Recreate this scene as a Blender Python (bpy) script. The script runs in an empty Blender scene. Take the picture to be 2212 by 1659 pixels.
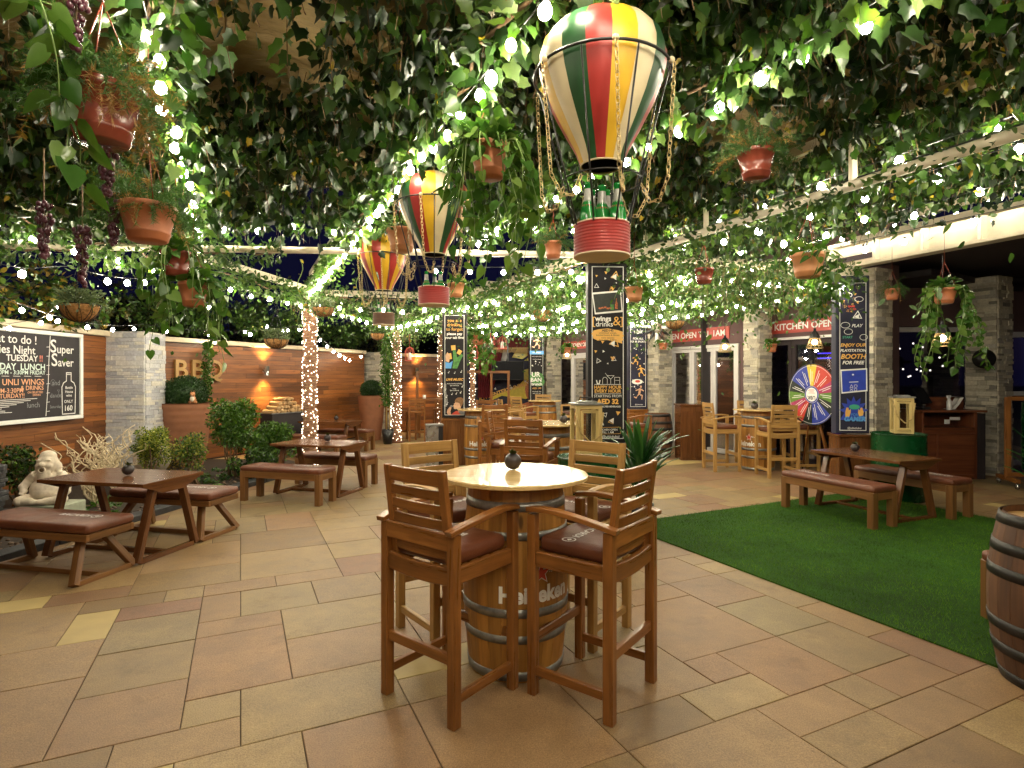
import bpy, bmesh, math, random
import numpy as np
from mathutils import Vector, Matrix, Euler

random.seed(7)
rng = np.random.default_rng(11)
sc = bpy.context.scene
COL = sc.collection
PI = math.pi
R = math.radians

# ------------------------------------------------------------------ survey of the place
EYE = 1.6
FOC = 1235.0

def G(u, v):
    Y = FOC * EYE / (v - 817.0)
    return Vector(((u - 1106.0) / FOC * Y, Y, 0.0))

def W(u, v, Y):
    return Vector(((u - 1106.0) / FOC * Y, Y, EYE - (v - 817.0) / FOC * Y))

GA = R(25.4)
DB = Vector((-math.sin(GA), math.cos(GA), 0))      # direction of the building and the rafters
DA = Vector((math.cos(GA), math.sin(GA), 0))

# ------------------------------------------------------------------ materials
MATS = {}

class NT:
    def __init__(s, name):
        s.m = bpy.data.materials.new(name); s.m.use_nodes = True
        s.t = s.m.node_tree; s.n = s.t.nodes; s.l = s.t.links
        s.n.clear()
        s.out = s.n.new('ShaderNodeOutputMaterial')
    def node(s, typ, ins=None, **kw):
        nd = s.n.new(typ)
        for k, v in kw.items(): setattr(nd, k, v)
        for k, v in (ins or {}).items():
            sock = nd.inputs[k]
            if isinstance(v, bpy.types.NodeSocket): s.l.new(v, sock)
            elif isinstance(v, (tuple, list)) and len(v) == 3 and sock.type == 'RGBA': sock.default_value = (*v, 1)
            else: sock.default_value = v
        return nd
    def ramp(s, fac, stops, interp='LINEAR'):
        nd = s.n.new('ShaderNodeValToRGB'); cr = nd.color_ramp; cr.interpolation = interp
        while len(cr.elements) < len(stops): cr.elements.new(0.5)
        for e, (p, c) in zip(cr.elements, stops):
            e.position = p; e.color = (*c, 1)
        s.l.new(fac, nd.inputs[0]); return nd.outputs[0]
    def mix(s, fac, a, b, mode='MIX'):
        nd = s.n.new('ShaderNodeMix'); nd.data_type = 'RGBA'; nd.blend_type = mode
        for sock, v in ((nd.inputs[0], fac), (nd.inputs[6], a), (nd.inputs[7], b)):
            if isinstance(v, bpy.types.NodeSocket): s.l.new(v, sock)
            elif isinstance(v, (tuple, list)): sock.default_value = (*v, 1)
            else: sock.default_value = v
        return nd.outputs[2]
    def noise(s, vec, scale, detail=3, rough=.55, out=0):
        nd = s.node('ShaderNodeTexNoise', {'Scale': scale, 'Detail': detail, 'Roughness': rough})
        if vec is not None: s.l.new(vec, nd.inputs['Vector'])
        return nd.outputs[out]
    def mapping(s, vec, scale=(1, 1, 1), loc=(0, 0, 0)):
        nd = s.node('ShaderNodeMapping', {'Scale': scale, 'Location': loc}); s.l.new(vec, nd.inputs['Vector']); return nd.outputs[0]
    def coord(s, which='Object'):
        return s.node('ShaderNodeTexCoord').outputs[which]
    def island(s):
        return s.node('ShaderNodeNewGeometry').outputs['Random Per Island']
    def bump(s, h, strength=.2, dist=.01):
        return s.node('ShaderNodeBump', {'Height': h, 'Strength': strength, 'Distance': dist}).outputs[0]
    def pbr(s, color, rough=.5, normal=None, metal=0.0, spec=.5, **kw):
        p = s.n.new('ShaderNodeBsdfPrincipled')
        for k, v in (('Base Color', color), ('Roughness', rough), ('Metallic', metal), ('Specular IOR Level', spec), *kw.items()):
            if isinstance(v, bpy.types.NodeSocket): s.l.new(v, p.inputs[k])
            elif isinstance(v, (tuple, list)): p.inputs[k].default_value = (*v, 1) if len(v) == 3 else v
            else: p.inputs[k].default_value = v
        if normal is not None: s.l.new(normal, p.inputs['Normal'])
        s.l.new(p.outputs[0], s.out.inputs[0]); return p

def reg(name, nt): MATS[name] = nt.m; return nt.m

def plain(name, col, rough=.5, metal=0, var=.12, scale=14, bump=.0, spec=.5, **kw):
    t = NT(name); c = t.coord()
    n = t.noise(c, scale, 4)
    dark = tuple(x * (1 - var) for x in col); lite = tuple(min(1, x * (1 + var)) for x in col)
    colr = t.ramp(n, [(.3, dark), (.7, lite)])
    rr = t.node('ShaderNodeMapRange', {'Value': n, 'To Min': max(0, rough - .08), 'To Max': min(1, rough + .08)}).outputs[0]
    t.pbr(colr, rr, t.bump(t.noise(c, scale * 6, 3), bump, .004) if bump else None, metal, spec, **kw)
    return reg(name, t)

def emit(name, col, s, sample=True):
    t = NT(name); e = t.node('ShaderNodeEmission', {'Color': col, 'Strength': s})
    t.l.new(e.outputs[0], t.out.inputs[0])
    if not sample: t.m.cycles.emission_sampling = 'NONE'
    return reg(name, t)

def wood(name, dark, mid, lite, rough=.33, knots=0.0, isl=.35, worn=0.0):
    t = NT(name); uv = t.coord('UV')
    isv = t.island()
    off = t.node('ShaderNodeVectorMath', {0: t.node('ShaderNodeCombineXYZ', {'X': isv, 'Y': isv}).outputs[0], 'Scale': 37.0}, operation='SCALE').outputs[0]
    vec = t.node('ShaderNodeVectorMath', {0: uv, 1: off}, operation='ADD').outputs[0]
    g1 = t.noise(t.mapping(vec, (2.2, 38, 1)), 1.0, 5, .62)
    g2 = t.noise(t.mapping(vec, (1.1, 9, 1)), 1.0, 3, .5)
    a = t.ramp(g1, [(.28, dark), (.5, mid), (.78, lite)])
    b = t.ramp(g2, [(.3, tuple(x * .55 for x in mid)), (.7, lite)])
    c = t.mix(.42, a, b)
    k = t.node('ShaderNodeMapRange', {'Value': isv, 'To Min': 1 - isl, 'To Max': 1 + isl * .6}).outputs[0]
    c = t.mix(1.0, c, t.node('ShaderNodeCombineColor', {0: k, 1: k, 2: k}).outputs[0], 'MULTIPLY')
    if knots:
        vo = t.node('ShaderNodeTexVoronoi', {'Scale': 1.0, 'Randomness': 1.0}); t.l.new(t.mapping(vec, (3.2, 11, 1)), vo.inputs['Vector'])
        kn = t.ramp(vo.outputs['Distance'], [(0, (1, 1, 1)), (.10, (.85, .85, .85)), (.17, (0, 0, 0))])
        c = t.mix(t.node('ShaderNodeMath', {0: kn, 1: knots}, operation='MULTIPLY').outputs[0], c, tuple(x * .3 for x in dark))
    if worn:
        w = t.noise(t.coord(), 3.0, 4)
        wf = t.ramp(w, [(.45, (0, 0, 0)), (.75, (worn, worn, worn))])
        c = t.mix(wf, c, tuple(x * .4 for x in dark))
    rr = t.node('ShaderNodeMapRange', {'Value': g1, 'To Min': rough - .07, 'To Max': rough + .15}).outputs[0]
    t.pbr(c, rr, t.bump(g1, .25, .002), 0, .5)
    return reg(name, t)

def leafmat(name, c1, c2, c3, rough=.36, trans=.35, patch=False):
    t = NT(name); isv = t.island()
    c = t.ramp(isv, [(0, c1), (.55, c2), (1, c3)])
    n = t.noise(t.coord(), 40, 2)
    c = t.mix(t.node('ShaderNodeMath', {0: n, 1: .35}, operation='MULTIPLY').outputs[0], c, tuple(x * .5 for x in c1))
    if patch: c = t.mix(1, c, t.ramp(t.noise(t.coord(), 1.3, 4, .6), [(.35, (.50, .55, .5)), (.65, (1.5, 1.35, 1.2))]), 'MULTIPLY')
    p = t.pbr(c, rough, None, 0, .5)
    tr = t.node('ShaderNodeBsdfTranslucent'); t.l.new(t.mix(1.0, c, (1.0, 1.12, .5), 'MULTIPLY'), tr.inputs[0])
    mx = t.node('ShaderNodeMixShader', {0: trans}); t.l.new(p.outputs[0], mx.inputs[1]); t.l.new(tr.outputs[0], mx.inputs[2])
    t.l.new(mx.outputs[0], t.out.inputs[0])
    return reg(name, t)

# woods
wood('teak_varnished', (.070, .022, .005), (.205, .072, .015), (.345, .140, .034), .26, .25, .20, .35)
wood('teak_pale', (.18, .085, .020), (.36, .195, .055), (.52, .31, .105), .36, .1, .2, .15)
wood('walnut_dark', (.040, .014, .005), (.095, .034, .011), (.160, .064, .022), .17, 0, .2)
wood('bench_wood', (.060, .024, .007), (.15, .064, .018), (.25, .112, .036), .34, .15, .25)
wood('barrel_pine', (.17, .065, .012), (.40, .170, .032), (.58, .290, .065), .40, .85, .25, .12)
wood('oak_barrel', (.035, .013, .006), (.095, .036, .014), (.18, .080, .032), .6, .2, .35, .3)
wood('cladding_wood', (.080, .022, .006), (.205, .064, .014), (.37, .135, .030), .42, .35, .55)
wood('tabletop_pine', (.40, .24, .08), (.62, .42, .17), (.76, .56, .28), .12, .04, .05)
wood('lantern_wood', (.35, .23, .06), (.55, .40, .14), (.70, .55, .25), .5, .1, .2)
wood('counter_wood', (.05, .015, .008), (.13, .035, .014), (.21, .07, .025), .35, .1, .2)
wood('log_bark', (.25, .13, .05), (.50, .30, .13), (.72, .50, .27), .8, .2, .4)
# leather
def leather():
    t = NT('brown_leather'); c = t.coord()
    n = t.noise(c, 3.5, 4); f = t.node('ShaderNodeTexVoronoi', {'Scale': 260.0}); t.l.new(c, f.inputs['Vector'])
    col = t.ramp(n, [(.25, (.080, .024, .011)), (.6, (.150, .044, .018)), (.85, (.225, .078, .036))])
    h = t.node('ShaderNodeMath', {0: t.node('ShaderNodeMath', {0: f.outputs[0], 1: .25}, operation='MULTIPLY').outputs[0], 1: t.noise(c, 9, 4)}, operation='ADD').outputs[0]
    t.pbr(col, t.ramp(t.noise(c, 6, 3), [(.3, (.32, .32, .32)), (.7, (.52, .52, .52))]), t.bump(h, .35, .012)); return reg('brown_leather', t)
leather()
plain('iron_black', (.014, .013, .013), .42, .3, .3)
plain('galvanised', (.26, .255, .24), .36, .55, .25, 30, .1)
plain('hoop_black', (.02, .018, .017), .5, .4, .4)
plain('white_paint', (.62, .58, .50), .45, 0, .08, 9)
plain('pipe_paint', (.66, .58, .44), .38, 0, .12, 6, .05)
plain('cream_paint', (.66, .55, .38), .4, 0, .1, 10)
plain('chalk_white', (.72, .70, .68), .9, 0, .25, 90)
plain('chalk_orange', (.75, .38, .22), .9, 0, .2, 90)
plain('chalk_grey', (.20, .20, .21), .9, 0, .4, 60)
plain('chalk_red', (.70, .22, .16), .9, 0, .2, 90)
plain('chalk_mint', (.62, .74, .68), .9, 0, .2, 90)
plain('print_white', (.80, .79, .76), .5, 0, .03)
plain('chalk_bright', (.88, .86, .80), .5, 0, .03)
plain('print_gold', (.76, .42, .095), .5, 0, .05)
plain('print_teal', (.05, .35, .22), .5, 0, .05)
plain('print_red', (.60, .07, .04), .5, 0, .05)
plain('print_blue', (.03, .06, .42), .4, 0, .2, 8)
plain('print_sky', (.10, .33, .70), .4, 0, .1, 8)
plain('print_skin', (.62, .36, .22), .5, 0, .12, 20)
plain('print_hair', (.20, .10, .04), .5, 0, .5, 60)
plain('print_green', (.07, .22, .05), .5, 0, .4, 30)
plain('print_food', (.42, .12, .04), .5, 0, .7, 60)
plain('print_dark', (.02, .025, .02), .5, 0, .3, 30)
plain('banner_black', (.013, .011, .013), .6, 0, .3, 5, .1, .25)
plain('banner_navy', (.022, .022, .045), .6, 0, .3, 5, .1, .25)
plain('slate_board', (.022, .018, .022), .7, 0, .35, 4)
plain('purple_wall', (.105, .058, .058), .8, 0, .08, 2.5, .1)
plain('dark_wall', (.034, .022, .026), .8, 0, .15, 2.5)
plain('interior_dark', (.020, .014, .016), .7, 0, .3, 3)
plain('sign_red', (.42, .045, .030), .45, 0, .08, 4)
plain('upvc_white', (.58, .55, .54), .35, 0, .05, 4)
plain('terracotta', (.40, .13, .052), .55, 0, .18, 9, .15)
plain('terracotta_pale', (.52, .22, .09), .55, 0, .15, 9, .1)
plain('terracotta_tall', (.25, .098, .045), .6, 0, .15, 7, .15)
plain('glazed_brown', (.17, .035, .020), .22, 0, .25, 12)
plain('soil', (.030, .018, .010), .95, 0, .5, 40, .6)
plain('coir', (.36, .18, .060), .95, 0, .5, 45, .9)
plain('dark_trees', (.004, .007, .006), .9, 0, .5, 1.5)
plain('night_facade', (.004, .005, .012), .9, 0, .3, .8)
plain('slate_kerb', (.030, .030, .034), .55, 0, .45, 6, .5)
plain('drum_green', (.002, .050, .012), .26, .1, .15, 6)
plain('steel', (.45, .45, .44), .28, .9, .12, 8)
plain('plastic_black', (.012, .012, .014), .35, 0, .2)
plain('ceramic_dark', (.035, .026, .026), .38, 0, .35, 30, .3)
plain('plaster_statue', (.68, .58, .46), .75, 0, .12, 16, .3)
plain('statue_block', (.34, .36, .27), .8, 0, .15, 14, .3)
plain('twig_pale', (.66, .54, .36), .8, 0, .25, 30, .3)
plain('stem_green', (.13, .20, .04), .6, 0, .3, 20)
plain('stem_brown', (.15, .09, .045), .8, 0, .3, 30, .3)
plain('rope', (.42, .30, .12), .9, 0, .3, 80, .5)
plain('chain_brass', (.45, .33, .15), .38, .5, .25, 60)
plain('balloon_red', (.27, .016, .012), .45, 0, .16, 5, .08)
plain('balloon_yellow', (.52, .30, .012), .45, 0, .14, 5, .08)
plain('balloon_cream', (.52, .43, .27), .48, 0, .14, 5, .08)
plain('balloon_green', (.008, .050, .012), .42, 0, .25, 5, .08)
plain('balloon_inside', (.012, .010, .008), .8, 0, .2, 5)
plain('curtain_red', (.14, .008, .014), .75, 0, .35, 9)
plain('gold_fringe', (.50, .33, .12), .6, 0, .3, 40)
plain('screen_black', (.005, .005, .008), .55, 0, .2, 14, 0, .15)
plain('grape', (.065, .014, .026), .28, 0, .6, 22)
plain('lantern_red', (.42, .07, .045), .4, 0, .2, 20)
plain('bark_wrap', (.24, .12, .070), .9, 0, .4, 30, .5)
plain('white_plastic', (.75, .75, .74), .35, 0, .04)
plain('wheel_yellow', (.62, .48, .04), .3); plain('wheel_red', (.50, .045, .03), .3); plain('wheel_magenta', (.36, .03, .12), .3)
plain('wheel_green', (.10, .22, .03), .3); plain('wheel_dark', (.012, .02, .018), .3); plain('wheel_blue', (.025, .045, .30), .3)
plain('pebble', (.14, .09, .06), .8, 0, .6, 9, .4)
emit('bulb_glow', (1.0, .90, .68), 265)
emit('bulb_soft', (1.0, .80, .50), 60)
emit('fairy_glow', (1.0, .80, .60), 8.0, False)
emit('neon_blue', (.06, .05, 1.0), 4.0, False)
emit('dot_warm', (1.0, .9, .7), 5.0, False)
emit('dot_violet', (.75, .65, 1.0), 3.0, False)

def stone(name, stops, b=.5):
    t = NT(name); isv = t.island(); c = t.coord()
    col = t.ramp(isv, stops)
    col = t.mix(.5, col, t.ramp(t.noise(c, 28, 5), [(.3, (.45, .42, .38)), (.7, (1, .98, .93))]), 'MULTIPLY')
    t.pbr(col, .8, t.bump(t.noise(c, 45, 5, .65), b, .012)); return reg(name, t)
stone('ledge_grey', [(0, (.42, .43, .49)), (.45, (.64, .64, .67)), (.7, (.74, .70, .62)), (1, (.52, .53, .60))])
stone('ledge_warm', [(0, (.18, .17, .155)), (.3, (.48, .43, .34)), (.65, (.64, .58, .46)), (1, (.33, .31, .285))], .7)

def paving():
    t = NT('sandstone_paving'); c = t.coord(); isv = t.island()
    base = t.ramp(isv, [(0, (.215, .138, .068)), (.18, (.325, .235, .112)), (.38, (.300, .178, .092)), (.58, (.262, .204, .104)), (.74, (.355, .252, .120)), (.88, (.250, .132, .078)), (1.0, (.300, .228, .118))])
    b2 = t.noise(c, 1.1, 4); m1 = t.ramp(b2, [(.25, (.72, .68, .66)), (.75, (1.12, 1.08, 1.04))])
    b3 = t.noise(c, 5.5, 5, .65); m2 = t.ramp(b3, [(.3, (.76, .72, .68)), (.7, (1.12, 1.12, 1.12))])
    fine = t.noise(c, 170, 2); m3 = t.ramp(fine, [(.3, (.66, .64, .62)), (.7, (1.22, 1.22, 1.22))])
    st = t.noise(c, 2.6, 6, .7); m4 = t.ramp(st, [(.30, (.62, .56, .52)), (.44, (1, 1, 1)), (.66, (1, 1, 1)), (.78, (1.18, 1.14, 1.08))])
    vs_ = t.node('ShaderNodeTexVoronoi', {'Scale': 7.0}); t.l.new(c, vs_.inputs['Vector']); m5 = t.ramp(vs_.outputs['Distance'], [(.02, (.55, .5, .46)), (.07, (1, 1, 1))])
    col = t.mix(1, t.mix(1, t.mix(1, base, m1, 'MULTIPLY'), m2, 'MULTIPLY'), m3, 'MULTIPLY')
    col = t.mix(.8, t.mix(.75, col, m4, 'MULTIPLY'), m5, 'MULTIPLY')
    rr = t.node('ShaderNodeMapRange', {'Value': b3, 'To Min': .34, 'To Max': .62}).outputs[0]
    h = t.node('ShaderNodeMath', {0: fine, 1: b3}, operation='ADD').outputs[0]
    t.pbr(col, rr, t.bump(h, .22, .005), 0, .42); return reg('sandstone_paving', t)
paving()
plain('sandstone_yellow', (.39, .285, .110), .55, 0, .1, 5, .2)
plain('joint_dark', (.045, .027, .015), .9, 0, .3, 20)

def turf():
    t = NT('turf_green'); c = t.coord()
    f = t.noise(c, 420, 2); g = t.noise(c, .9, 3); m = t.noise(c, 9, 4)
    col = t.ramp(f, [(.3, (.010, .040, .003)), (.55, (.032, .110, .006)), (.8, (.08, .20, .015))])
    col = t.mix(1, col, t.ramp(g, [(.3, (.65, .65, .65)), (.7, (1.25, 1.25, 1.1))]), 'MULTIPLY')
    col = t.mix(1, col, t.ramp(m, [(.3, (.75, .75, .75)), (.7, (1.15, 1.15, 1.15))]), 'MULTIPLY')
    t.pbr(col, .8, t.bump(f, .9, .01), 0, .2); return reg('turf_green', t)
turf()
leafmat('turf_blade', (.032, .098, .003), (.070, .190, .006), (.150, .30, .018), .9, .2, True)

def cloth():
    t = NT('canopy_cloth'); c = t.coord()
    w = t.noise(c, .8, 4); x = t.noise(t.mapping(c, (1, 3, 1)), 2.2, 4)
    col = t.ramp(w, [(.3, (.27, .185, .085)), (.7, (.42, .32, .15))])
    p = t.pbr(col, .85, t.bump(x, .8, .12)); return reg('canopy_cloth', t)
cloth()

def glass():
    t = NT('window_glass')
    tr = t.node('ShaderNodeBsdfTransparent', {'Color': (.72, .72, .78)}); gl = t.node('ShaderNodeBsdfGlossy', {'Color': (.9, .9, .95), 'Roughness': .03})
    fr = t.node('ShaderNodeFresnel', {'IOR': 1.5}); ad = t.node('ShaderNodeMath', {0: fr.outputs[0], 1: .09}, operation='ADD')
    mx = t.node('ShaderNodeMixShader', {0: ad.outputs[0]}); t.l.new(tr.outputs[0], mx.inputs[1]); t.l.new(gl.outputs[0], mx.inputs[2])
    t.l.new(mx.outputs[0], t.out.inputs[0]); reg('window_glass', t)
    t = NT('clear_glass')
    tr = t.node('ShaderNodeBsdfTransparent', {'Color': (.97, .97, .96)}); gl = t.node('ShaderNodeBsdfGlossy', {'Color': (.9, .9, .95), 'Roughness': .03})
    mx = t.node('ShaderNodeMixShader', {0: .06}); t.l.new(tr.outputs[0], mx.inputs[1]); t.l.new(gl.outputs[0], mx.inputs[2])
    t.l.new(mx.outputs[0], t.out.inputs[0]); reg('clear_glass', t)
    t = NT('bottle_glass')
    p = t.pbr((.008, .16, .025), .10, None, 0, .6)
    p.inputs['Transmission Weight'].default_value = .0
    reg('bottle_glass', t)
glass()
# foliage
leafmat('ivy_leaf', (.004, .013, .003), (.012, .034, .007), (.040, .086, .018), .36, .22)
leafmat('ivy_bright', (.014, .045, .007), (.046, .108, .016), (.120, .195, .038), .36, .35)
leafmat('garland_leaf', (.022, .058, .012), (.066, .128, .028), (.150, .220, .065), .45, .35)
leafmat('pothos_leaf', (.030, .085, .014), (.070, .155, .026), (.170, .260, .060), .25, .33)
leafmat('fern_leaf', (.020, .070, .012), (.045, .125, .020), (.100, .170, .040), .6, .35)
leafmat('fern_dry', (.22, .10, .025), (.34, .17, .045), (.42, .25, .09), .7, .35)
leafmat('grey_leaf', (.10, .14, .085), (.17, .22, .13), (.26, .31, .19), .6, .25)
leafmat('bush_leaf', (.028, .080, .010), (.075, .175, .020), (.170, .300, .045), .4, .3)
leafmat('topiary_leaf', (.008, .030, .006), (.018, .060, .010), (.045, .100, .020), .5, .2)
leafmat('lime_leaf', (.16, .22, .025), (.34, .38, .05), (.55, .52, .10), .45, .3)
leafmat('olive_leaf', (.025, .035, .010), (.06, .07, .018), (.16, .13, .03), .5, .3)
leafmat('dracaena_leaf', (.012, .060, .012), (.030, .110, .022), (.075, .190, .045), .3, .25)
leafmat('yellow_leaf', (.28, .17, .02), (.42, .28, .03), (.55, .40, .06), .5, .4)

# ------------------------------------------------------------------ mesh builder
class MB:
    def __init__(s): s.v = []; s.f = []; s.uv = []; s.mi = []; s.sm = []; s.mats = []
    def mat(s, m):
        if m not in s.mats: s.mats.append(m)
        return s.mats.index(m)
    def face(s, idx, uv=None, m=0, smooth=False):
        s.f.append(tuple(idx)); s.uv.append(uv or [(0, 0)] * len(idx)); s.mi.append(m); s.sm.append(smooth)
    def bar(s, p0, p1, w, h, up=(0, 0, 1), m=0, w1=None, h1=None):
        """a box from p0 to p1, w across, h along up"""
        p0 = Vector(p0); p1 = Vector(p1); d = (p1 - p0); L = d.length; d.normalize(); up = Vector(up)
        if abs(d.dot(up)) > .98: up = Vector((0, 1, 0)) if abs(d.y) < .9 else Vector((1, 0, 0))
        x = d.cross(up).normalized(); y = x.cross(d).normalized()
        w1 = w if w1 is None else w1; h1 = h if h1 is None else h1
        b = len(s.v)
        for (p, a, c) in ((p0, w, h), (p1, w1, h1)):
            for sx, sy in ((-1, -1), (1, -1), (1, 1), (-1, 1)): s.v.append(p + x * (sx * a / 2) + y * (sy * c / 2))
        o = random.random() * 5
        for i in range(4):
            j = (i + 1) % 4; ww = (w, h)[i % 2]
            s.face((b + i, b + j, b + 4 + j, b + 4 + i), [(0, o), (0, o + ww), (L, o + ww), (L, o)], m)
        s.face((b + 3, b + 2, b + 1, b), [(0, o), (w * .1, o), (w * .1, o + h), (0, o + h)], m)
        s.face((b + 4, b + 5, b + 6, b + 7), [(0, o), (w * .1, o), (w * .1, o + h), (0, o + h)], m)
    def sweep(s, pts, w, h, up=(0, 0, 1), m=0):
        """one continuous rectangular bar through the points, w across, h along up"""
        pts = [Vector(p) for p in pts]; up = Vector(up); b = len(s.v); o = random.random() * 5; L = 0; k = len(pts)
        for i, p in enumerate(pts):
            d = (pts[min(i + 1, k - 1)] - pts[max(i - 1, 0)]).normalized(); x = d.cross(up).normalized(); y = x.cross(d).normalized()
            for sx, sy in ((-1, -1), (1, -1), (1, 1), (-1, 1)): s.v.append(p + x * (sx * w / 2) + y * (sy * h / 2))
        for i in range(k - 1):
            l = (pts[i + 1] - pts[i]).length
            for q in range(4):
                j = (q + 1) % 4; ww = (w, h)[q % 2]; A = b + i * 4
                s.face((A + q, A + j, A + 4 + j, A + 4 + q), [(L, o), (L, o + ww), (L + l, o + ww), (L + l, o)], m)
            L += l
        s.face((b + 3, b + 2, b + 1, b), None, m); e = b + (k - 1) * 4; s.face((e, e + 1, e + 2, e + 3), None, m)
    def box(s, c, size, m=0, rz=0):
        """centre, size; the grain runs along the longest side"""
        c = Vector(c); sx, sy, sz = size; M = Matrix.Rotation(rz, 3, 'Z')
        ax = max(range(3), key=lambda i: size[i]); e = [Vector((1, 0, 0)), Vector((0, 1, 0)), Vector((0, 0, 1))]
        d = M @ e[ax]; oth = [i for i in range(3) if i != ax]
        up = M @ e[oth[1]]; s.bar(c - d * size[ax] / 2, c + d * size[ax] / 2, size[oth[0]], size[oth[1]], up, m)
    def lathe(s, prof, n=32, c=(0, 0, 0), m=0, smooth=True, axis=None, a0=0, caps=False, uvscale=1, mats=None):
        """prof: (radius, z) pairs"""
        c = Vector(c); b = len(s.v); k = len(prof)
        Q = axis.to_track_quat('Z', 'Y').to_matrix() if axis is not None else Matrix.Identity(3)
        for i in range(n):
            a = a0 + 2 * PI * i / n
            for r, z in prof: s.v.append(c + Q @ Vector((r * math.cos(a), r * math.sin(a), z)))
        for i in range(n):
            j = (i + 1) % n
            for q in range(k - 1):
                A, B, C, D = b + i * k + q, b + j * k + q, b + j * k + q + 1, b + i * k + q + 1
                r = max(prof[q][0], .001); u0 = prof[q][1]; u1 = prof[q + 1][1]
                v0 = i / n * 2 * PI * r * uvscale; v1 = (i + 1) / n * 2 * PI * r * uvscale
                mm = mats[i % len(mats)] if mats else m
                s.face((A, B, C, D), [(u0, v0), (u0, v1), (u1, v1), (u1, v0)], mm, smooth)
        if caps:
            s.face([b + i * k for i in range(n)][::-1], None, m); s.face([b + i * k + k - 1 for i in range(n)], None, m)
    def disc(s, c, r, n=32, m=0, up=1, ry=None, M=None):
        b = len(s.v); c = Vector(c); M = M or Matrix.Identity(3)
        for i in range(n):
            a = 2 * PI * i / n; s.v.append(c + M @ Vector((r * math.cos(a), (ry or r) * math.sin(a), 0)))
        idx = list(range(b, b + n)); idx = idx if up > 0 else idx[::-1]
        s.face(idx, [(r * math.cos(2 * PI * i / n), r * math.sin(2 * PI * i / n)) for i in range(n)], m)
    def tube(s, pts, r, n=6, m=0, r1=None, cap=True, smooth=True, closed=False):
        pts = [Vector(p) for p in pts]; k = len(pts); b = len(s.v); prev = None; L = 0
        r1 = r if r1 is None else r1
        for i, p in enumerate(pts):
            if closed: d = pts[(i + 1) % k] - pts[(i - 1) % k]
            else: d = pts[min(i + 1, k - 1)] - pts[max(i - 1, 0)]
            if d.length < 1e-9: d = Vector((0, 0, 1))
            d.normalize()
            if prev is None: x = d.orthogonal().normalized()
            else:
                x = prev - d * prev.dot(d)
                x = x.normalized() if x.length > 1e-6 else d.orthogonal().normalized()
            prev = x; y = d.cross(x); rr = r + (r1 - r) * i / max(1, k - 1)
            for j in range(n):
                a = 2 * PI * j / n; s.v.append(p + (x * math.cos(a) + y * math.sin(a)) * rr)
        rng_ = range(k) if closed else range(k - 1)
        for i in rng_:
            i2 = (i + 1) % k; dl = (pts[i2] - pts[i]).length
            for j in range(n):
                q = (j + 1) % n
                s.face((b + i * n + j, b + i * n + q, b + i2 * n + q, b + i2 * n + j), [(L, j * .02), (L, j * .02 + .02), (L + dl, j * .02 + .02), (L + dl, j * .02)], m, smooth)
            L += dl
        if cap and not closed:
            s.face([b + j for j in range(n)][::-1], None, m); s.face([b + (k - 1) * n + j for j in range(n)], None, m)
    def ball(s, c, r, nu=10, nv=7, m=0, sc_=(1, 1, 1)):
        c = Vector(c); prof = [(max(1e-4, math.sin(PI * i / nv)), -math.cos(PI * i / nv)) for i in range(nv + 1)]
        b = len(s.v); s.lathe(prof, nu, (0, 0, 0), m)
        for i in range(b, len(s.v)):
            p = s.v[i]; s.v[i] = Vector((p.x * r * sc_[0], p.y * r * sc_[1], p.z * r * sc_[2])) + c
    def poly(s, pts, m=0, f=None):
        b = len(s.v); s.v += [Vector(p) if f is None else f(*p) for p in pts]
        s.face(range(b, b + len(pts)), [(p[0], p[1]) for p in pts], m)
    def prism(s, pts, z0, z1, m=0, f=None):
        """2d outline (counter-clockwise) extruded z0..z1, f maps (x, y, z)"""
        f = f or (lambda x, y, z: Vector((x, y, z))); n = len(pts); b = len(s.v)
        for z in (z0, z1):
            for x, y in pts: s.v.append(f(x, y, z))
        s.face([b + i for i in range(n)][::-1], [(pts[n - 1 - i][0], pts[n - 1 - i][1]) for i in range(n)], m)
        s.face([b + n + i for i in range(n)], [(p[0], p[1]) for p in pts], m)
        for i in range(n):
            j = (i + 1) % n; s.face((b + i, b + j, b + n + j, b + n + i), [(0, 0), (.1, 0), (.1, .1), (0, .1)], m)
    def text(s, string, size, f, m=0, bold=0.0, shear=0.0, align='CENTER', sx=1.0):
        """lettering laid out in 2d, f maps (x, y) to a point"""
        vs, fs = glyphs(string, bold, shear, align)
        b = len(s.v)
        for x, y in vs: s.v.append(f(x * size * sx, y * size))
        for q in fs: s.face([b + i for i in q], None, m)
    def build(s, name, mat, parent=None, bevel=0.0, loc=None):
        me = bpy.data.meshes.new(name)
        me.from_pydata([tuple(v) for v in s.v], [], s.f)
        uvl = me.uv_layers.new(name='UVMap')
        flat = [c for f in s.uv for p in f for c in p]
        if len(flat) == 2 * len(me.loops): uvl.data.foreach_set('uv', flat)
        for m_ in (s.mats or ([mat] if isinstance(mat, str) else mat)):
            me.materials.append(MATS[m_])
        me.polygons.foreach_set('material_index', s.mi); me.polygons.foreach_set('use_smooth', s.sm)
        if bevel:
            bm = bmesh.new(); bm.from_mesh(me)
            bmesh.ops.bevel(bm, geom=bm.edges[:], offset=bevel, segments=1, affect='EDGES', profile=.5, clamp_overlap=True)
            bm.to_mesh(me); bm.free()
        me.update()
        o = bpy.data.objects.new(name, me); COL.objects.link(o)
        if parent is not None: o.parent = parent
        if loc is not None: o.location = loc
        return o

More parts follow.
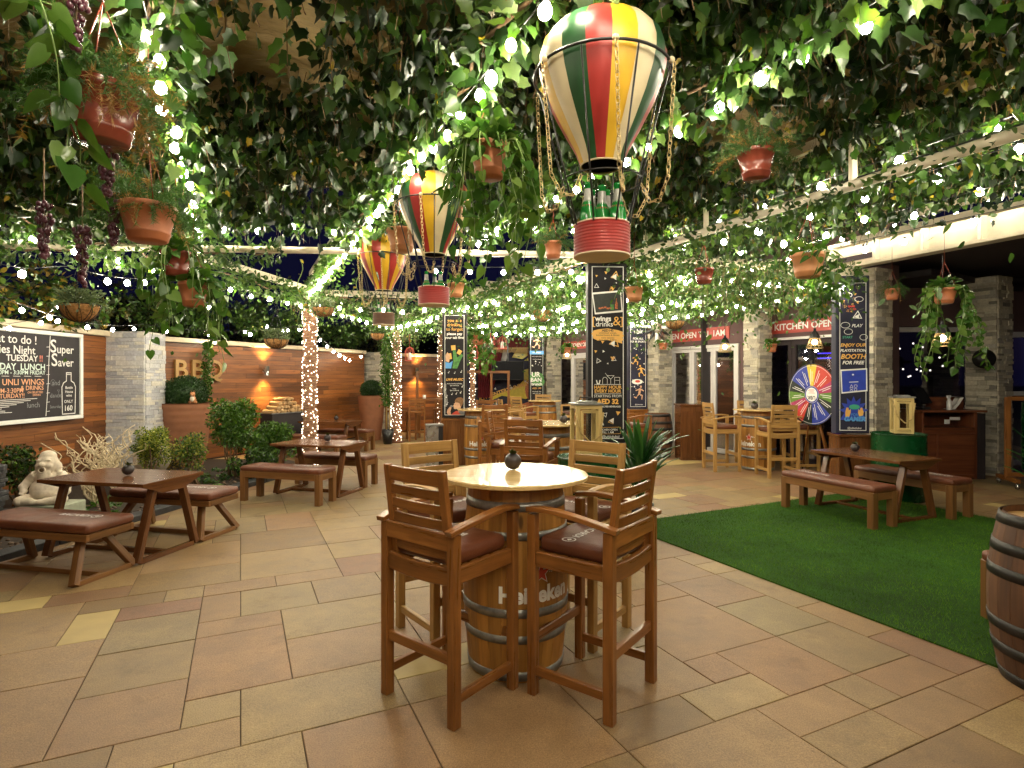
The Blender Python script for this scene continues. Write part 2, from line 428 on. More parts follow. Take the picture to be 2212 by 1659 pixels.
GL = {}
def glyphs(string, bold, shear, align):
    key = (string, bold, shear, align)
    if key in GL: return GL[key]
    cu = bpy.data.curves.new('lettering', 'FONT'); cu.body = string; cu.size = 1.0; cu.offset = bold; cu.shear = shear
    cu.align_x = align; cu.align_y = 'CENTER'; cu.resolution_u = 3; cu.space_line = .95
    ob = bpy.data.objects.new('lettering', cu)
    me = ob.to_mesh()
    vs = [(v.co.x, v.co.y) for v in me.vertices]; fs = [tuple(p.vertices) for p in me.polygons]
    ob.to_mesh_clear(); bpy.data.objects.remove(ob); bpy.data.curves.remove(cu)
    GL[key] = (vs, fs); return GL[key]

def tag(o, label=None, cat=None, group=None, kind=None):
    if label: o['label'] = label
    if cat: o['category'] = cat
    if group: o['group'] = group
    if kind: o['kind'] = kind
    return o

def thing(name, label, cat, loc=(0, 0, 0), rz=0.0, group=None):
    o = bpy.data.objects.new(name, None); COL.objects.link(o); o.location = loc; o.rotation_euler = (0, 0, rz)
    o.empty_display_size = .1
    return tag(o, label, cat, group)

def dup(root, loc=None, rz=None, label=None, group=None, scale=None):
    def cp(o, par):
        c = o.copy(); COL.objects.link(c); c.parent = par
        for ch in list(KIDS.get(o.name, [])) or [x for x in o.children]: cp(ch, c)
        return c
    c = cp(root, None)
    if loc is not None: c.location = loc
    if rz is not None: c.rotation_euler = (0, 0, rz)
    if scale is not None: c.scale = (scale,) * 3 if not isinstance(scale, tuple) else scale
    if label: c['label'] = label
    if group: c['group'] = group
    return c
KIDS = {}

# ------------------------------------------------------------------ leaves
def fan(outline, centre, fold):
    pts = [(centre[0], centre[1], 0.0)] + [(x, y, fold * abs(x)) for x, y in outline]
    n = len(outline); return np.array(pts), [(0, i + 1, (i + 1) % n + 1) for i in range(n)]
LEAF = {
    'ivy': fan([(0, 0), (.22, -.12), (.47, .06), (.38, .32), (.45, .54), (.23, .66), (0, 1.05), (-.23, .66), (-.45, .54), (-.38, .32), (-.47, .06), (-.22, -.12)], (0, .3), .35),
    'heart': fan([(0, .02), (.22, -.12), (.46, .06), (.46, .36), (.26, .74), (0, 1.08), (-.26, .74), (-.46, .36), (-.46, .06), (-.22, -.12)], (0, .34), .28),
    'oval': fan([(0, 0), (.26, .30), (.24, .62), (0, 1.0), (-.24, .62), (-.26, .30)], (0, .5), .3),
    'kite': (np.array([(0, 0, 0), (.30, .45, .1), (0, 1, 0), (-.30, .45, .1)]), [(0, 1, 2), (0, 2, 3)]),
    'blade': (np.array([(-.05, 0, 0), (.05, 0, 0), (0.0, 1, 0)]), [(0, 1, 2)]),
}

def leaf_arrays(kind, pos, size, tip, roll):
    """pos (N,3), size (N,), tip (N,3) unit-ish direction of the leaf, roll (N,) spin about it"""
    T, F = LEAF[kind]; N = len(pos)
    tip = tip / np.maximum(np.linalg.norm(tip, axis=1, keepdims=True), 1e-6)
    ref = np.where(np.abs(tip[:, 2:3]) > .9, np.array([[1.0, 0, 0]]), np.array([[0, 0, 1.0]]))
    x = np.cross(tip, ref); x /= np.linalg.norm(x, axis=1, keepdims=True); z = np.cross(x, tip)
    c, s_ = np.cos(roll)[:, None], np.sin(roll)[:, None]
    x2 = x * c + z * s_; z2 = -x * s_ + z * c
    V = (pos[:, None, :] + size[:, None, None] * (x2[:, None, :] * T[None, :, 0:1] + tip[:, None, :] * T[None, :, 1:2] + z2[:, None, :] * T[None, :, 2:3]))
    k = len(T); F = np.array(F)
    idx = (F[None] + (np.arange(N) * k)[:, None, None]).reshape(-1, 3)
    return V.reshape(-1, 3), idx

def tri_object(name, parts, parent=None, extra=None):
    """parts: list of (verts, tris, material name); one mesh"""
    vs = []; fs = []; mi = []; off = 0; mats = []
    for V, F, m in parts:
        if len(V) == 0: continue
        if m not in mats: mats.append(m)
        vs.append(V); fs.append(F + off); mi.append(np.full(len(F), mats.index(m))); off += len(V)
    V = np.concatenate(vs); F = np.concatenate(fs); MI = np.concatenate(mi).astype(np.int32)
    me = bpy.data.meshes.new(name)
    me.vertices.add(len(V)); me.vertices.foreach_set('co', V.astype(np.float32).ravel())
    me.loops.add(len(F) * 3); me.loops.foreach_set('vertex_index', F.astype(np.int32).ravel())
    me.polygons.add(len(F)); me.polygons.foreach_set('loop_start', np.arange(0, len(F) * 3, 3, dtype=np.int32))
    me.polygons.foreach_set('material_index', MI)
    for m in mats: me.materials.append(MATS[m])
    me.update(calc_edges=True)
    o = bpy.data.objects.new(name, me); COL.objects.link(o)
    if parent is not None: o.parent = parent
    return o

def mb_arrays(mb, mat):
    """turn a small MB into triangle arrays, so stems can join leaves"""
    F = []
    for f in mb.f:
        for i in range(1, len(f) - 1): F.append((f[0], f[i], f[i + 1]))
    return np.array([tuple(v) for v in mb.v]).reshape(-1, 3), np.array(F, dtype=int).reshape(-1, 3), mat

def rnd(n, a, b): return rng.uniform(a, b, n)
# ================================================================== ground
def quad_sheet(name, c, sx, sy, z, mat, rz=0, kind='structure'):
    mb = MB(); M = Matrix.Rotation(rz, 3, 'Z')
    ps = [Vector(c) + M @ Vector((a * sx / 2, b * sy / 2, 0)) for a, b in ((-1, -1), (1, -1), (1, 1), (-1, 1))]
    b = 0; mb.v = [Vector((p.x, p.y, z)) for p in ps]; mb.face((0, 1, 2, 3), [(0, 0), (sx, 0), (sx, sy), (0, sy)])
    return tag(mb.build(name, mat), kind=kind)

quad_sheet('ground', (0, 20, 0), 240, 240, -.03, 'dark_trees')
quad_sheet('patio_bed', (0, 9, 0), 40, 40, -.006, 'joint_dark')

def make_paving():
    cell = .25; nx, ny = 94, 110; occ = np.zeros((nx, ny), bool); mb = MB(); rr = random.Random(5)
    shapes = [(3, 2), (3, 2), (2, 2), (2, 2), (2, 2), (2, 3), (2, 3), (3, 3), (2, 1), (1, 2), (2, 1), (1, 1)]; mb.mats = ['sandstone_paving', 'sandstone_yellow']
    O = Vector((0, 0, 0)) - DA * 9.5 - DB * 6.0
    for i in range(nx):
        for j in range(ny):
            if occ[i, j]: continue
            opts = shapes[:]; rr.shuffle(opts); opts.append((1, 1))
            for a, b in opts:
                if i + a <= nx and j + b <= ny and not occ[i:i + a, j:j + b].any():
                    if (a, b) == (1, 1) and rr.random() < .6 and opts[-1] != opts[0] and any(i + p <= nx and j + q <= ny and not occ[i:i + p, j:j + q].any() for p, q in ((2, 1), (1, 2))): continue
                    break
            occ[i:i + a, j:j + b] = True
            g = .0024; x0, x1, y0, y1 = i * cell + g, (i + a) * cell - g, j * cell + g, (j + b) * cell - g
            ym = 1 if a * b <= 2 and rr.random() < .10 else 0
            h = rr.uniform(0, .0022); k = len(mb.v); t = .003
            for (xa, xb, ya, yb, z) in ((x0, x1, y0, y1, -.006), (x0, x1, y0, y1, h - .002), (x0 + t, x1 - t, y0 + t, y1 - t, h)):
                for X, Y in ((xa, ya), (xb, ya), (xb, yb), (xa, yb)):
                    p = O + DA * X + DB * Y; mb.v.append(Vector((p.x, p.y, z)))
            for r in (0, 4):
                for q in range(4): w = (q + 1) % 4; mb.face((k + r + q, k + r + w, k + r + 4 + w, k + r + 4 + q), None, ym)
            mb.face((k + 8, k + 9, k + 10, k + 11), None, ym)
    return tag(mb.build('patio_paving', None), kind='structure')
make_paving()

# planting bed along the timber walls
def ground_poly(name, pts, z, mat, thick=.0, kind='structure'):
    mb = MB(); mb.prism([(p[0], p[1]) for p in pts], z - thick, z, 0); return tag(mb.build(name, mat), kind=kind)
BEDX = lambda y: -4.45 + .17 * (y - 4.8)
ground_poly('planting_bed_soil', [(-8, -1), (BEDX(-1) - .16, -1), (BEDX(10.4) - .16, 10.4), (-4.4, 11.0), (-6.2, 11.0), (-8, 9)], .045, 'soil', .05)
mb = MB(); y = -1.0; rr = random.Random(3)
while y < 10.4:
    l = rr.uniform(.35, .7); a = Vector((BEDX(y) - .08, y, .03)); b = Vector((BEDX(y + l - .012) - .08, y + l - .012, .03))
    mb.bar(a, b, .17, .075 + rr.uniform(0, .02)); y += l
tag(mb.build('planting_bed_kerb', 'slate_kerb', bevel=.008), kind='structure')
# pebbles on the bed
mb = MB()
for _ in range(520):
    yy = rr.uniform(4.2, 10); xx = BEDX(yy) - .2 - rr.random() ** 1.5 * 1.3
    mb.ball((xx, yy, .052), rr.uniform(.012, .03), 5, 3, 0, (1, rr.uniform(.6, 1), .5))
tag(mb.build('bark_mulch', 'pebble'), 'brown mulch and pebbles strewn over the planting bed', 'mulch', kind='stuff')

# artificial grass
TC = Vector((1.17, 6.25, 0)); ta = R(26.0); TA = Vector((math.cos(ta), math.sin(ta), 0)); TB = Vector((math.sin(ta), -math.cos(ta), 0))
TWID, TLEN = 3.95, 6.6
def turf_pt(a, b, z): p = TC + TA * a + TB * b; return Vector((p.x, p.y, z))
mb = MB(); ns = 60
mb.v = [turf_pt(0, 0, .0), turf_pt(TWID, 0, 0), turf_pt(TWID, TLEN, 0), turf_pt(0, TLEN, 0), turf_pt(0, 0, .012), turf_pt(TWID, 0, .012), turf_pt(TWID, TLEN, .012), turf_pt(0, TLEN, .012)]
mb.face((4, 7, 6, 5)); mb.face((0, 1, 5, 4)); mb.face((3, 0, 4, 7)); mb.face((1, 2, 6, 5)); mb.face((2, 3, 7, 6))
tag(mb.build('artificial_lawn', 'turf_green'), kind='structure')
n = 150000
a = rnd(n, -.022, TWID + .022); b = TLEN * rng.beta(1.0, 1.25, n)
pos = np.array([TC.x, TC.y, 0]) + a[:, None] * np.array(TA) + b[:, None] * np.array(TB); pos[:, 2] = .010
tip = np.stack([rng.normal(0, .55, n), rng.normal(0, .55, n), np.ones(n)], 1)
V, F = leaf_arrays('blade', pos, rnd(n, .014, .034), tip, rnd(n, 0, 6.28))
tag(tri_object('grass', [(V, F, 'turf_blade')]), 'short green blades of the artificial lawn', 'grass', kind='stuff')

# ================================================================== timber boundary walls
def planks(mb, p0, p1, z0, z1, nrm, bh=.098, t=.02, seed=1):
    r_ = random.Random(seed); p0 = Vector(p0); p1 = Vector(p1); d = (p1 - p0); L = d.length; d.normalize(); nrm = Vector(nrm)
    z = z0; 
    while z < z1 - .01:
        h = min(bh, z1 - z); x = 0
        while x < L - .001:
            l = min(r_.uniform(.7, 2.2), L - x)
            if L - x - l < .3: l = L - x
            a = p0 + d * (x + .0015) + nrm * (t / 2 + r_.uniform(0, .003)); b = p0 + d * (x + l - .0015) + nrm * (t / 2 + r_.uniform(0, .003))
            a.z = b.z = z + h / 2; random.seed(r_.random()); mb.bar(a, b, t, h - .005, (0, 0, 1)); x += l
        z += bh

def timber_wall(label, p0, p1, h, nrm, seed, cap=True, seams=()):
    p0 = Vector(p0); p1 = Vector(p1); nrm = Vector(nrm).normalized()
    t = thing('timber_wall', label, 'wall', p0)
    q1 = p1 - p0
    mb = MB(); mid = q1 / 2 - nrm * .06; mb.bar(Vector((0, 0, h / 2)) - nrm * .06, Vector((q1.x, q1.y, h / 2)) - nrm * .06, .11, h)
    mb.build('wall_core', 'interior_dark', t)
    mb = MB(); planks(mb, (0, 0, 0), q1, .03, h - .06, nrm, seed=seed); mb.build('board_cladding', 'cladding_wood', t)
    if cap:
        mb = MB(); mb.bar(Vector((0, 0, h - .0)) - nrm * .03, Vector((q1.x, q1.y, h)) - nrm * .03, .26, .09); mb.build('coping', 'cream_paint', t, .01)
    return t
WALL_H = 2.33
W1A, W1B = Vector((-6.62, -1.5, 0)), Vector((-6.68, 9.5, 0))
timber_wall('red brown board wall that carries the chalkboard', W1A, W1B, WALL_H, (1, 0, 0), 1)
W2A, W2B = Vector((-6.55, 9.9, 0)), Vector((-4.05, 15.6, 0))
n2 = Vector((W2B - W2A).cross(Vector((0, 0, 1)))).normalized()
timber_wall('board wall with big BBQ letters and a glowing wall lamp', W2A, W2B, WALL_H - .02, n2, 2)
W3A, W3B = Vector((-3.75, 16.9, 0)), Vector((-.55, 18.9, 0))
n3 = Vector((W3B - W3A).cross(Vector((0, 0, 1)))).normalized()
timber_wall('far board wall behind the fairy lit post and bar stools', W3A, W3B, 2.3, n3, 3)

def stone_pillar(label, c, w, d, h, rz, mat, seed, cap=None):
    t = thing('stone_pillar', label, 'pillar', c, rz); r_ = random.Random(seed); mb = MB()
    mb.box((0, 0, h / 2), (w - .05, d - .05, h - .01))
    core = mb.build('pillar_core', 'interior_dark', t)
    mb = MB()
    for side in range(4):
        M = Matrix.Rotation(side * PI / 2, 3, 'Z'); L = w if side % 2 == 0 else d; off = (d if side % 2 == 0 else w) / 2
        z = 0
        while z < h - .005:
            hh = min(r_.choice((.035, .05, .05, .065, .08)), h - z); x = -L / 2
            while x < L / 2 - .001:
                l = min(r_.uniform(.08, .30), L / 2 - x)
                if L / 2 - x - l < .05: l = L / 2 - x
                pr = r_.uniform(.004, .026); pc = M @ Vector((x + l / 2, -off + .03 - pr / 2 - .01, 0)); pc.z = z + hh / 2
                a = pc - (M @ Vector((l / 2 - .001, 0, 0))); b = pc + (M @ Vector((l / 2 - .001, 0, 0)))
                mb.bar(a, b, .05 + pr, hh - .003, (0, 0, 1)); x += l
            z += hh
    mb.build('ledge_stone_cladding', mat, t, .002)
    return t
stone_pillar('pale grey ledge stone pillar at the end of the chalkboard wall', (-6.36, 9.68, 0), .62, .56, 2.37, 0.03, 'ledge_grey', 5)
stone_pillar('cream stone pillar behind the far tall terracotta planter', (-3.93, 16.2, 0), .95, .8, 2.32, -.35, 'ledge_warm', 6)

# ================================================================== building with the kitchen
F0 = Vector((4.67, 11.5, 0)); FD = Vector((-.5, .866, 0)); FN = Vector((-.866, -.5, 0))   # front line, outward normal
def fp(t, out=0, z=0): p = F0 + FD * t + FN * out; return Vector((p.x, p.y, z))
PH = 3.3
def fbox(mb, t0, t1, z0, z1, out0, out1, m=0):
    o = (out0 + out1) / 2; zc = (z0 + z1) / 2
    mb.bar(fp(t0, o, zc), fp(t1, o, zc), abs(out1 - out0), z1 - z0, (0, 0, 1), m)

bld = thing('restaurant_building', 'dark plum restaurant front with white folding glass doors', 'building', (0, 0, 0))
mb = MB()
# upper wall above doors and solid sections
fbox(mb, -2.75, 8.6, 2.32, 4.2, -.25, 0)
for a, b in ((-2.75, -2.0), (-.05, .11), (3.8, 4.35), (6.6, 8.6)):
    fbox(mb, a, b, 0, 2.318, -.25, -.002)
mb.build('front_wall', 'purple_wall', bld)
# inner room
mb = MB()
fbox(mb, -3.2, 8.6, 0, 3.2, -4.3, -4.2); fbox(mb, 8.4, 8.6, 0, 3.2, -4.2, -.26); fbox(mb, -3.2, 8.4, 3.2, 3.3, -4.2, -.26)
mb.build('inner_room', 'interior_dark', bld)
mb = MB(); fbox(mb, -.5, 7, 0, 1.05, -3.0, -2.5); mb.build('bar_counter', 'counter_wood', bld, .01)
mb = MB()
for t_ in (4.9, 5.05): fbox(mb, t_, t_ + .02, .5, 1.9, -2.9, -2.88)
for t_ in np.arange(.8, 4, .8):
    fbox(mb, t_, t_ + .5, 1.72, 1.74, -4.15, -4.13)
for t_, z in ((-.9, 2.1), (-.9, 2.0), (-1.2, 1.2), (-1.3, 1.1)): fbox(mb, t_, t_ + .35, z, z + .02, -1.6, -1.58)
mb.build('blue_neon', 'neon_blue', bld)
mb = MB(); r_ = random.Random(8)
for _ in range(70):
    p = fp(r_.uniform(-1.8, 7), -r_.uniform(1.0, 4.0), r_.uniform(1.1, 2.7)); mb.ball(p, r_.uniform(.012, .026), 5, 4)
mb.build('inside_glow_dots', 'dot_warm', bld)
mb = MB()
for k in range(5):
    t_ = .9 + k * .62; fbox(mb, t_, t_ + .06, 0, .75, -1.5, -1.44); fbox(mb, t_ + .3, t_ + .36, 0, .75, -1.5, -1.44); fbox(mb, t_ - .02, t_ + .38, .75, .8, -1.65, -1.3); fbox(mb, t_ - .02, t_ + .38, .8, 1.15, -1.34, -1.3)
mb.build('inside_chair_row', 'bench_wood', bld)

def folding_door(t0, t1, z1=2.31):
    fr = MB(); w = .062
    fbox(fr, t0, t1, z1 - .07, z1, -.08, .03)
    fbox(fr, t0, t0 + .06, 0, z1 - .07, -.08, .03); fbox(fr, t1 - .06, t1, 0, z1 - .07, -.08, .03)
    d = fr.build('door_frame', 'upvc_white', bld, .006)
    n = max(2, round((t1 - t0 - .12) / .62)); s = (t1 - t0 - .12) / n
    for i in range(n):
        a = t0 + .06 + i * s + .004; b = a + s - .008
        lf = MB(); fbox(lf, a, a + w, .02, z1 - .075, -.05, .012); fbox(lf, b - w, b, .02, z1 - .075, -.05, .012)
        fbox(lf, a + w, b - w, .02, .12, -.05, .012); fbox(lf, a + w, b - w, z1 - .14, z1 - .075, -.05, .012)
        l = lf.build('door', 'upvc_white', bld, .005)
        g = MB(); fbox(g, a + w, b - w, .12, z1 - .14, -.028, -.022); g.build('pane', 'window_glass', l)
folding_door(.12, 3.78); folding_door(4.37, 6.58)
# dark sliding doors
for a, b in ((-2.0, -1.03), (-1.02, -.06)):
    mb = MB(); fbox(mb, a, a + .07, .02, 2.31, -.09, -.02); fbox(mb, b - .07, b, .02, 2.31, -.09, -.02); fbox(mb, a + .07, b - .07, 2.22, 2.31, -.09, -.02); fbox(mb, a + .07, b - .07, .02, .14, -.09, -.02)
    d = mb.build('door', 'dark_wall', bld); mb = MB(); fbox(mb, a + .07, b - .07, .14, 2.22, -.06, -.055); mb.build('pane', 'window_glass', d)
mb = MB(); fbox(mb, -2.0, -.05, 2.315, 2.36, -.05, .045); mb.build('door_head', 'upvc_white', bld)

def wall_sign(t0, t1, z0, z1, txt, label, align_shift=0):
    s = thing('wall_sign', label, 'sign', fp((t0 + t1) / 2, .02, (z0 + z1) / 2))
    base = Vector(s.location); mb = MB(); fbox(mb, t0, t1, z0, z1, .003, .02); 
    for i in range(len(mb.v)): mb.v[i] = mb.v[i] - base
    mb.build('sign_panel', 'sign_red', s)
    mb = MB(); zc = (z0 + z1) / 2
    mb.text(txt, (z1 - z0) * .68, lambda x, y: fp((t0 + t1) / 2 - x, .024, zc + y - .005) - base, bold=.022)
    mb.build('lettering', 'print_white', s)
wall_sign(.35, 2.55, 2.42, 2.68, 'KITCHEN OPEN TILL 1AM', 'red KITCHEN OPEN TILL 1AM sign above the white folding doors')
wall_sign(-2.7, -.55, 2.44, 2.68, 'KITCHEN OPEN TILL 1AM', 'red KITCHEN OPEN sign above the dark doors behind the prize wheel')
wall_sign(4.0, 6.3, 2.44, 2.66, 'KITCHEN OPEN TILL 1AM', 'red sign partly hidden behind the tall wings and drinks banner')

# recessed side wall between the two stone pillars at the till
side = thing('till_alcove_wall', 'plum alcove wall with a white framed window behind the till', 'wall', (0, 0, 0))
mb = MB(); YS = 10.15
mb.box((6.42, YS + .1, PH / 2), (.50, .2, PH)); mb.box((7.5, YS + .1, 2.92), (1.66, .2, .8)); mb.box((7.4, YS + .1, .5), (1.5, .2, 1.0))
mb.box((9.6, YS + .5, PH / 2), (2.6, .2, PH)); mb.build('alcove_panel', 'purple_wall', side)
mb = MB(); 
for x0, x1, z0, z1 in ((6.70, 6.83, 1.0, 2.5), (8.1, 8.22, 1.0, 2.5), (6.83, 8.1, 2.42, 2.5), (6.83, 8.1, 1.0, 1.07)):
    mb.box(((x0 + x1) / 2, YS - .01, (z0 + z1) / 2), (x1 - x0, .09, z1 - z0))
wf = mb.build('window_frame', 'upvc_white', side, .006)
mb = MB(); mb.box((7.46, YS + .02, 1.74), (1.27, .008, 1.35)); mb.build('pane', 'window_glass', wf)
mb = MB(); mb.box((8.6, YS + 2.2, 1.75), (9, .1, 3.5)); mb.box((8.6, YS + 1.2, 3.36), (9, 2.2, .05)); mb.build('back_room_wall', 'interior_dark', side)
mb = MB()
for x0, x1, z0, z1 in ((8.80, 8.9, 0, 2.45), (9.5, 9.6, 0, 2.45), (8.9, 9.5, 2.35, 2.45), (8.9, 9.5, 0, .1), (8.9, 9.5, 1.28, 1.36)):
    mb.box(((x0 + x1) / 2, YS + .36, (z0 + z1) / 2), (x1 - x0, .08, z1 - z0))
df = mb.build('door_frame', 'upvc_white', side, .006)
mb = MB(); mb.box((9.2, YS + .37, 1.2), (.6, .01, 2.3)); mb.build('pane', 'window_glass', df)
# reflections in the alcove window, made as small glowing balls behind the glass
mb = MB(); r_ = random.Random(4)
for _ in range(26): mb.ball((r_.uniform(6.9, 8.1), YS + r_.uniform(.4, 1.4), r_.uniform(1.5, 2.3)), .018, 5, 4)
mb.build('inside_glow_dots', 'dot_warm', side)

PIL = [('warm stone pillar behind the gaming banner', (5.60, 8.95), .41, 21), ('warm stone pillar beside the till and wheeled green sign', (8.02, 9.62), .44, 22),
       ('warm stone pillar between the white doors and dark doors', (4.66, 10.85), .33, 23), ('warm stone pillar below the bottle wreath', (3.36, 13.0), .36, 24),
       ('far warm stone pillar next to the stage', (1.12, 16.9), .46, 25)]
for lab, (x, y), w, sd in PIL: stone_pillar(lab, (x, y, 0), w, w, PH - .02, GA, 'ledge_warm', sd)

# porch ceiling and white fascia beam
mb = MB(); a = Vector((4.9, 10.4, 0)); b = Vector((6.9, 6.0, 0)); dd = (b - a).normalized()
mb.prism([(9.5, 5.2), (12.5, 12.5), (9, 19), (-.8, 21.5), (-.9, 20.0), (3.2, 13.9), (4.25, 11.1), (7.0, 5.2)], 3.42, 3.5)
tag(mb.build('porch_ceiling', 'dark_wall'), kind='structure')
t = thing('fascia_beam', 'wide white painted steel beam along the porch roof edge', 'beam', (0, 0, 0))
d0 = Vector((4.9, 9.9, 0)); d1 = Vector((7.15, 4.6, 0))
mb = MB(); 
for z, hh, w in ((3.34, .05, .20), (3.52, .31, .06), (3.70, .05, .20)): mb.bar(d0 + Vector((0, 0, z)), d1 + Vector((0, 0, z)), w, hh)
for k in np.linspace(.02, .98, 9):
    p = d0.lerp(d1, k); mb.bar(p + Vector((-.05, 0, 3.36)), p + Vector((-.05, 0, 3.68)), .06, .1, (1, 0, 0))
mb.build('steel_web', 'pipe_paint', t, .004)

# ================================================================== night surroundings
mb = MB(); r_ = random.Random(9)
for k in range(9):
    x = -26 + k * 6 + r_.uniform(-1, 1); h = r_.uniform(5, 11); mb.box((x, 44 + r_.uniform(-3, 3), h / 2), (5.5, 4, h))
tag(mb.build('neighbouring_facades', 'night_facade'), kind='structure')
def tree(label, x, y, h, r, seed):
    t = thing('garden_tree', label, 'tree', (x, y, 0), group='dark trees beyond the boundary wall'); r_ = random.Random(seed); mb = MB()
    mb.tube([(0, 0, 0), (r_.uniform(-.2, .2), 0, h * .4), (r_.uniform(-.4, .4), r_.uniform(-.3, .3), h * .8)], .12, 7, r1=.04)
    for _ in range(6):
        a = r_.uniform(0, 6.28); z = h * r_.uniform(.35, .7); mb.tube([(0, 0, z), (math.cos(a) * r * .5, math.sin(a) * r * .5, z + .5), (math.cos(a) * r * .8, math.sin(a) * r * .8, z + .6)], .04, 5, r1=.012)
    mb.build('trunk', 'stem_brown', t)
    n = 2600; cl = rng.normal(0, 1, (26, 3)) * np.array([r * .5, r * .5, h * .16]) + np.array([0, 0, h * .72])
    pos = cl[rng.integers(0, 26, n)] + rng.normal(0, 1, (n, 3)) * r * .16
    V, F = leaf_arrays('kite', pos, rnd(n, .08, .16), rng.normal(0, 1, (n, 3)) + np.array([0, 0, -.6]), rnd(n, 0, 6.28))
    tri_object('crown', [(V, F, 'olive_leaf')], t)
tree('dark bushy tree rising behind the chalkboard wall', -8.6, 7.6, 3.6, 1.5, 1)
tree('dark tree behind the pale stone pillar', -9.2, 12.5, 3.5, 1.4, 2)
tree('dark tree behind the BBQ wall', -7.6, 16.5, 3.6, 1.6, 3)
tree('dark tree behind the far end of the BBQ wall', -5.6, 20.5, 3.8, 1.8, 4)
# ================================================================== bar chairs
def star_pts(r, k=.40, n=5, a0=PI / 2):
    return [((r if i % 2 == 0 else r * k) * math.cos(a0 + PI * i / n), (r if i % 2 == 0 else r * k) * math.sin(a0 + PI * i / n)) for i in range(2 * n)]

def rounded_slab(mb, sx, sy, z0, z1, r=.03, puff=.012, m=0, n=6):
    """cushion: rounded corners and softened edges"""
    def ring(inset, z, rr):
        pts = []
        for cx, cy, a0 in ((1, 1, 0), (-1, 1, PI / 2), (-1, -1, PI), (1, -1, 1.5 * PI)):
            for i in range(n):
                a = a0 + PI / 2 * i / (n - 1)
                pts.append(((sx / 2 - inset - rr) * cx + rr * math.cos(a), (sy / 2 - inset - rr) * cy + rr * math.sin(a), z))
        return pts
    h = z1 - z0; prof = [(.012, z0), (.002, z0 + h * .2), (0, z0 + h * .55), (.004, z0 + h * .82), (.014, z0 + h * .95), (.035, z1), (min(sx, sy) * .3, z1 + puff)]
    rings = [ring(i, z, r) for i, z in prof[:-1]] + [ring(min(sx, sy) * .28, z1 + puff, r * .6)]
    b = len(mb.v); k = len(rings[0])
    for rg in rings: mb.v += [Vector(p) for p in rg]
    for q in range(len(rings) - 1):
        for i in range(k):
            j = (i + 1) % k; mb.face((b + q * k + i, b + q * k + j, b + (q + 1) * k + j, b + (q + 1) * k + i), None, m, True)
    mb.face([b + i for i in range(k)][::-1], None, m); mb.face([b + (len(rings) - 1) * k + i for i in range(k)], None, m, True)

def bacardi(mb, cx, cy, z, size, rot=0.0, par=None):
    c, s = math.cos(rot), math.sin(rot)
    g = lambda x, y: Vector((cx + x * c - y * s, cy + x * s + y * c, z))
    mb.text('BACARDI', size, g, bold=.02); mb.build('lettering', 'chalk_white', par); mb = MB()
    mb2 = [(.62 * size * math.cos(a), .62 * size * math.sin(a)) for a in np.linspace(0, 2 * PI, 14)[:-1]]
    k = 3.05 * size
    for i in range(13):
        a = mb2[i]; b_ = mb2[(i + 1) % 13]; q = .82
        mb.poly([(k + a[0], a[1]), (k + b_[0], b_[1]), (k + b_[0] * q, b_[1] * q), (k + a[0] * q, a[1] * q)][::-1], 0, g)
    mb.poly([(k - .3 * size, .05 * size), (k, .25 * size), (k + .3 * size, .1 * size), (k, -.2 * size)], 0, g)
    mb.build('emblem', 'chalk_white', par)

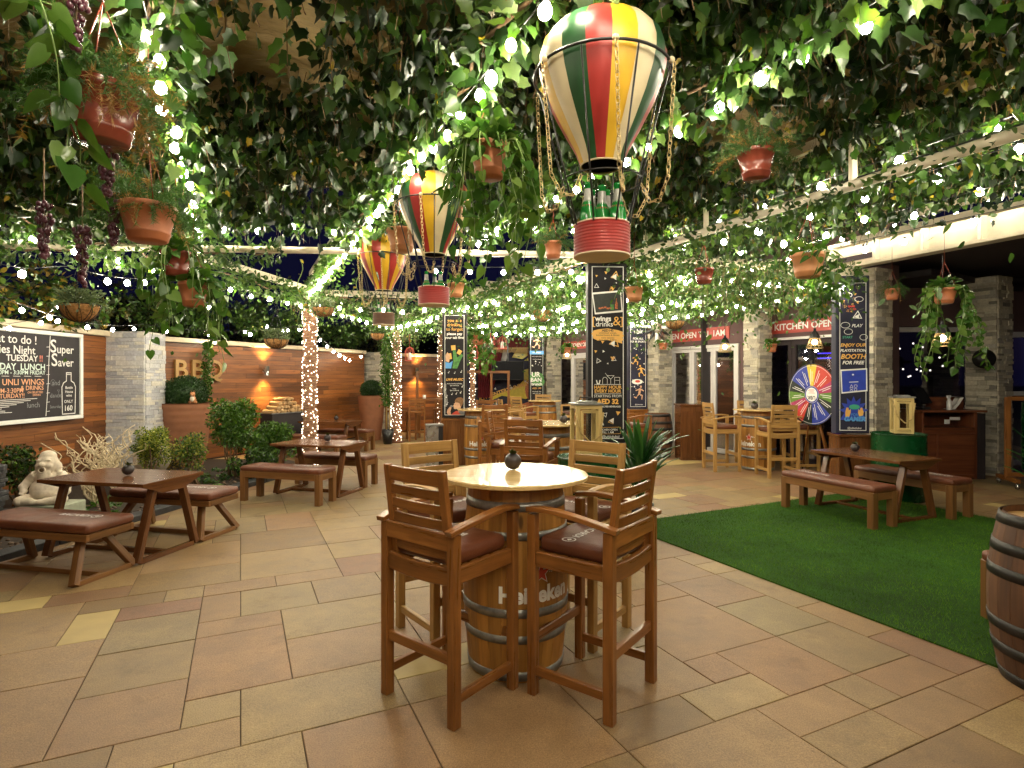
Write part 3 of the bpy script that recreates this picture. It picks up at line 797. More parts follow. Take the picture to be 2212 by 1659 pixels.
def make_bar_chair(mat='teak_varnished', arms=True):
    t = thing('bar_chair', 'x', 'bar chair', (0, 0, 0))
    hw, hd = .235, .215
    for sx in (-1, 1):
        mb = MB(); mb.bar((sx * hw, -hd, 0), (sx * hw, -hd, .885), .047, .052, (0, 1, 0)); mb.build('leg', mat, t, .004)
        mb = MB(); mb.bar((sx * hw, hd, 0), (sx * hw, hd, .915), .047, .047, (0, 1, 0)); mb.build('leg', mat, t, .004)
    fr = MB()
    for sx in (-1, 1): fr.bar((sx * (hw - .002), -hd + .024, .69), (sx * (hw - .002), hd - .024, .69), .03, .075)
    fr.bar((-hw + .02, hd, .69), (hw - .02, hd, .69), .03, .075)
    # curved rear rail
    fr.sweep([(a, -hd, .675 + .018 * (abs(a) / hw) ** 2) for a in np.linspace(-hw + .02, hw - .02, 9)], .03, .085)
    for y in (-.12, -.04, .04, .12): fr.bar((-hw + .02, y, .715), (hw - .02, y, .715), .055, .014)
    fr.build('seat_frame', mat, t, .003)
    bk = MB(); lean = lambda z: -hd + .028 - (z - .70) * .13
    for sx in (-1, 1): bk.bar((sx * (hw - .045), lean(.70), .70), (sx * (hw - .045), lean(1.175), 1.175), .042, .030, (0, 1, 0))
    for z, h in ((1.135, .078), (1.055, .054), (.985, .054), (.915, .054), (.845, .054), (.775, .052)):
        bk.sweep([(a, lean(z) - .022 * (1 - (a / hw) ** 2) + .006, z) for a in np.linspace(-hw + .06, hw - .06, 9)], .016, h - .006)
    bk.build('backrest', mat, t, .003)
    rl = MB(); rl.bar((-hw + .02, -hd - .012, .845), (hw - .02, -hd - .012, .845), .022, .082); rl.build('back_rail', mat, t, .004)
    if arms:
        for sx in (-1, 1):
            mb = MB(); N = 8; P = []
            for i in range(N + 1):
                u = i / N; P.append(Vector((sx * (hw + .004 + .018 * math.sin(u * PI)), -hd - .045 + u * .50, .893 + .055 * math.sin(min(1, u * 1.25) * PI / 2) * (1 - .0 * u) - .012 * max(0, u - .8) * 5)))
            mb.sweep(P, .052, .024)
            mb.build('armrest', mat, t, .003)
    st = [((-hw, -hd, .305), (hw, -hd, .305)), ((-hw, hd, .285), (hw, hd, .285)), ((-hw, -hd, .125), (-hw, hd, .125)), ((hw, -hd, .125), (hw, hd, .125))]
    for p, q in st:
        mb = MB(); mb.bar(p, q, .026, .05 if p[2] > .2 else .045); mb.build('stretcher', mat, t, .003)
    cu = MB(); rounded_slab(cu, .42, .40, .722, .800, .03, .008); c = cu.build('seat_cushion', 'brown_leather', t)
    lt = MB(); bacardi(lt, -.03, .02, .8095, .058, PI, c)
    return t

CH = make_bar_chair()
CHP = make_bar_chair('teak_pale')
def place_chair(proto, x, y, face, label, group):
    """face: the direction the sitter looks (dx, dy)"""
    rz = math.atan2(face[1], face[0]) - PI / 2
    if not proto.get('used'):
        proto['used'] = 1; o = proto; o.location = (x, y, 0); o.rotation_euler = (0, 0, rz); o['label'] = label; o['group'] = group
    else: o = dup(proto, (x, y, 0), rz, label, group); 
    return o
g1 = 'bar chairs round the barrel table in front'
place_chair(CH, -.315, 2.93, (.62, .78), 'near teak bar chair', g1)['label'] = 'near teak bar chair seen from behind, on the bench side of the front table'
place_chair(CH, .42, 2.96, (-.80, .60), 'near teak bar chair in side view by the lawn, back slats leaning towards the grass', g1)
place_chair(CHP, -.40, 3.66, (.62, -.78), 'pale teak bar chair across the front barrel table, on the picnic bench side', g1)
place_chair(CHP, .42, 3.66, (-.62, -.78), 'pale teak bar chair across the front barrel table, before the green drum', g1)

# ================================================================== barrels
def barrel_prof(r0, rb, h, z0=0, n=14, r1=None):
    r1 = r0 if r1 is None else r1
    return [((r0 + (r1 - r0) * i / n) + (rb - (r0 + r1) / 2) * math.sin(PI * i / n) ** .9, z0 + h * i / n) for i in range(n + 1)]
def rad_at(prof, z):
    for (ra, za), (rb, zb) in zip(prof, prof[1:]):
        if za <= z <= zb: return ra + (rb - ra) * (z - za) / max(1e-6, zb - za)
    return prof[-1][0]
def staved(mb, prof, n=26):
    for i in range(n):
        a0 = 2 * PI * i / n + .004; a1 = 2 * PI * (i + 1) / n - .004; off = random.random() * 4; b = len(mb.v)
        for r, z in prof:
            for a in (a0, (a0 + a1) / 2, a1): mb.v.append(Vector((r * math.cos(a), r * math.sin(a), z)))
        for q in range(len(prof) - 1):
            for s in (0, 1):
                A = b + q * 3 + s; z0, z1 = prof[q][1], prof[q + 1][1]; w = (a1 - a0) * prof[q][0] / 2
                mb.face((A, A + 1, A + 4, A + 3), [(z0, off + w * s), (z0, off + w * (s + 1)), (z1, off + w * (s + 1)), (z1, off + w * s)], 0, True)
    inner = [(r - .012, z) for r, z in prof]; mb.lathe(inner, 24)
def hoop(prof, z, w, t, mat):
    mb = MB(); ra, rb = rad_at(prof, z - w / 2), rad_at(prof, z + w / 2)
    mb.lathe([(ra - .004, z - w / 2), (ra + .0045, z - w / 2), (rb + .0045, z + w / 2), (rb - .004, z + w / 2)], 40)
    for a in (-1.75, -1.35):
        r = (ra + rb) / 2 + .005; mb.ball((r * math.cos(a), r * math.sin(a), z), .006, 6, 4)
    return mb.build('hoop', mat, t)
def wrap(prof, a0, z0, out=.003):
    def f(x, y):
        r = rad_at(prof, z0 + y) + out; a = a0 + x / r; return Vector((r * math.cos(a), r * math.sin(a), z0 + y))
    return f

def make_barrel_table(rot=0.0):
    t = thing('barrel_table', 'x', 'table', (0, 0, 0)); prof = barrel_prof(.262, .298, 1.035, 0, 16, .262)
    mb = MB(); staved(mb, prof, 24); mb.disc((0, 0, 1.0), .255, 24); mb.build('barrel_body', 'barrel_pine', t)
    for z, w in ((.035, .05), (.235, .042), (.375, .045), (.775, .042), (.925, .048)): hoop(prof, z, w, t, 'galvanised')
    mb = MB(); mb.lathe([(.0001, 1.036), (.405, 1.036), (.412, 1.040), (.412, 1.055), (.406, 1.060), (.0001, 1.0605)], 56, smooth=False)
    # planar grain
    b = 0
    mb.uv = [[(mb.v[i].x, mb.v[i].y + .3) for i in f] for f in mb.f]
    mb.build('table_top', 'tabletop_pine', t)
    a0 = -PI / 2 + .40 + rot
    mb = MB(); mb.text('Heineken', .118, wrap(prof, a0, .468), bold=.040, sx=.94); mb.build('lettering', 'chalk_bright', t); mb = MB(); mb.text('1873', .026, wrap(prof, a0 + .30, .585)); mb.build('year_mark', 'chalk_bright', t)
    mb = MB(); sp = star_pts(.066, .42); si = star_pts(.054, .40); g = wrap(prof, a0 + .06, .580); k = len(sp)
    mb.poly(sp, 0, g); o = mb.build('star_outline', 'chalk_bright', t)
    mb = MB(); mb.poly(si, 0, wrap(prof, a0 + .06, .580, .0045)); mb.build('star', 'print_red', t)
    return t
BT = make_barrel_table()
BT.location = (.02, 3.26, 0); BT['label'] = 'front barrel table with a round glossy pine top ringed by four chairs'; BT['group'] = 'barrel tables'

def succulent(r=.05):
    t = thing('succulent_pot', 'x', 'potted plant', (0, 0, 0)); mb = MB(); N = 18; prof = []
    for i in range(N + 1):
        a = -PI / 2 * .86 + (PI / 2 * .86 + PI / 2 * .74) * i / N; rr = r * math.cos(a) * (1 + (.025 if i % 2 else -.02)); prof.append((rr, r + r * .97 * math.sin(a)))
    prof = [(.0001, prof[0][1])] + prof + [(prof[-1][0] * .85, prof[-1][1] - .006)]
    mb.lathe(prof, 28); mb.build('round_pot', 'ceramic_dark', t)
    mb = MB(); mb.disc((0, 0, prof[-1][1]), prof[-1][0], 16); mb.build('soil', 'soil', t)
    n = 26; a = rnd(n, 0, 6.28); e = rnd(n, .2, 1.3); tip = np.stack([np.cos(a) * np.cos(e), np.sin(a) * np.cos(e), np.sin(e)], 1)
    pos = np.tile([[0, 0, prof[-1][1]]], (n, 1)) + tip * .006
    V, F = leaf_arrays('oval', pos, rnd(n, r * .5, r * .85), tip, rnd(n, -.4, .4)); tri_object('leaves', [(V, F, 'olive_leaf')], t)
    return t
SP = succulent(); SP.location = (.005, 3.38, 1.0605); SP['label'] = 'ribbed dark ball pot with a succulent on the front barrel table'; SP['group'] = 'succulent pots on the tables'
def pot_on(x, y, z, label, sc=1.0): return dup(SP, (x, y, z), random.uniform(0, 6), label, 'succulent pots on the tables', sc)

# ================================================================== picnic tables and benches
def make_picnic_table(L=1.12, Wd=.70, H=.70, gable=True):
    t = thing('picnic_table', 'x', 'table', (0, 0, 0)); m = 'walnut_dark'
    mb = MB(); k = 3
    for i in range(k): mb.bar((-L / 2, -Wd / 2 + Wd * (i + .5) / k, H - .015), (L / 2, -Wd / 2 + Wd * (i + .5) / k, H - .015), Wd / k - .0006, .03)
    mb.build('table_top', m, t, .001)
    for sx in (-1, 1):
        x = sx * (L / 2 - .085)
        for sy in (-1, 1):
            mb = MB(); mb.bar((x, sy * (Wd / 2 - .02), 0.02), (x - sx * .0, sy * (Wd / 2 - .20), H - .03), .045, .07, (1, 0, 0)); mb.build('leg', m, t, .003)
        mb = MB(); mb.bar((x, -Wd / 2 + .05, .022), (x, Wd / 2 - .05, .022), .045, .044); mb.build('foot_rail', m, t, .003)
        mb = MB(); xx = sx * (L / 2 - .015)
        mb.prism([(-Wd / 2 + .01, 0), (Wd / 2 - .01, 0), (.12, -.085), (-.12, -.085)][::-1], 0, .022, 0, lambda a, b, z: Vector((xx - sx * z, a, H - .031 + b)))
        mb.build('apron', m, t, .002)
    mb = MB(); mb.bar((-L / 2 + .1, 0, .022), (L / 2 - .1, 0, .022), .05, .04); mb.build('stretcher', m, t, .003)
    return t
def make_bench(L=1.2, D=.36, H=.46, splay=False):
    t = thing('bench', 'x', 'bench', (0, 0, 0)); m = 'bench_wood'
    mb = MB(); zf = H - .105
    for sy in (-1, 1): mb.bar((-L / 2 + .01, sy * (D / 2 - .02), zf), (L / 2 - .01, sy * (D / 2 - .02), zf), .03, .055 if splay else .085)
    for sx in (-1, 1): mb.bar((sx * (L / 2 - .025), -D / 2 + .036, zf), (sx * (L / 2 - .025), D / 2 - .036, zf), .03, .055 if splay else .085)
    mb.box((0, 0, zf + .028 if splay else zf + .03), (L - .1, D - .1, .015)); mb.build('seat_frame', m, t, .003)
    for sx in (-1, 1):
        for sy in (-1, 1):
            mb = MB()
            if splay: mb.bar((sx * (L / 2 - .07), sy * (D / 2 + .045), .015), (sx * (L / 2 - .20), sy * .085, zf - .02), .05, .06, (1, 0, 0))
            else: mb.bar((sx * (L / 2 - .04), sy * (D / 2 - .04), 0), (sx * (L / 2 - .04), sy * (D / 2 - .04), zf + .04), .075, .075, (0, 1, 0))
            mb.build('leg', m, t, .004)
        if splay:
            mb = MB(); mb.bar((sx * (L / 2 - .075), -D / 2 - .02, .022), (sx * (L / 2 - .075), D / 2 + .02, .022), .045, .042); mb.build('foot_rail', m, t, .003)
    if splay:
        mb = MB(); mb.bar((-L / 2 + .09, 0, .022), (L / 2 - .09, 0, .022), .05, .04); mb.build('stretcher', m, t, .003)
    cu = MB(); rounded_slab(cu, L, D, H - .072, H, .03, .006); c = cu.build('seat_cushion', 'brown_leather', t)
    lt = MB(); bacardi(lt, L * .18, .02, H + .0078, .07, 0, c)
    return t
PT = make_picnic_table(); BS = make_bench(1.2, .44, .47, True); BB = make_bench(1.2, .38, .46, False)
def put(o, first, x, y, rz, label, group, sc=None):
    if first: o.location = (x, y, 0); o.rotation_euler = (0, 0, rz); o['label'] = label; o['group'] = group; return o
    return dup(o, (x, y, 0), rz, label, group, sc)
gt, gb = 'picnic tables', 'cushioned benches'
r1_ = R(-12)
put(PT, 1, -3.60, 5.30, r1_, 'dark picnic table in front of the white statue', gt)
put(BS, 1, -3.80, 4.72, r1_, 'splay legged cushioned bench cut by the picture edge below the statue', gb)
put(BS, 0, -3.50, 5.93, r1_, 'splay legged cushioned bench between the statue table and the yellow shrub', gb)
r2_ = R(-16)
put(PT, 0, -2.70, 8.05, r2_, 'dark picnic table in front of the fairy lit post and leafy bush', gt)
put(BB, 0 if False else 1, -2.92, 7.46, r2_, 'block legged bench with brown cushion just past the front patio tables and bush', gb)['label'] = 'block legged bench on the near side of the table by the leafy bush'
put(BB, 0, -2.66, 8.66, r2_, 'block legged bench on the far side of the table by the fairy lit post', gb)
put(PT, 0, -3.85, 12.15, R(-14), 'far picnic table close to the tall planter with a clipped ball', gt)
put(BB, 0, -3.95, 11.5, R(-14), 'far bench just behind the first fairy lit post', gb)
put(BB, 0, -3.70, 12.8, R(-14), 'far bench touching the tall terracotta planter with a clipped ball', gb)
rr_ = R(-68)
put(PT, 0, 4.30, 6.82, rr_, 'dark picnic table on the artificial lawn in front of the green drum', gt, 1.0)
put(BB, 0, 3.73, 6.60, rr_ + PI, 'block legged bench on the lawn side nearer the barrel chairs', gb)
put(BB, 0, 4.88, 7.02, rr_, 'block legged bench behind the lawn table, near the till', gb)
put(BB, 0, 3.70, 3.56, R(-8), 'bench end poking out behind the dark oak barrel', gb)
pot_on(-3.56, 5.30, .702, 'dark ball pot on the picnic table by the statue'); pot_on(-2.62, 8.12, .702, 'dark ball pot on the picnic table by the leafy bush')
pot_on(-3.75, 12.2, .702, 'dark ball pot on the far picnic table by the planter'); pot_on(4.20, 7.0, .702, 'grey ball pot on the picnic table on the lawn')

# more barrel tables and their chairs
def table_at(x, y, rz, label): 
    return dup(BT, (x, y, 0), rz, label, 'barrel tables')
table_at(.45, 6.95, -.35, 'barrel table beside the pale wooden lantern and wings banner'); pot_on(.62, 6.85, 1.0605, 'dark ball pot on the barrel table beside the wooden lantern')
table_at(-.55, 10.1, -.35, 'barrel table just beyond the you are drinking banner'); pot_on(-.3, 10.1, 1.0605, 'spiky plant pot on the barrel table beyond the singer banner')
table_at(.80, 14.0, 0, 'far pale barrel table in front of the stage')
table_at(4.32, 10.05, -1.35, 'barrel table before the stone pillar and white doors'); pot_on(4.2, 9.9, 1.0605, 'dark ball pot on the barrel table near the white doors', 1.2)
g2 = 'bar chairs at the barrel table by the wooden lantern'; g3 = 'bar chairs at the barrel table beyond the singer banner'; g4 = 'bar chairs at the far barrel table'; g5 = 'bar chairs near the white folding doors'
place_chair(CH, .20, 6.15, (.35, .94), 'teak bar chair with its back to us directly behind the front table pot', g2)
place_chair(CH, -.05, 7.3, (.95, -.1), 'teak bar chair facing the lantern table from the singer banner side', g2)
place_chair(CH, .95, 7.75, (-.5, -.85), 'teak bar chair half hidden behind the wings banner', g2)
place_chair(CH, -.30, 9.45, (-.1, 1), 'teak bar chair with its back to us at the barrel by the singer banner', g3)
place_chair(CH, -.5, 10.95, (0, -1), 'teak bar chair across the table beyond the singer banner, only its top rail showing', g3)
place_chair(CHP, .28, 13.4, (.8, .6), 'pale bar chair on the near side of the far barrel table', g4)
place_chair(CHP, .82, 14.8, (0, -1), 'pale bar chair behind the far barrel table', g4)
place_chair(CHP, 1.42, 13.9, (-1, .1), 'pale bar chair facing the far barrel table from the doors side', g4)
place_chair(CHP, .0, 11.6, (1, .2), 'pale bar chair in side view between the stage and the barrel tables', g4)
place_chair(CHP, 3.66, 10.0, (1, .08), 'pale bar chair in side view before the white doors, brown cushion showing', g5)
place_chair(CHP, 4.33, 9.35, (-.05, 1), 'pale bar chair with its back to us at the table near the white doors', g5)
place_chair(CHP, 4.98, 9.9, (-1, .1), 'pale bar chair in front of the prize wheel', g5)
place_chair(CHP, 4.50, 10.7, (-.1, -1), 'pale bar chair beyond the table, against the stone pillar', g5)
place_chair(CH, 2.15, 10.2, (1, .3), 'bar chair behind the spiky plant beside the oak barrel', g5)

# dark stained high stools and table at the far wall
def make_stool():
    t = thing('high_stool', 'x', 'stool', (0, 0, 0)); m = 'teak_varnished'
    for sx in (-1, 1):
        mb = MB(); mb.bar((sx * .19, -.18, 0), (sx * .19, -.2, 1.08), .04, .04, (0, 1, 0)); mb.build('leg', m, t)
        mb = MB(); mb.bar((sx * .19, .18, 0), (sx * .19, .18, .72), .04, .04, (0, 1, 0)); mb.build('leg', m, t)
    mb = MB()
    for z in (.84, .92, 1.0, 1.06): mb.bar((-.19, -.195, z), (.19, -.195, z), .018, .045)
    mb.build('backrest', m, t)
    mb = MB(); mb.box((0, 0, .74), (.42, .42, .05)); mb.build('seat', m, t, .005)
    for z, y in ((.25, -.18), (.2, .18)):
        mb = MB(); mb.bar((-.19, y, z), (.19, y, z), .022, .04); mb.build('stretcher', m, t)
    return t
ST = make_stool(); gs = 'high stools by the far board wall'
ST.location = (-2.42, 14.6, 0); ST.rotation_euler = (0, 0, .15); ST['label'] = 'high slat backed stool in front of the far wall table'; ST['group'] = gs
dup(ST, (-3.0, 14.9, 0), -.5, 'dark high stool next to the second fairy lit post', gs)
dup(ST, (-1.95, 15.8, 0), PI, 'high stool behind the far wall table', gs)
t = thing('high_table', 'square wooden high table with a candle by the far board wall', 'table', (-2.15, 15.1, 0))
mb = MB(); mb.box((0, 0, 1.04), (.8, .7, .04)); mb.build('table_top', 'teak_varnished', t, .004)
for sx in (-1, 1):
    for sy in (-1, 1): mb = MB(); mb.bar((sx * .34, sy * .29, 0), (sx * .34, sy * .29, 1.02), .05, .05, (0, 1, 0)); mb.build('leg', 'teak_varnished', t)
mb = MB(); mb.lathe([(.0001, 0), (.045, 0), (.04, .1), (.034, .1), (.034, .02), (.0001, .02)], 14); o = mb.build('candle_glass', 'white_plastic', loc=(-2.3, 15.0, 1.06)); tag(o, 'small white candle glass on the far high table', 'candle')
# wooden pergola frame screen at the far wall
t = thing('timber_screen', 'tall open timber frame beside the stage', 'screen', (-1.15, 16.6, 0))
mb = MB()
for x in (-1.6, -.9, .55, 1.05): mb.bar((x, 0, 0), (x, 0, 1.75), .07, .07, (0, 1, 0))
mb.bar((-1.63, 0, 1.78), (1.09, 0, 1.78), .07, .07); mb.build('screen_frame', 'teak_varnished', t, .004)

# oak barrels with black hoops
def oak_barrel(label, x, y, r, h, group='dark oak barrels'):
    t = thing('oak_barrel', label, 'barrel', (x, y, 0), random.uniform(0, 3), group); prof = barrel_prof(r * .82, r, h, 0, 16)
    mb = MB(); staved(mb, prof, 24); mb.build('barrel_body', 'oak_barrel', t)
    for f in (.035, .20, .345, .655, .80, .965): hoop(prof, h * f, h * .062, t, 'hoop_black')
    mb = MB(); mb.disc((0, 0, h - .035), r * .80, 28); mb.build('barrel_head', 'teak_pale', t)
    return t
oak_barrel('oak barrel with black hoops cut by the picture edge beside the lawn', 2.88, 2.98, .315, .885)
oak_barrel('oak barrel with black hoops below the sports banner pillar', 2.98, 11.7, .30, .88)
# ================================================================== tall banners on the pergola posts
def tri_motif(mb, x, y, s, rot, f, solid=True):
    P = [(x + s * math.cos(rot + k * 2 * PI / 3), y + s * math.sin(rot + k * 2 * PI / 3)) for k in range(3)]
    if solid: mb.poly(P, 0, f)
    else:
        q = .72
        Q = [(x + q * (a - x), y + q * (b - y)) for a, b in P]
        for k in range(3):
            j = (k + 1) % 3; mb.poly([P[k], P[j], Q[j], Q[k]], 0, f)

def banner(label, pos, rz, w, z0, z1, mat, boxed=True, boxmat='teak_varnished', post=3.1):
    """four sided printed column cover; front face looks along local -Y"""
    t = thing('banner_column', label, 'banner', (pos[0], pos[1], 0), rz, 'printed banner columns'); d = .16
    mb = MB(); N = 8
    mb.box((0, 0, (z0 + z1) / 2), (w, d, z1 - z0)); mb.build('banner_sleeve', mat, t, .008)
    mb = MB(); mb.bar((0, 0, z1 - .01), (0, 0, post), .09, .09, (0, 1, 0)); mb.build('post', 'pipe_paint', t)
    if boxed:
        mb = MB(); mb.box((0, .02, (z0 - .03) / 2), (w * .94, w * .75, z0 - .05)); mb.build('plinth', boxmat, t, .004)
        mb = MB(); mb.box((0, .02, z0 - .03), (w * 1.02, w * .82, .035)); mb.build('plinth_cap', boxmat, t, .003)
    f = lambda x, y, o=.004: Vector((x, -d / 2 - o, y))
    return t, f
def frame_line(t, f, w, z0, z1, mat='print_white', lw=.008):
    mb = MB(); a = w / 2
    for P in ([(-a, z0), (a, z0), (a, z0 + lw), (-a, z0 + lw)], [(-a, z1 - lw), (a, z1 - lw), (a, z1), (-a, z1)], [(-a, z0 + lw), (-a + lw, z0 + lw), (-a + lw, z1 - lw), (-a, z1 - lw)], [(a - lw, z0 + lw), (a, z0 + lw), (a, z1 - lw), (a - lw, z1 - lw)]):
        mb.poly(P, 0, f)
    mb.build('border_line', mat, t)
def words_on(t, f, items, mat, name='lettering', o=.006):
    mb = MB(); g = lambda x, y: f(x, y, o)
    for it in items:
        s, size, x, y = it[:4]; kw = it[4] if len(it) > 4 else {}
        mb.text(s, size, lambda a, b, x=x, y=y: g(a + x, b + y), **kw)
    return mb.build(name, mat, t)
def shapes_on(t, f, polys, mat, name='printed_shape', o=.005):
    mb = MB()
    for P in polys: mb.poly(P, 0, lambda x, y: f(x, y, o))
    return mb.build(name, mat, t)
def ell(cx, cy, rx, ry, n=20, a0=0, a1=2 * PI): return [(cx + rx * math.cos(a0 + (a1 - a0) * i / n), cy + ry * math.sin(a0 + (a1 - a0) * i / n)) for i in range(n)]
def stroke(pts, w, closed=False):
    out = []; n = len(pts)
    for i in range(n if closed else n - 1):
        a, b = Vector(pts[i]), Vector(pts[(i + 1) % n]); d = (b - a)
        if d.length < 1e-6: continue
        d.normalize(); q = Vector((-d.y, d.x)) * w / 2; e = d * w * .3
        out.append([tuple(a - q - e), tuple(b - q + e), tuple(b + q + e), tuple(a + q - e)])
    return out

# ---- wings & drinks
t, f = banner('tall black WINGS & DRINKS banner column with a happy hour panel', (1.10, 6.68), .05, .455, .86, 2.93, 'banner_black', True, 'interior_dark')
w = .37; frame_line(t, f, w, .90, 2.89)
random.seed(31)
wt = MB(); gd = MB(); F2 = lambda x, y: f(x, y, .006)
for x, y, s, r, sol, c in [(-.13, 2.78, .016, .3, 1, 1), (-.02, 2.82, .022, .5, 1, 1), (.08, 2.77, .042, 1.0, 1, 0), (.09, 2.78, .062, 1.4, 0, 1), (-.03, 2.75, .014, 0, 1, 0), (-.13, 2.66, .034, 1.6, 0, 0), (.06, 2.64, .032, .5, 1, 1), (.04, 2.62, .03, 2, 0, 1), (.10, 2.70, .01, 1, 1, 0),
                           (-.06, 2.02, .022, .4, 1, 1), (.06, 2.00, .042, 1.0, 1, 0), (.08, 2.01, .07, 1.3, 0, 1), (-.14, 1.91, .02, .4, 1, 1), (-.05, 1.91, .018, 2, 1, 0), (-.11, 1.80, .036, 2.0, 0, 0), (.06, 1.83, .034, .5, 1, 1), (.07, 1.82, .036, 1.6, 0, 0), (.0, 1.77, .012, 1, 1, 0),
                           (-.11, 1.19, .014, 1, 1, 0), (-.03, 1.18, .034, .8, 0, 0), (.12, 1.20, .032, .4, 1, 1), (.05, 1.11, .038, 1.0, 1, 0), (.04, 1.10, .04, 1.2, 0, 1), (-.06, 1.07, .022, 1.4, 1, 0), (-.08, 1.10, .02, .8, 1, 1)]:
    tri_motif(gd if c else wt, x, y, s, r, F2, sol)
wt.build('printed_triangles', 'print_white', t); gd.build('printed_triangles', 'print_gold', t)
# photo panel
shapes_on(t, f, [[(-.185, 2.585), (.155, 2.615), (.175, 2.365), (-.150, 2.335)][::-1]], 'print_white', 'photo_border', .006)
shapes_on(t, f, [[(-.170, 2.565), (.143, 2.595), (.160, 2.385), (-.140, 2.355)][::-1]], 'print_dark', 'photo_print', .008)
shapes_on(t, f, [ell(-.09 + .03 * k, 2.405 + .006 * (k % 3), .02, .010) for k in range(5)], 'print_food', 'printed_wings', .010)
shapes_on(t, f, [[(.085, 2.40), (.115, 2.40), (.115, 2.46), (.105, 2.49), (.105, 2.52), (.095, 2.52), (.095, 2.49), (.085, 2.46)]], 'print_food', 'printed_bottle', .010)
shapes_on(t, f, [[(.03, 2.39), (.07, 2.39), (.07, 2.45), (.03, 2.45)]], 'print_green', 'printed_glass', .010)
words_on(t, f, [('wings', .082, -.052, 2.285, dict(bold=.03)), ('drinks', .082, -.040, 2.222, dict(bold=.008))], 'print_white')
words_on(t, f, [('&', .15, .105, 2.255, {}), ('[', .13, -.165, 2.258, {}), (']', .13, .165, 2.258, {})], 'print_gold')
blob = [(-.17, 2.06), (-.12, 2.035), (0, 2.04), (.10, 2.02), (.17, 2.00), (.165, 2.03), (.185, 2.045), (.17, 2.065), (.19, 2.09), (.172, 2.11), (.18, 2.135), (.12, 2.155), (.0, 2.175), (-.10, 2.165), (-.165, 2.15), (-.175, 2.13), (-.19, 2.115), (-.175, 2.09)]
shapes_on(t, f, [blob], 'print_gold', 'paint_patch', .005)
words_on(t, f, [('AED145', .040, 0, 2.150, dict(bold=.03)), ('unlimited wings,', .032, 0, 2.122), ('bottled beers & bevies', .030, 0, 2.096), ('every saturday', .026, 0, 2.066), ('from 1pm - 3:30pm', .026, 0, 2.042)], 'print_dark', o=.008)
words_on(t, f, [('HAPPY HOUR', .052, 0, 1.495, dict(bold=.03)), ('EVERY HOUR', .052, 0, 1.450, dict(bold=.03)), ('AED 32', .078, 0, 1.328, dict(bold=.045))], 'print_gold')
words_on(t, f, [('STARTING FROM', .042, 0, 1.392), ('ON SELECTED BEVERAGES', .0255, 0, 1.272, dict(bold=.025)), ('KITCHEN OPEN', .032, -.0, 1.005, dict(bold=.01)), ('TILL 1 AM', .032, 0, .975, dict(bold=.01)), ('@ubkdubai', .044, .035, .925, dict(bold=.01))], 'print_white')
shapes_on(t, f, [[(-.155, 1.526), (.155, 1.526), (.155, 1.531), (-.155, 1.531)], [(-.155, 1.418), (.155, 1.418), (.155, 1.422), (-.155, 1.422)], [(-.155, .910), (-.120, .910), (-.120, .940), (-.155, .940)]], 'print_white')
gl = stroke([(-.13, 1.575), (-.12, 1.535), (-.10, 1.535), (-.09, 1.575)], .012) + stroke([(-.06, 1.535), (-.06, 1.59), (-.045, 1.61), (-.02, 1.61), (-.005, 1.59), (-.005, 1.535)], .004) + stroke([(-.01, 1.63), (.075, 1.63), (.035, 1.59), (-.01, 1.63)], .004) + stroke([(.035, 1.59), (.035, 1.535)], .004) + stroke([(.02, 1.60), (-.03, 1.66)], .003) + stroke([(.08, 1.535), (.08, 1.61), (.14, 1.61), (.14, 1.535)], .004) + stroke([(.085, 1.575), (.135, 1.575)], .003)
shapes_on(t, f, gl, 'print_white', 'printed_glasses')
shapes_on(t, f, stroke([(-.155, .955), (-.15, 1.03), (.15, 1.035), (.15, .96), (-.155, .955)], .004), 'print_gold', 'printed_box')

# ---- you are drinking to forget
t, f = banner('black banner column reading please pay your tab first, with a singer at its foot', (-1.06, 10.6), .02, .45, .87, 2.80, 'banner_black', True)
frame_line(t, f, .36, .92, 2.76)
words_on(t, f, [('you are', .085, .0, 2.66), ('drinking', .085, .0, 2.58), ('to forget', .085, .0, 2.50)], 'print_gold')
words_on(t, f, [('please pay', .068, 0, 2.415, dict(bold=.03)), ('your tab first', .066, 0, 2.345, dict(bold=.02)), ('every tuesday to friday', .030, 0, 1.50), ('8pm onwards', .030, 0, 1.465), ('friday', .030, 0, 1.405), ('9pm onwards', .030, 0, 1.375)], 'print_white')
words_on(t, f, [('LIVE MUSIC', .062, 0, 1.575, dict(bold=.03, shear=.3))], 'print_gold')
# generic raised mugs
def mug(cx, cy, s, tilt):
    c_, s_ = math.cos(tilt), math.sin(tilt)
    return [(cx + (x * c_ - y * s_) * s, cy + (x * s_ + y * c_) * s) for x, y in ((-.5, -.6), (.5, -.6), (.55, .6), (-.55, .6))]
shapes_on(t, f, [mug(-.02, 2.16, .075, .1), mug(.09, 2.08, .07, -.5), mug(-.10, 2.0, .09, .2)], 'print_gold', 'printed_mug')
shapes_on(t, f, [[(-.04, 1.78), (.05, 1.78), (.12, 1.95), (.16, 2.02), (.13, 2.05), (.05, 1.98), (.02, 2.12), (-.03, 2.12), (-.02, 1.9)]], 'print_green', 'printed_arm', .0055)
shapes_on(t, f, [[(-.165, 1.78), (-.06, 1.78), (-.03, 1.92), (-.09, 1.88), (-.165, 1.90)]], 'print_sky', 'printed_sleeve', .0055)
shapes_on(t, f, [[(-.16, 1.91), (-.10, 1.89), (-.08, 2.02), (-.13, 2.08), (-.165, 2.02)]], 'print_skin', 'printed_hand', .0055)
notes = []
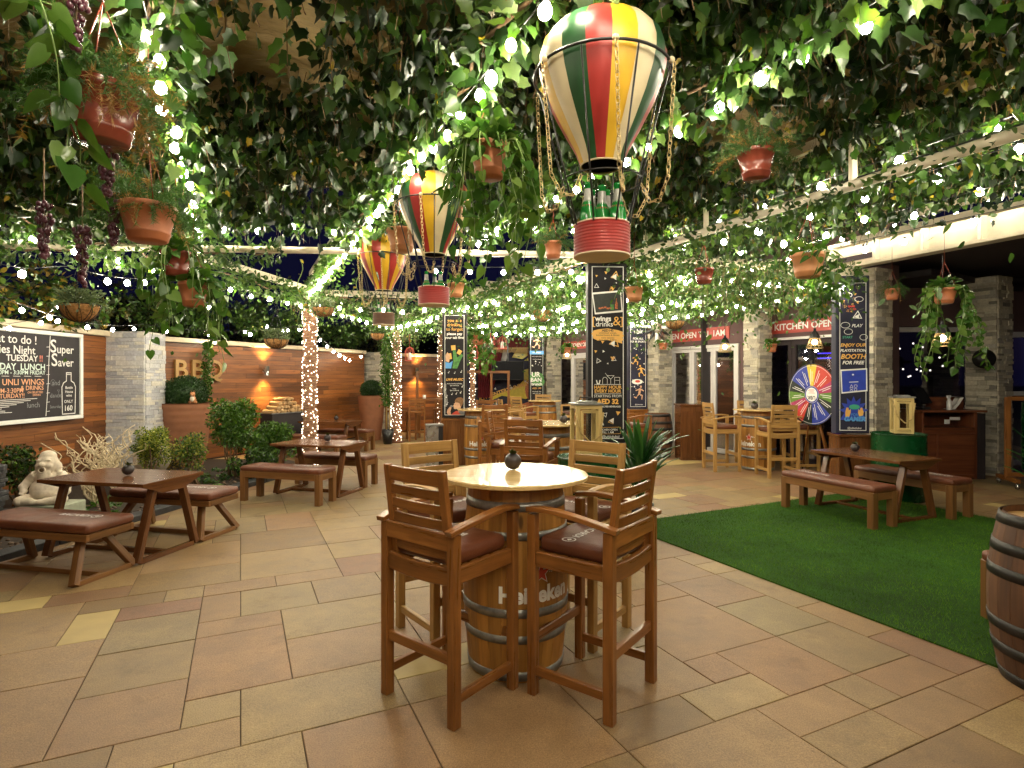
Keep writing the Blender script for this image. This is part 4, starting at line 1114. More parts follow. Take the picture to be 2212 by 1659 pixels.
for x, y, s in ((-.11, 1.70, .03), (.0, 1.69, .03), (.12, 1.71, .035), (.14, 1.44, .035), (-.05, 1.30, .03), (.03, 1.31, .03), (.11, 1.33, .035), (-.15, 1.25, .04), (-.14, 1.12, .04), (-.17, 1.38, .03)):
    notes += [ell(x, y, s * .35, s * .25, 8)] + stroke([(x + s * .3, y), (x + s * .3, y + s), (x + s * .7, y + s * .8)], .004)
for k in range(4): notes += stroke([(-.19 + k * .012, 1.50), (-.20 + k * .014, 1.36), (-.165 + k * .012, 1.2), (-.185 + k * .013, 1.08)], .0028)
shapes_on(t, f, notes, 'print_white', 'printed_music')
prof_ = [(.02, 1.18), (.01, 1.145), (-.012, 1.135), (-.006, 1.118), (-.028, 1.088), (-.012, 1.080), (-.018, 1.066), (-.008, 1.058), (-.014, 1.044), (.006, 1.030), (.045, 1.035), (.065, 1.015), (.07, .985), (.03, .965), (.02, .93), (.175, .93), (.175, .99), (.135, 1.02), (.115, 1.06), (.118, 1.12), (.10, 1.17)]
shapes_on(t, f, [prof_[::-1]], 'print_skin', 'printed_singer', .0056)
shapes_on(t, f, [[(.0, 1.16), (.02, 1.215), (.06, 1.245), (.12, 1.25), (.165, 1.225), (.172, 1.18), (.15, 1.12), (.125, 1.075), (.105, 1.09), (.10, 1.13), (.07, 1.15), (.03, 1.155)][::-1]], 'print_hair', 'printed_hair', .0062)
shapes_on(t, f, [ell(.012, 1.112, .010, .004, 8)], 'print_dark', 'printed_eye', .0066)
shapes_on(t, f, [[(-.06, .93), (.13, .93), (.10, .985), (.03, 1.0), (-.02, .965)]], 'print_red', 'printed_dress', .0062)
shapes_on(t, f, [[(.06, .985), (.12, 1.0), (.175, .985), (.175, .93), (.12, .93)]], 'chalk_grey', 'printed_sleeve', .0066)
shapes_on(t, f, [[(-.12, .93), (-.06, .93), (-.075, .99), (-.055, 1.06), (-.085, 1.075), (-.13, 1.02), (-.14, .97)]], 'print_skin', 'printed_hand', .0066)
shapes_on(t, f, [ell(-.055, 1.085, .028, .020, 12)], 'chalk_grey', 'printed_microphone', .007)

# ---- sports banner
t, f = banner('navy UBK FOR ALL YOUR SPORTS banner column above the oak barrel', (2.86, 13.1), .12, .44, .90, 2.98, 'banner_navy', True)
frame_line(t, f, .36, .95, 2.94)
words_on(t, f, [('ubk', .14, 0, 2.66, dict(bold=.01)), ('FOR ALL', .066, 0, 2.50, dict(bold=.03, shear=.2)), ('YOUR SPORTS', .058, 0, 2.43, dict(bold=.03, shear=.2)), ('@ubkdubai', .04, .02, 1.0)], 'print_white')
chk = [[(-.18 + .025 * i, 2.75 + .025 * j), (-.155 + .025 * i, 2.75 + .025 * j), (-.155 + .025 * i, 2.775 + .025 * j), (-.18 + .025 * i, 2.775 + .025 * j)] for i in range(14) for j in range(7) if (i + j) % 2 and j * 2 < i + 6]
shapes_on(t, f, chk, 'print_white', 'printed_checkers')
random.seed(5); mb = MB(); 
for _ in range(26): tri_motif(mb, random.uniform(-.15, .16), random.uniform(1.15, 2.35), random.uniform(.010, .025), random.uniform(0, 6), lambda x, y: f(x, y, .0055))
mb.build('printed_triangles', 'print_white', t)
def runner(cx, cy, s, flip=1):
    P = lambda L: [(cx + flip * a * s, cy + b * s) for a, b in L]
    return [P([(-.12, .1), (.1, .12), (.18, .55), (-.02, .6)]), ell(cx + flip * .14 * s, cy + .72 * s, .09 * s, .11 * s, 10), P([(.12, .55), (.42, .38), (.40, .30), (.10, .44)]), P([(-.02, .55), (-.36, .42), (-.32, .34), (.02, .44)]), P([(.0, .12), (.32, -.02), (.26, -.42), (.18, -.40), (.20, -.05), (-.1, .08)]), P([(-.1, .1), (.04, .04), (-.28, -.20), (-.5, -.12), (-.48, -.22), (-.26, -.32)])]
shapes_on(t, f, runner(-.06, 1.98, .20), 'print_gold', 'printed_athlete', .0062); shapes_on(t, f, runner(.08, 1.72, .22, -1), 'print_gold', 'printed_athlete', .0062); shapes_on(t, f, runner(.03, 1.22, .26), 'print_skin', 'printed_athlete', .0062)
shapes_on(t, f, [ell(-.02, 1.52, .13, .06, 16)], 'print_white', 'printed_burst', .0058); shapes_on(t, f, [ell(-.01, 1.53, .06, .03, 16)], 'print_red', 'printed_boxer', .0064)

# ---- urban brunch banner
t, f = banner('far grey URBAN BRUNCH banner column next to the stage', (.70, 16.4), .1, .44, .90, 3.02, 'banner_black', False)
frame_line(t, f, .36, .95, 2.98)
shapes_on(t, f, [ell(0, 1.62, .21, .16, 9), ell(.05, 1.50, .2, .14, 7)], 'print_green', 'printed_leaves', .005)
words_on(t, f, [('UR', .19, -.03, 1.70, dict(bold=.02)), ('BAN', .16, -.02, 1.55, dict(bold=.02)), ('brunch', .11, 0, 1.43, dict(bold=.03)), ('every friday 12pm', .035, 0, 1.22), ('starts from 1pm', .035, 0, 1.17)], 'print_white')
words_on(t, f, [('AED 199', .07, 0, 1.31)], 'print_gold')
shapes_on(t, f, [[(-.2, 2.28), (.2, 2.28), (.2, 2.38), (-.2, 2.38)]], 'print_sky', 'printed_band', .005); words_on(t, f, [('LIVE MUSIC', .05, 0, 2.33, dict(bold=.02)), ('every tuesday to friday', .03, 0, 2.22), ('friday 9pm onwards', .03, 0, 2.14)], 'print_white', o=.008)
shapes_on(t, f, runner(.0, 2.55, .28), 'print_skin', 'printed_dancer', .0062)
mb = MB()
for k in range(14): tri_motif(mb, random.uniform(-.14, .14), random.uniform(1.85, 2.08) if k % 2 else random.uniform(2.7, 2.92), random.uniform(.012, .03), random.uniform(0, 6), lambda x, y: f(x, y, .0058))
mb.build('printed_triangles', 'print_white', t)

# ---- gaming banner
t, f = banner('navy ENJOY OUR PLAYSTATION BOOTH banner column beside the prize wheel', (4.76, 8.05), -.12, .44, .83, 3.03, 'banner_navy', True, 'walnut_dark')
frame_line(t, f, .35, .87, 2.93)
words_on(t, f, [('ENJOY OUR', .062, 0, 2.06, dict(bold=.03, shear=.25)), ('BOOTH', .092, 0, 1.90, dict(bold=.03, shear=.25))], 'print_gold')
words_on(t, f, [('PLAYSTATION', .052, 0, 1.985, dict(bold=.03, shear=.25)), ('FOR FREE', .066, 0, 1.815, dict(bold=.03, shear=.25)), ('@ubkdubai', .040, .02, .905)], 'print_white')
shapes_on(t, f, [[(-.165, 1.72), (.185, 1.74), (.19, 1.42), (-.15, 1.385)][::-1]], 'print_white', 'photo_border', .0055)
shapes_on(t, f, [[(-.150, 1.70), (.170, 1.72), (.172, 1.437), (-.137, 1.405)][::-1]], 'print_blue', 'photo_print', .0065)
ss = stroke([(-.04, 1.47), (-.02, 1.51), (.0, 1.47), (-.04, 1.47)], .005) + stroke(ell(.035, 1.49, .02, .02, 14), .005, True) + stroke([(-.04, 1.425), (0, 1.455)], .005) + stroke([(-.04, 1.455), (0, 1.425)], .005) + stroke([(.018, 1.425), (.05, 1.425), (.05, 1.455), (.018, 1.455)], .005, True)
shapes_on(t, f, ss + [[(-.05, 1.54), (.07, 1.545), (.07, 1.555), (-.05, 1.55)], ell(.0, 1.65, .014, .012, 8)], 'print_white', 'printed_symbols', .0075)
bur = []
for k in range(15):
    a = PI * 1.1 * k / 14 - .15; r_ = .20 if k % 2 else .13; bur.append((.01 + r_ * math.cos(a) * .95, 1.14 + r_ * 1.05 * math.sin(a)))
shapes_on(t, f, [bur + [(-.17, 1.02), (.17, 1.0)]], 'print_blue', 'printed_burst', .0055)
shapes_on(t, f, [ell(.02, 1.20, .07, .035, 16)], 'print_teal', 'printed_gamepad', .0065)
shapes_on(t, f, [[(-.10, 1.06), (-.05, 1.06), (-.03, 1.12), (-.03, 1.17), (-.055, 1.15), (-.06, 1.19), (-.085, 1.19), (-.10, 1.13)], [(.13, 1.08), (.08, 1.07), (.065, 1.12), (.07, 1.17), (.09, 1.15), (.10, 1.19), (.12, 1.19), (.14, 1.13)]], 'print_gold', 'printed_hand', .0075)
words_on(t, f, [('FOR', .05, .02, 1.09), ('GAMER', .085, .02, 1.03, dict(bold=.05, shear=.2))], 'print_sky', o=.009)
mb = MB(); random.seed(9)
for k in range(9): tri_motif(mb, random.uniform(-.13, .14), random.uniform(2.5, 2.85), random.uniform(.016, .03), random.uniform(0, 6), lambda x, y: f(x, y, .0058), k % 2)
mb.build('printed_triangles', 'print_gold', t)
mb = MB(); tri_motif(mb, .06, 2.46, .04, 1, F3 := (lambda x, y: f(x, y, .006))); tri_motif(mb, .06, 2.47, .075, 1.5, F3, False)
for x, y, w_, h_, r in ((-.06, 2.76, .05, .03, .2), (.08, 2.70, .055, .035, .5), (-.10, 2.34, .06, .04, 0), (-.06, 2.25, .055, .04, 0), (.14, 2.17, .05, .04, .2)):
    for P in stroke(ell(x, y, w_, h_, 14), .006, True): mb.poly(P, 0, F3)
mb.text('PLAY', .06, lambda x, y: F3(x + .05, y + 2.33), bold=.02, shear=.3); mb.build('printed_doodles', 'print_white', t)
words_on(t, f, [('START', .045, -.07, 2.17, dict(bold=.02))], 'print_teal'); words_on(t, f, [('GAME', .035, -.02, 2.60, dict(bold=.03)), ('OVER', .035, 0, 2.56, dict(bold=.03))], 'print_red')

# ================================================================== hot air balloons
def chain(mb, pts, link=.026, r=.0026, seg=8):
    L = 0; P = [Vector(p) for p in pts]; i = 0; pos = P[0].copy(); k = 0; out = [pos.copy()]
    cum = [0]
    for a, b in zip(P, P[1:]): cum.append(cum[-1] + (b - a).length)
    def at(s):
        for j in range(len(P) - 1):
            if s <= cum[j + 1]: return P[j].lerp(P[j + 1], (s - cum[j]) / max(1e-9, cum[j + 1] - cum[j]))
        return P[-1]
    n = int(cum[-1] / (link * .72))
    for k in range(n):
        s = (k + .5) * link * .72; c = at(s); d = (at(s + .004) - at(s - .004)); d = d.normalized() if d.length > 1e-7 else Vector((0, 0, 1))
        x = d.orthogonal().normalized(); 
        if k % 2: x = d.cross(x)
        h, w_ = link / 2, link * .24; ring = []
        for q in range(seg):
            a = 2 * PI * q / seg; ring.append(c + d * (h - w_) * (1 if math.cos(a) > 0 else -1) * (abs(math.cos(a)) > .1) + d * w_ * math.cos(a) + x * w_ * math.sin(a))
        mb.tube(ring, r, 4, closed=True)

def beer_bottle(label, group, loc):
    t = thing('beer_bottle', label, 'bottle', loc, 0, group); mb = MB()
    mb.lathe([(.0001, 0), (.028, 0), (.030, .008), (.030, .125), (.027, .145), (.0135, .185), (.0125, .225), (.0145, .228), (.0145, .236), (.012, .238), (.0001, .238)], 18)
    mb.build('bottle_body', 'bottle_glass', t)
    t.scale = (1.22, 1.22, 1.22) if 'large' in label else (1, 1, 1)
    mb = MB(); mb.lathe([(.0225, .155), (.0150, .183), (.0135, .215)], 16); mb.build('foil_neck', 'galvanised', t)
    mb = MB(); mb.lathe([(.0250, .150), (.0228, .158)], 16); mb.build('neck_band', 'balloon_red', t)
    return t

def balloon(label, loc, colors, basket='balloon_red', s=1.0, rot=0.0, gores=8):
    """loc: centre of the basket's underside; about 1.06 m tall"""
    t = thing('balloon_ornament', label, 'balloon', loc, rot, 'hot air balloon ornaments')
    prof = [(.088, .41), (.11, .47), (.165, .575), (.215, .68), (.247, .77), (.262, .84), (.262, .885), (.245, .945), (.205, .995), (.14, 1.035), (.07, 1.052), (.0001, 1.058)]
    mb = MB(); sub = 3
    mats = []; mb.mats = []
    ids = [mb.mat(colors[i % len(colors)]) for i in range(gores)]
    n = gores * sub; b = 0; k = len(prof)
    for i in range(n):
        a = 2 * PI * i / n - PI / 2; q = 1 - .018 * math.sin(PI * (i % sub) / sub) * -1
        for r, z in prof: mb.v.append(Vector((r * q * math.cos(a), r * q * math.sin(a), z)))
    for i in range(n):
        j = (i + 1) % n
        for q in range(k - 1): mb.face((i * k + q, j * k + q, j * k + q + 1, i * k + q + 1), None, ids[i // sub], True)
    mb.build('envelope', None, t)
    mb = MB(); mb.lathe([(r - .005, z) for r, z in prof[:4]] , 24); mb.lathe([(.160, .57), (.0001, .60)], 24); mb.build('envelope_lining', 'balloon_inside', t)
    mb = MB(); mb.tube([(.089 * math.cos(a), .089 * math.sin(a), .408) for a in np.linspace(0, 2 * PI, 29)[:-1]], .004, 6, closed=True); mb.build('mouth_rim', 'balloon_cream', t)
    mb = MB(); mb.tube([(.286 * math.cos(a), .286 * math.sin(a), .80) for a in np.linspace(0, 2 * PI, 41)[:-1]], .0062, 6, closed=True)
    mb.build('hoop', 'iron_black', t)
    for i in range(8):
        a = 2 * PI * (i + .45) / 8 - PI / 2; mb = MB(); mb.tube([(.284 * math.cos(a), .284 * math.sin(a), .798), (.118 * math.cos(a), .118 * math.sin(a), .135)], .0042, 5); mb.build('frame_rod', 'iron_black', t)
    mb = MB(); mb.tube([(.168 * math.cos(a), .168 * math.sin(a), .335) for a in np.linspace(0, 2 * PI, 29)[:-1]], .0036, 5, closed=True); mb.build('lower_ring', 'iron_black', t)
    for i in range(6):
        a = 2 * PI * (i + .02) / 6 - PI / 2; r0 = .292; mb = MB(); mb.ball((r0 * math.cos(a), r0 * math.sin(a), .80), .014, 9, 6); kb = mb.build('stud', 'balloon_cream', t)
        mb = MB(); a2 = a + .35; P = []
        for u in np.linspace(0, 1, 14):
            if u < .78: q = u / .78; rr = r0 + .012 - .03 * q; P.append((rr * math.cos(a + .06 * q), rr * math.sin(a + .06 * q), .785 - .475 * q))
            else: q = (u - .78) / .22; rr = (r0 - .018) * (1 - q) + .155 * q; aa = a + .06 + .30 * q; P.append((rr * math.cos(aa), rr * math.sin(aa), .31 - .11 * math.sin(q * PI) + .03 * q))
        chain(mb, P, .034, .0023); mb.build('chain', 'chain_brass', t)
    mb = MB(); mb.lathe([(.117, .0), (.117, .142), (.112, .142), (.110, .012), (.0001, .012)], 36)
    for z in np.arange(.012, .135, .0135): mb.lathe([(.117, z), (.1195, z + .004), (.117, z + .008)], 36)
    mb.build('basket', basket, t)
    mb = MB(); mb.disc((0, 0, -.0005), .118, 36, 0, -1); mb.lathe([(.118, -.001), (.121, .002), (.118, .006)], 36); mb.build('basket_floor', 'cream_paint', t); mb = MB(); mb.lathe([(.116, .138), (.121, .142), (.116, .146)], 36); mb.build('basket_rim', 'cream_paint', t)
    mb = MB(); chain(mb, [(0, 0, 1.055), (0, 0, 1.42)], .036, .003); mb.build('hanging_chain', 'chain_brass', t)
    t.scale = (s, s, s * .948)
    return t
b1 = W(1300, 552, 2.42)
b1l = Vector((b1.x, b1.y, b1.z - .008))
balloon('large striped hot air balloon ornament hanging over the front table', b1l, ['balloon_yellow', 'balloon_cream', 'balloon_green', 'balloon_red'], gores=16, rot=.0)
for i, (dx, dy) in enumerate(((-.062, -.035), (.0, .0), (.062, -.03), (.03, .06), (-.035, .06))): beer_bottle('green beer bottle with silver neck foil in the basket of the large striped balloon', 'bottles in the large balloon', b1l + Vector((dx, dy, .014)))
b2 = W(937, 660, 4.36)
balloon('middle hot air balloon ornament, striped red, yellow, cream and dark green', b2, ['balloon_yellow', 'balloon_cream', 'balloon_green', 'balloon_red'], gores=16, rot=-.2)
for i, (dx, dy) in enumerate(((-.05, -.04), (.055, -.03), (.0, .055))): beer_bottle('green beer bottle in the basket of the middle balloon', 'bottles in the middle balloon', b2 + Vector((dx, dy, .014)))
b3 = W(829, 703, 6.35)
balloon('small looking far balloon ornament with only red and yellow stripes', b3, ['balloon_yellow', 'balloon_red'] * 5, 'oak_barrel', rot=.1, gores=16)
for i, (dx, dy) in enumerate(((-.05, -.03), (.055, -.02))): beer_bottle('green beer bottle in the basket of the red and yellow balloon', 'bottles in the red and yellow balloon', b3 + Vector((dx, dy, .014)))

# ================================================================== tall terracotta planters with clipped plants
def tall_planter(label, x, y, r, h, plant=True, seed=1):
    t = thing('tall_planter', label, 'planter', (x, y, 0)); mb = MB(); prof = []
    for i in range(40):
        u = i / 39; rr = r * (.62 + .38 * u ** .8); prof.append((rr * (1 + (.006 if (i % 4) < 2 else -.004)), h * u))
    mb.lathe([(.0001, 0)] + prof + [(r * 1.0, h), (r * .93, h), (r * .90, h - .09), (.0001, h - .09)], 44, smooth=True); mb.build('pot', 'terracotta_tall', t)
    r_ = .80 * r; n = 5200; u = rng.normal(0, 1, (n, 3)); u /= np.linalg.norm(u, axis=1, keepdims=True); rad = rnd(n, .72, 1.03) ** .6
    bump = 1 + .05 * np.sin(u[:, 0] * 9 + seed) * np.sin(u[:, 1] * 8) * np.sin(u[:, 2] * 7)
    pos = u * (rad * bump)[:, None] * np.array([r_, r_, r_ * .86]) + np.array([0, 0, h + r_ * .5]); pos = pos[pos[:, 2] > h - .08]
    n = len(pos); V, F = leaf_arrays('kite', pos, rnd(n, .022, .042), (pos - np.array([0, 0, h + r_ * .4])) + rng.normal(0, .25, (n, 3)), rnd(n, 0, 6.28))
    core = MB(); core.ball((0, 0, h + r_ * .5), r_ * .86, 18, 12, 0, (1, 1, .86)); cA = mb_arrays(core, 'topiary_leaf')
    tri_object('clipped_shrub', [(V, F, 'topiary_leaf'), cA], t); return t
p = W(401, 0, 10.25); tall_planter('tall terracotta planter with a dark clipped shrub by the BBQ letters', p.x, 10.25, .44, 1.16, seed=2)
p = W(803, 0, 14.8); tall_planter('tall tapering terracotta planter with a clipped ball shrub by the cream pillar', p.x, 14.8, .35, 1.16, seed=3)

# small toy dog on planter edge
def toy_dog(x, y, z):
    t = thing('toy_dog', 'small fawn and white toy dog sitting on the rim of the tall planter', 'ornament', (x, y, z), .3)
    mb = MB(); mb.ball((0, 0, .07), .055, 12, 8, 0, (.9, 1.0, 1.25)); mb.ball((0, -.03, .155), .046, 12, 8); mb.ball((0, -.075, .145), .020, 8, 6)
    for sx in (-1, 1):
        mb.lathe([(.018, 0), (.0001, .045)], 8, (sx * .026, -.02, .188)); mb.tube([(sx * .025, -.035, .10), (sx * .028, -.05, .01)], .014, 6)
        mb.ball((sx * .045, .0, .02), .026, 8, 5)
    mb.tube([(0, .05, .03), (.03, .08, .06), (.02, .085, .10)], .014, 6)
    mb.build('dog_body', 'terracotta_pale', t)
    mb = MB(); mb.ball((0, -.045, .075), .038, 10, 7, 0, (1, .8, 1.3)); mb.ball((0, -.082, .138), .012, 8, 5); mb.build('white_chest', 'plaster_statue', t)
    mb = MB(); mb.ball((0, -.096, .146), .007, 6, 4)
    for sx in (-1, 1): mb.ball((sx * .02, -.068, .166), .005, 6, 4)
    mb.build('eyes_and_nose', 'plastic_black', t)
toy_dog(-5.61, 10.05, 1.16)

# ================================================================== BBQ letters, wall lamps, log store
def wallpt(A, B, nrm, s, z, out): d = (B - A).normalized(); p = A + d * s + nrm * out; return Vector((p.x, p.y, z))
def on_wall2(u, v, out=.03):
    # pixel column to wall 2
    k = (u - 1106) / FOC; d = (W2B - W2A).normalized(); s = (k * W2A.y - W2A.x) / (d.x - k * d.y); q = W2A + d * s
    return s, EYE - (v - 817) / FOC * q.y
for ch, u in (('B', 386), ('B', 422), ('Q', 458)):
    s, z = on_wall2(u, 800); p = wallpt(W2A, W2B, n2, s, z, .03)
    d = (W2B - W2A).normalized(); vs, fs = glyphs(ch, .015, 0, 'CENTER'); mb = MB(); sz = .50
    base = p.copy(); nv = len(vs)
    for o in (0, .045):
        for x, y in vs: mb.v.append(d * (x * sz * 1.0) + Vector((0, 0, y * sz)) + n2 * o)
    cnt = {}
    for q in fs:
        mb.face(list(q)[::1]); mb.face([i + nv for i in q])
        for a, b in zip(q, q[1:] + q[:1]): cnt[(a, b)] = cnt.get((a, b), 0) + 1
    for (a, b) in cnt:
        if (b, a) not in cnt: mb.face((a, b, b + nv, a + nv))
    o = mb.build('wall_letter', 'teak_pale', loc=base)
    tag(o, {'B386': 'wooden letter B, first of the BBQ lettering', 'B422': 'wooden letter B in the middle of the BBQ lettering', 'Q458': 'wooden letter Q that ends the BBQ lettering'}[ch + str(u)], 'letter', 'BBQ letters on the board wall')

def wall_lamp(p, nrm, label, power=14):
    t = thing('wall_lamp', label, 'lamp', p, math.atan2(nrm.y, nrm.x) - PI / 2); mb = MB()
    mb.lathe([(.045, -.10), (.045, .10), (.040, .10), (.040, -.10), (.045, -.10)], 18, (0, .10, 0)); mb.build('lamp_cylinder', 'steel', t)
    mb = MB(); mb.box((0, .03, 0), (.05, .06, .06)); mb.build('bracket', 'steel', t)
    mb = MB(); mb.disc((0, .10, .07), .036, 14, 0, 1); mb.disc((0, .10, -.07), .036, 14, 0, -1); mb.build('lamp_bulb', 'bulb_soft', t)
    for sg in (1, -1):
        ld = bpy.data.lights.new('lamp_spot', 'SPOT'); ld.energy = power; ld.color = (1, .66, .24); ld.spot_size = R(110); ld.spot_blend = 1.0; ld.shadow_soft_size = .04
        lo = bpy.data.objects.new('lamp_spot', ld); COL.objects.link(lo); q = p + nrm * .10; lo.location = (q.x + nrm.x * .04, q.y + nrm.y * .04, p.z + sg * .115)
        lo.rotation_euler = (0 if sg < 0 else PI, 0, 0)
s, z = on_wall2(567, 801); wall_lamp(wallpt(W2A, W2B, n2, s, z, .03), n2, 'up and down wall lamp glowing on the BBQ board wall', 190)
d3 = (W3B - W3A).normalized(); s3 = .95; wall_lamp(W3A + d3 * s3 + n3 * .03 + Vector((0, 0, 1.82)), n3, 'up and down wall lamp on the far board wall', 150)

# log store
d = (W2B - W2A).normalized(); s, _ = on_wall2(572, 900); lb = W2A + d * s + n2 * .55
t = thing('log_store', 'black metal log box beneath the wall lamp', 'box', (lb.x, lb.y, 0), math.atan2(d.y, d.x)); mb = MB()
mb.box((0, -.16, .43), (.95, .02, .86)); mb.box((0, .16, .43), (.95, .02, .86)); mb.box((-.465, 0, .43), (.02, .30, .86)); mb.box((.465, 0, .43), (.02, .30, .86)); mb.box((0, 0, .60), (.9, .3, .02)); mb.build('box_shell', 'interior_dark', t)
mb = MB(); mb.box((0, -.175, .865), (1.0, .035, .02)); mb.box((0, .175, .865), (1.0, .035, .02)); mb.build('box_rim', 'galvanised', t)
LOG = None; r_ = random.Random(2); cnt_ = 0
for row in range(4):
    for k in range(9 - row * 2):
        x = (-.40 + row * .095) + k * .098 + r_.uniform(-.012, .012); rad = r_.uniform(.036, .050)
        if LOG is None:
            mb = MB(); mb.lathe([(.0001, -.16), (1, -.16), (1.03, -.15), (1, 0), (1.02, .15), (1, .16), (.0001, .16)], 9, axis=Vector((0, 1, 0))); 
            for i in range(len(mb.v)): v_ = mb.v[i]; mb.v[i] = Vector((v_.x * .045, v_.y, v_.z * .045))
            LOG = mb.build('firewood_log', 'log_bark'); o = LOG
        else: o = LOG.copy(); COL.objects.link(o)
        p = Vector((lb.x, lb.y, 0)) + d * x + Vector((0, 0, .90 + row * .082 + r_.uniform(-.008, .01))) + n2 * r_.uniform(-.01, .03)
        o.location = p; o.rotation_euler = (r_.uniform(-.05, .05), r_.uniform(0, 3), math.atan2(d.y, d.x) + r_.uniform(-.08, .08)); o.scale = (rad / .045, 1, rad / .045)
        tag(o, 'sawn firewood log stacked on the black log box', 'log', 'firewood logs on the log box')

# ================================================================== chalkboard
t = thing('chalkboard', 'big white framed chalkboard announcing Super Saver and ladies night', 'chalkboard', (-6.60, 7.20, 1.63)); 
BL, BH = 3.0, 1.22
fb = lambda x, y, o=0.0: Vector((.03 + o, x, y))
mb = MB(); mb.box((.02, 0, 0), (.03, BL, BH)); mb.build('board', 'slate_board', t)
mb = MB(); fw = .055
for c_, s_ in (((.035, 0, BH / 2), (.05, BL + fw, fw)), ((.035, 0, -BH / 2), (.05, BL + fw, fw)), ((.035, BL / 2, 0), (.05, fw, BH - fw)), ((.035, -BL / 2, 0), (.05, fw, BH - fw))): mb.box(c_, s_)
mb.build('board_frame', 'print_white', t, .005)
# x runs along the wall (away from us), right end of the board at x = +1.5
def chalk(items, mat):
    for it in items:
        mb = MB(); s_, size, x, y = it[:4]; kw = it[4] if len(it) > 4 else {}
        mb.text(s_, size, lambda a, b, x=x, y=y: fb(x + a, y + b, .008), bold=kw.get('bold', .012), shear=kw.get('shear', 0), sx=kw.get('sx', 1), align=kw.get('align', 'RIGHT')); mb.build('chalk_lettering', mat, t)
X0 = 1.5; CEN = dict(align='CENTER', bold=.01)
chalk([('What to do !', .165, X0 - .80, .485, dict(bold=.006)), ('Ladies Night', .155, X0 - .83, .345), ('TUESDAY', .115, X0 - .79, .235, dict(bold=.018))], 'chalk_white')
chalk([('!!', .12, X0 - .70, .24)], 'chalk_red')
chalk([('FRIDAY  LUNCH', .120, X0 - .66, .120, dict(bold=.02)), ('12:30PM - 3:30PM FRIDAY', .078, X0 - .66, .045)], 'chalk_mint')
chalk([('145.AED UNLI WINGS', .115, X0 - .68, -.085), ('1PM-3:30PM', .085, X0 - 1.02, -.195), ('& DRINKS', .085, X0 - .69, -.165), ('EVERY SATURDAY!!', .085, X0 - 1.0, -.265), ('ON SELECTED', .040, X0 - .70, -.225), ('DRINKS', .038, X0 - .74, -.262)], 'chalk_orange')
chalk([('S', .26, X0 - .52, .42, CEN), ('uper', .17, X0 - .30, .385, CEN), ('S', .26, X0 - .50, .225, CEN), ('aver', .17, X0 - .29, .195, CEN), ('Bottle', .058, X0 - .23, -.17, CEN), ('House', .058, X0 - .23, -.23, CEN), ('wine', .058, X0 - .23, -.285, CEN), ('ONLY', .062, X0 - .24, -.375, CEN), ('160', .11, X0 - .245, -.475, dict(bold=.02, align='CENTER'))], 'chalk_white')
mb = MB(); S = lambda P, w_, c=False: [mb.poly(q, 0, lambda a, b: fb(a, b, .008)) for q in stroke(P, w_, c)]
bx = X0 - .235
S([(bx - .12, -.555), (bx - .13, -.16), (bx - .10, -.10), (bx - .045, -.07), (bx - .045, .02), (bx - .045, .05), (bx + .045, .05), (bx + .045, -.07), (bx + .10, -.10), (bx + .13, -.16), (bx + .12, -.555)], .014, True); S([(bx - .045, .025), (bx + .045, .025)], .01)
S([(X0 - .575, .57), (X0 - .60, .2), (X0 - .61, -.1), (X0 - .65, -.56)], .011)
for yy in np.arange(-.5, .5, .13): S([(X0 - .64, yy), (X0 - .585, yy + .004)], .007)
for i in range(8): S([(X0 - 1.9 + i * .10, -.318 - i * .023), (X0 - .80 - i * .11, -.310 - i * .023)], .008)
for i in range(9): S([(X0 - 2.2 + i * .17, -.002), (X0 - 2.09 + i * .17, -.004)], .006)
mb.build('chalk_drawing', 'chalk_white', t)
chalk([('and', .10, X0 - .47, -.10, CEN), ('dance', .085, X0 - .48, -.28, CEN), ('Saturday', .06, X0 - .48, -.44, CEN), ('lunch', .10, X0 - .86, -.40, CEN)], 'chalk_grey')
mb = MB(); S([(X0 - .52 + .03 * math.cos(a) * a / 6, -.09 + .03 * math.sin(a) * a / 6) for a in np.linspace(1, 11, 22)], .005); S([(X0 - .45, -.20), (X0 - .40, -.20), (X0 - .425, -.23), (X0 - .45, -.20)], .004); S([(X0 - .425, -.23), (X0 - .425, -.27)], .004); mb.build('chalk_drawing', 'chalk_grey', t)

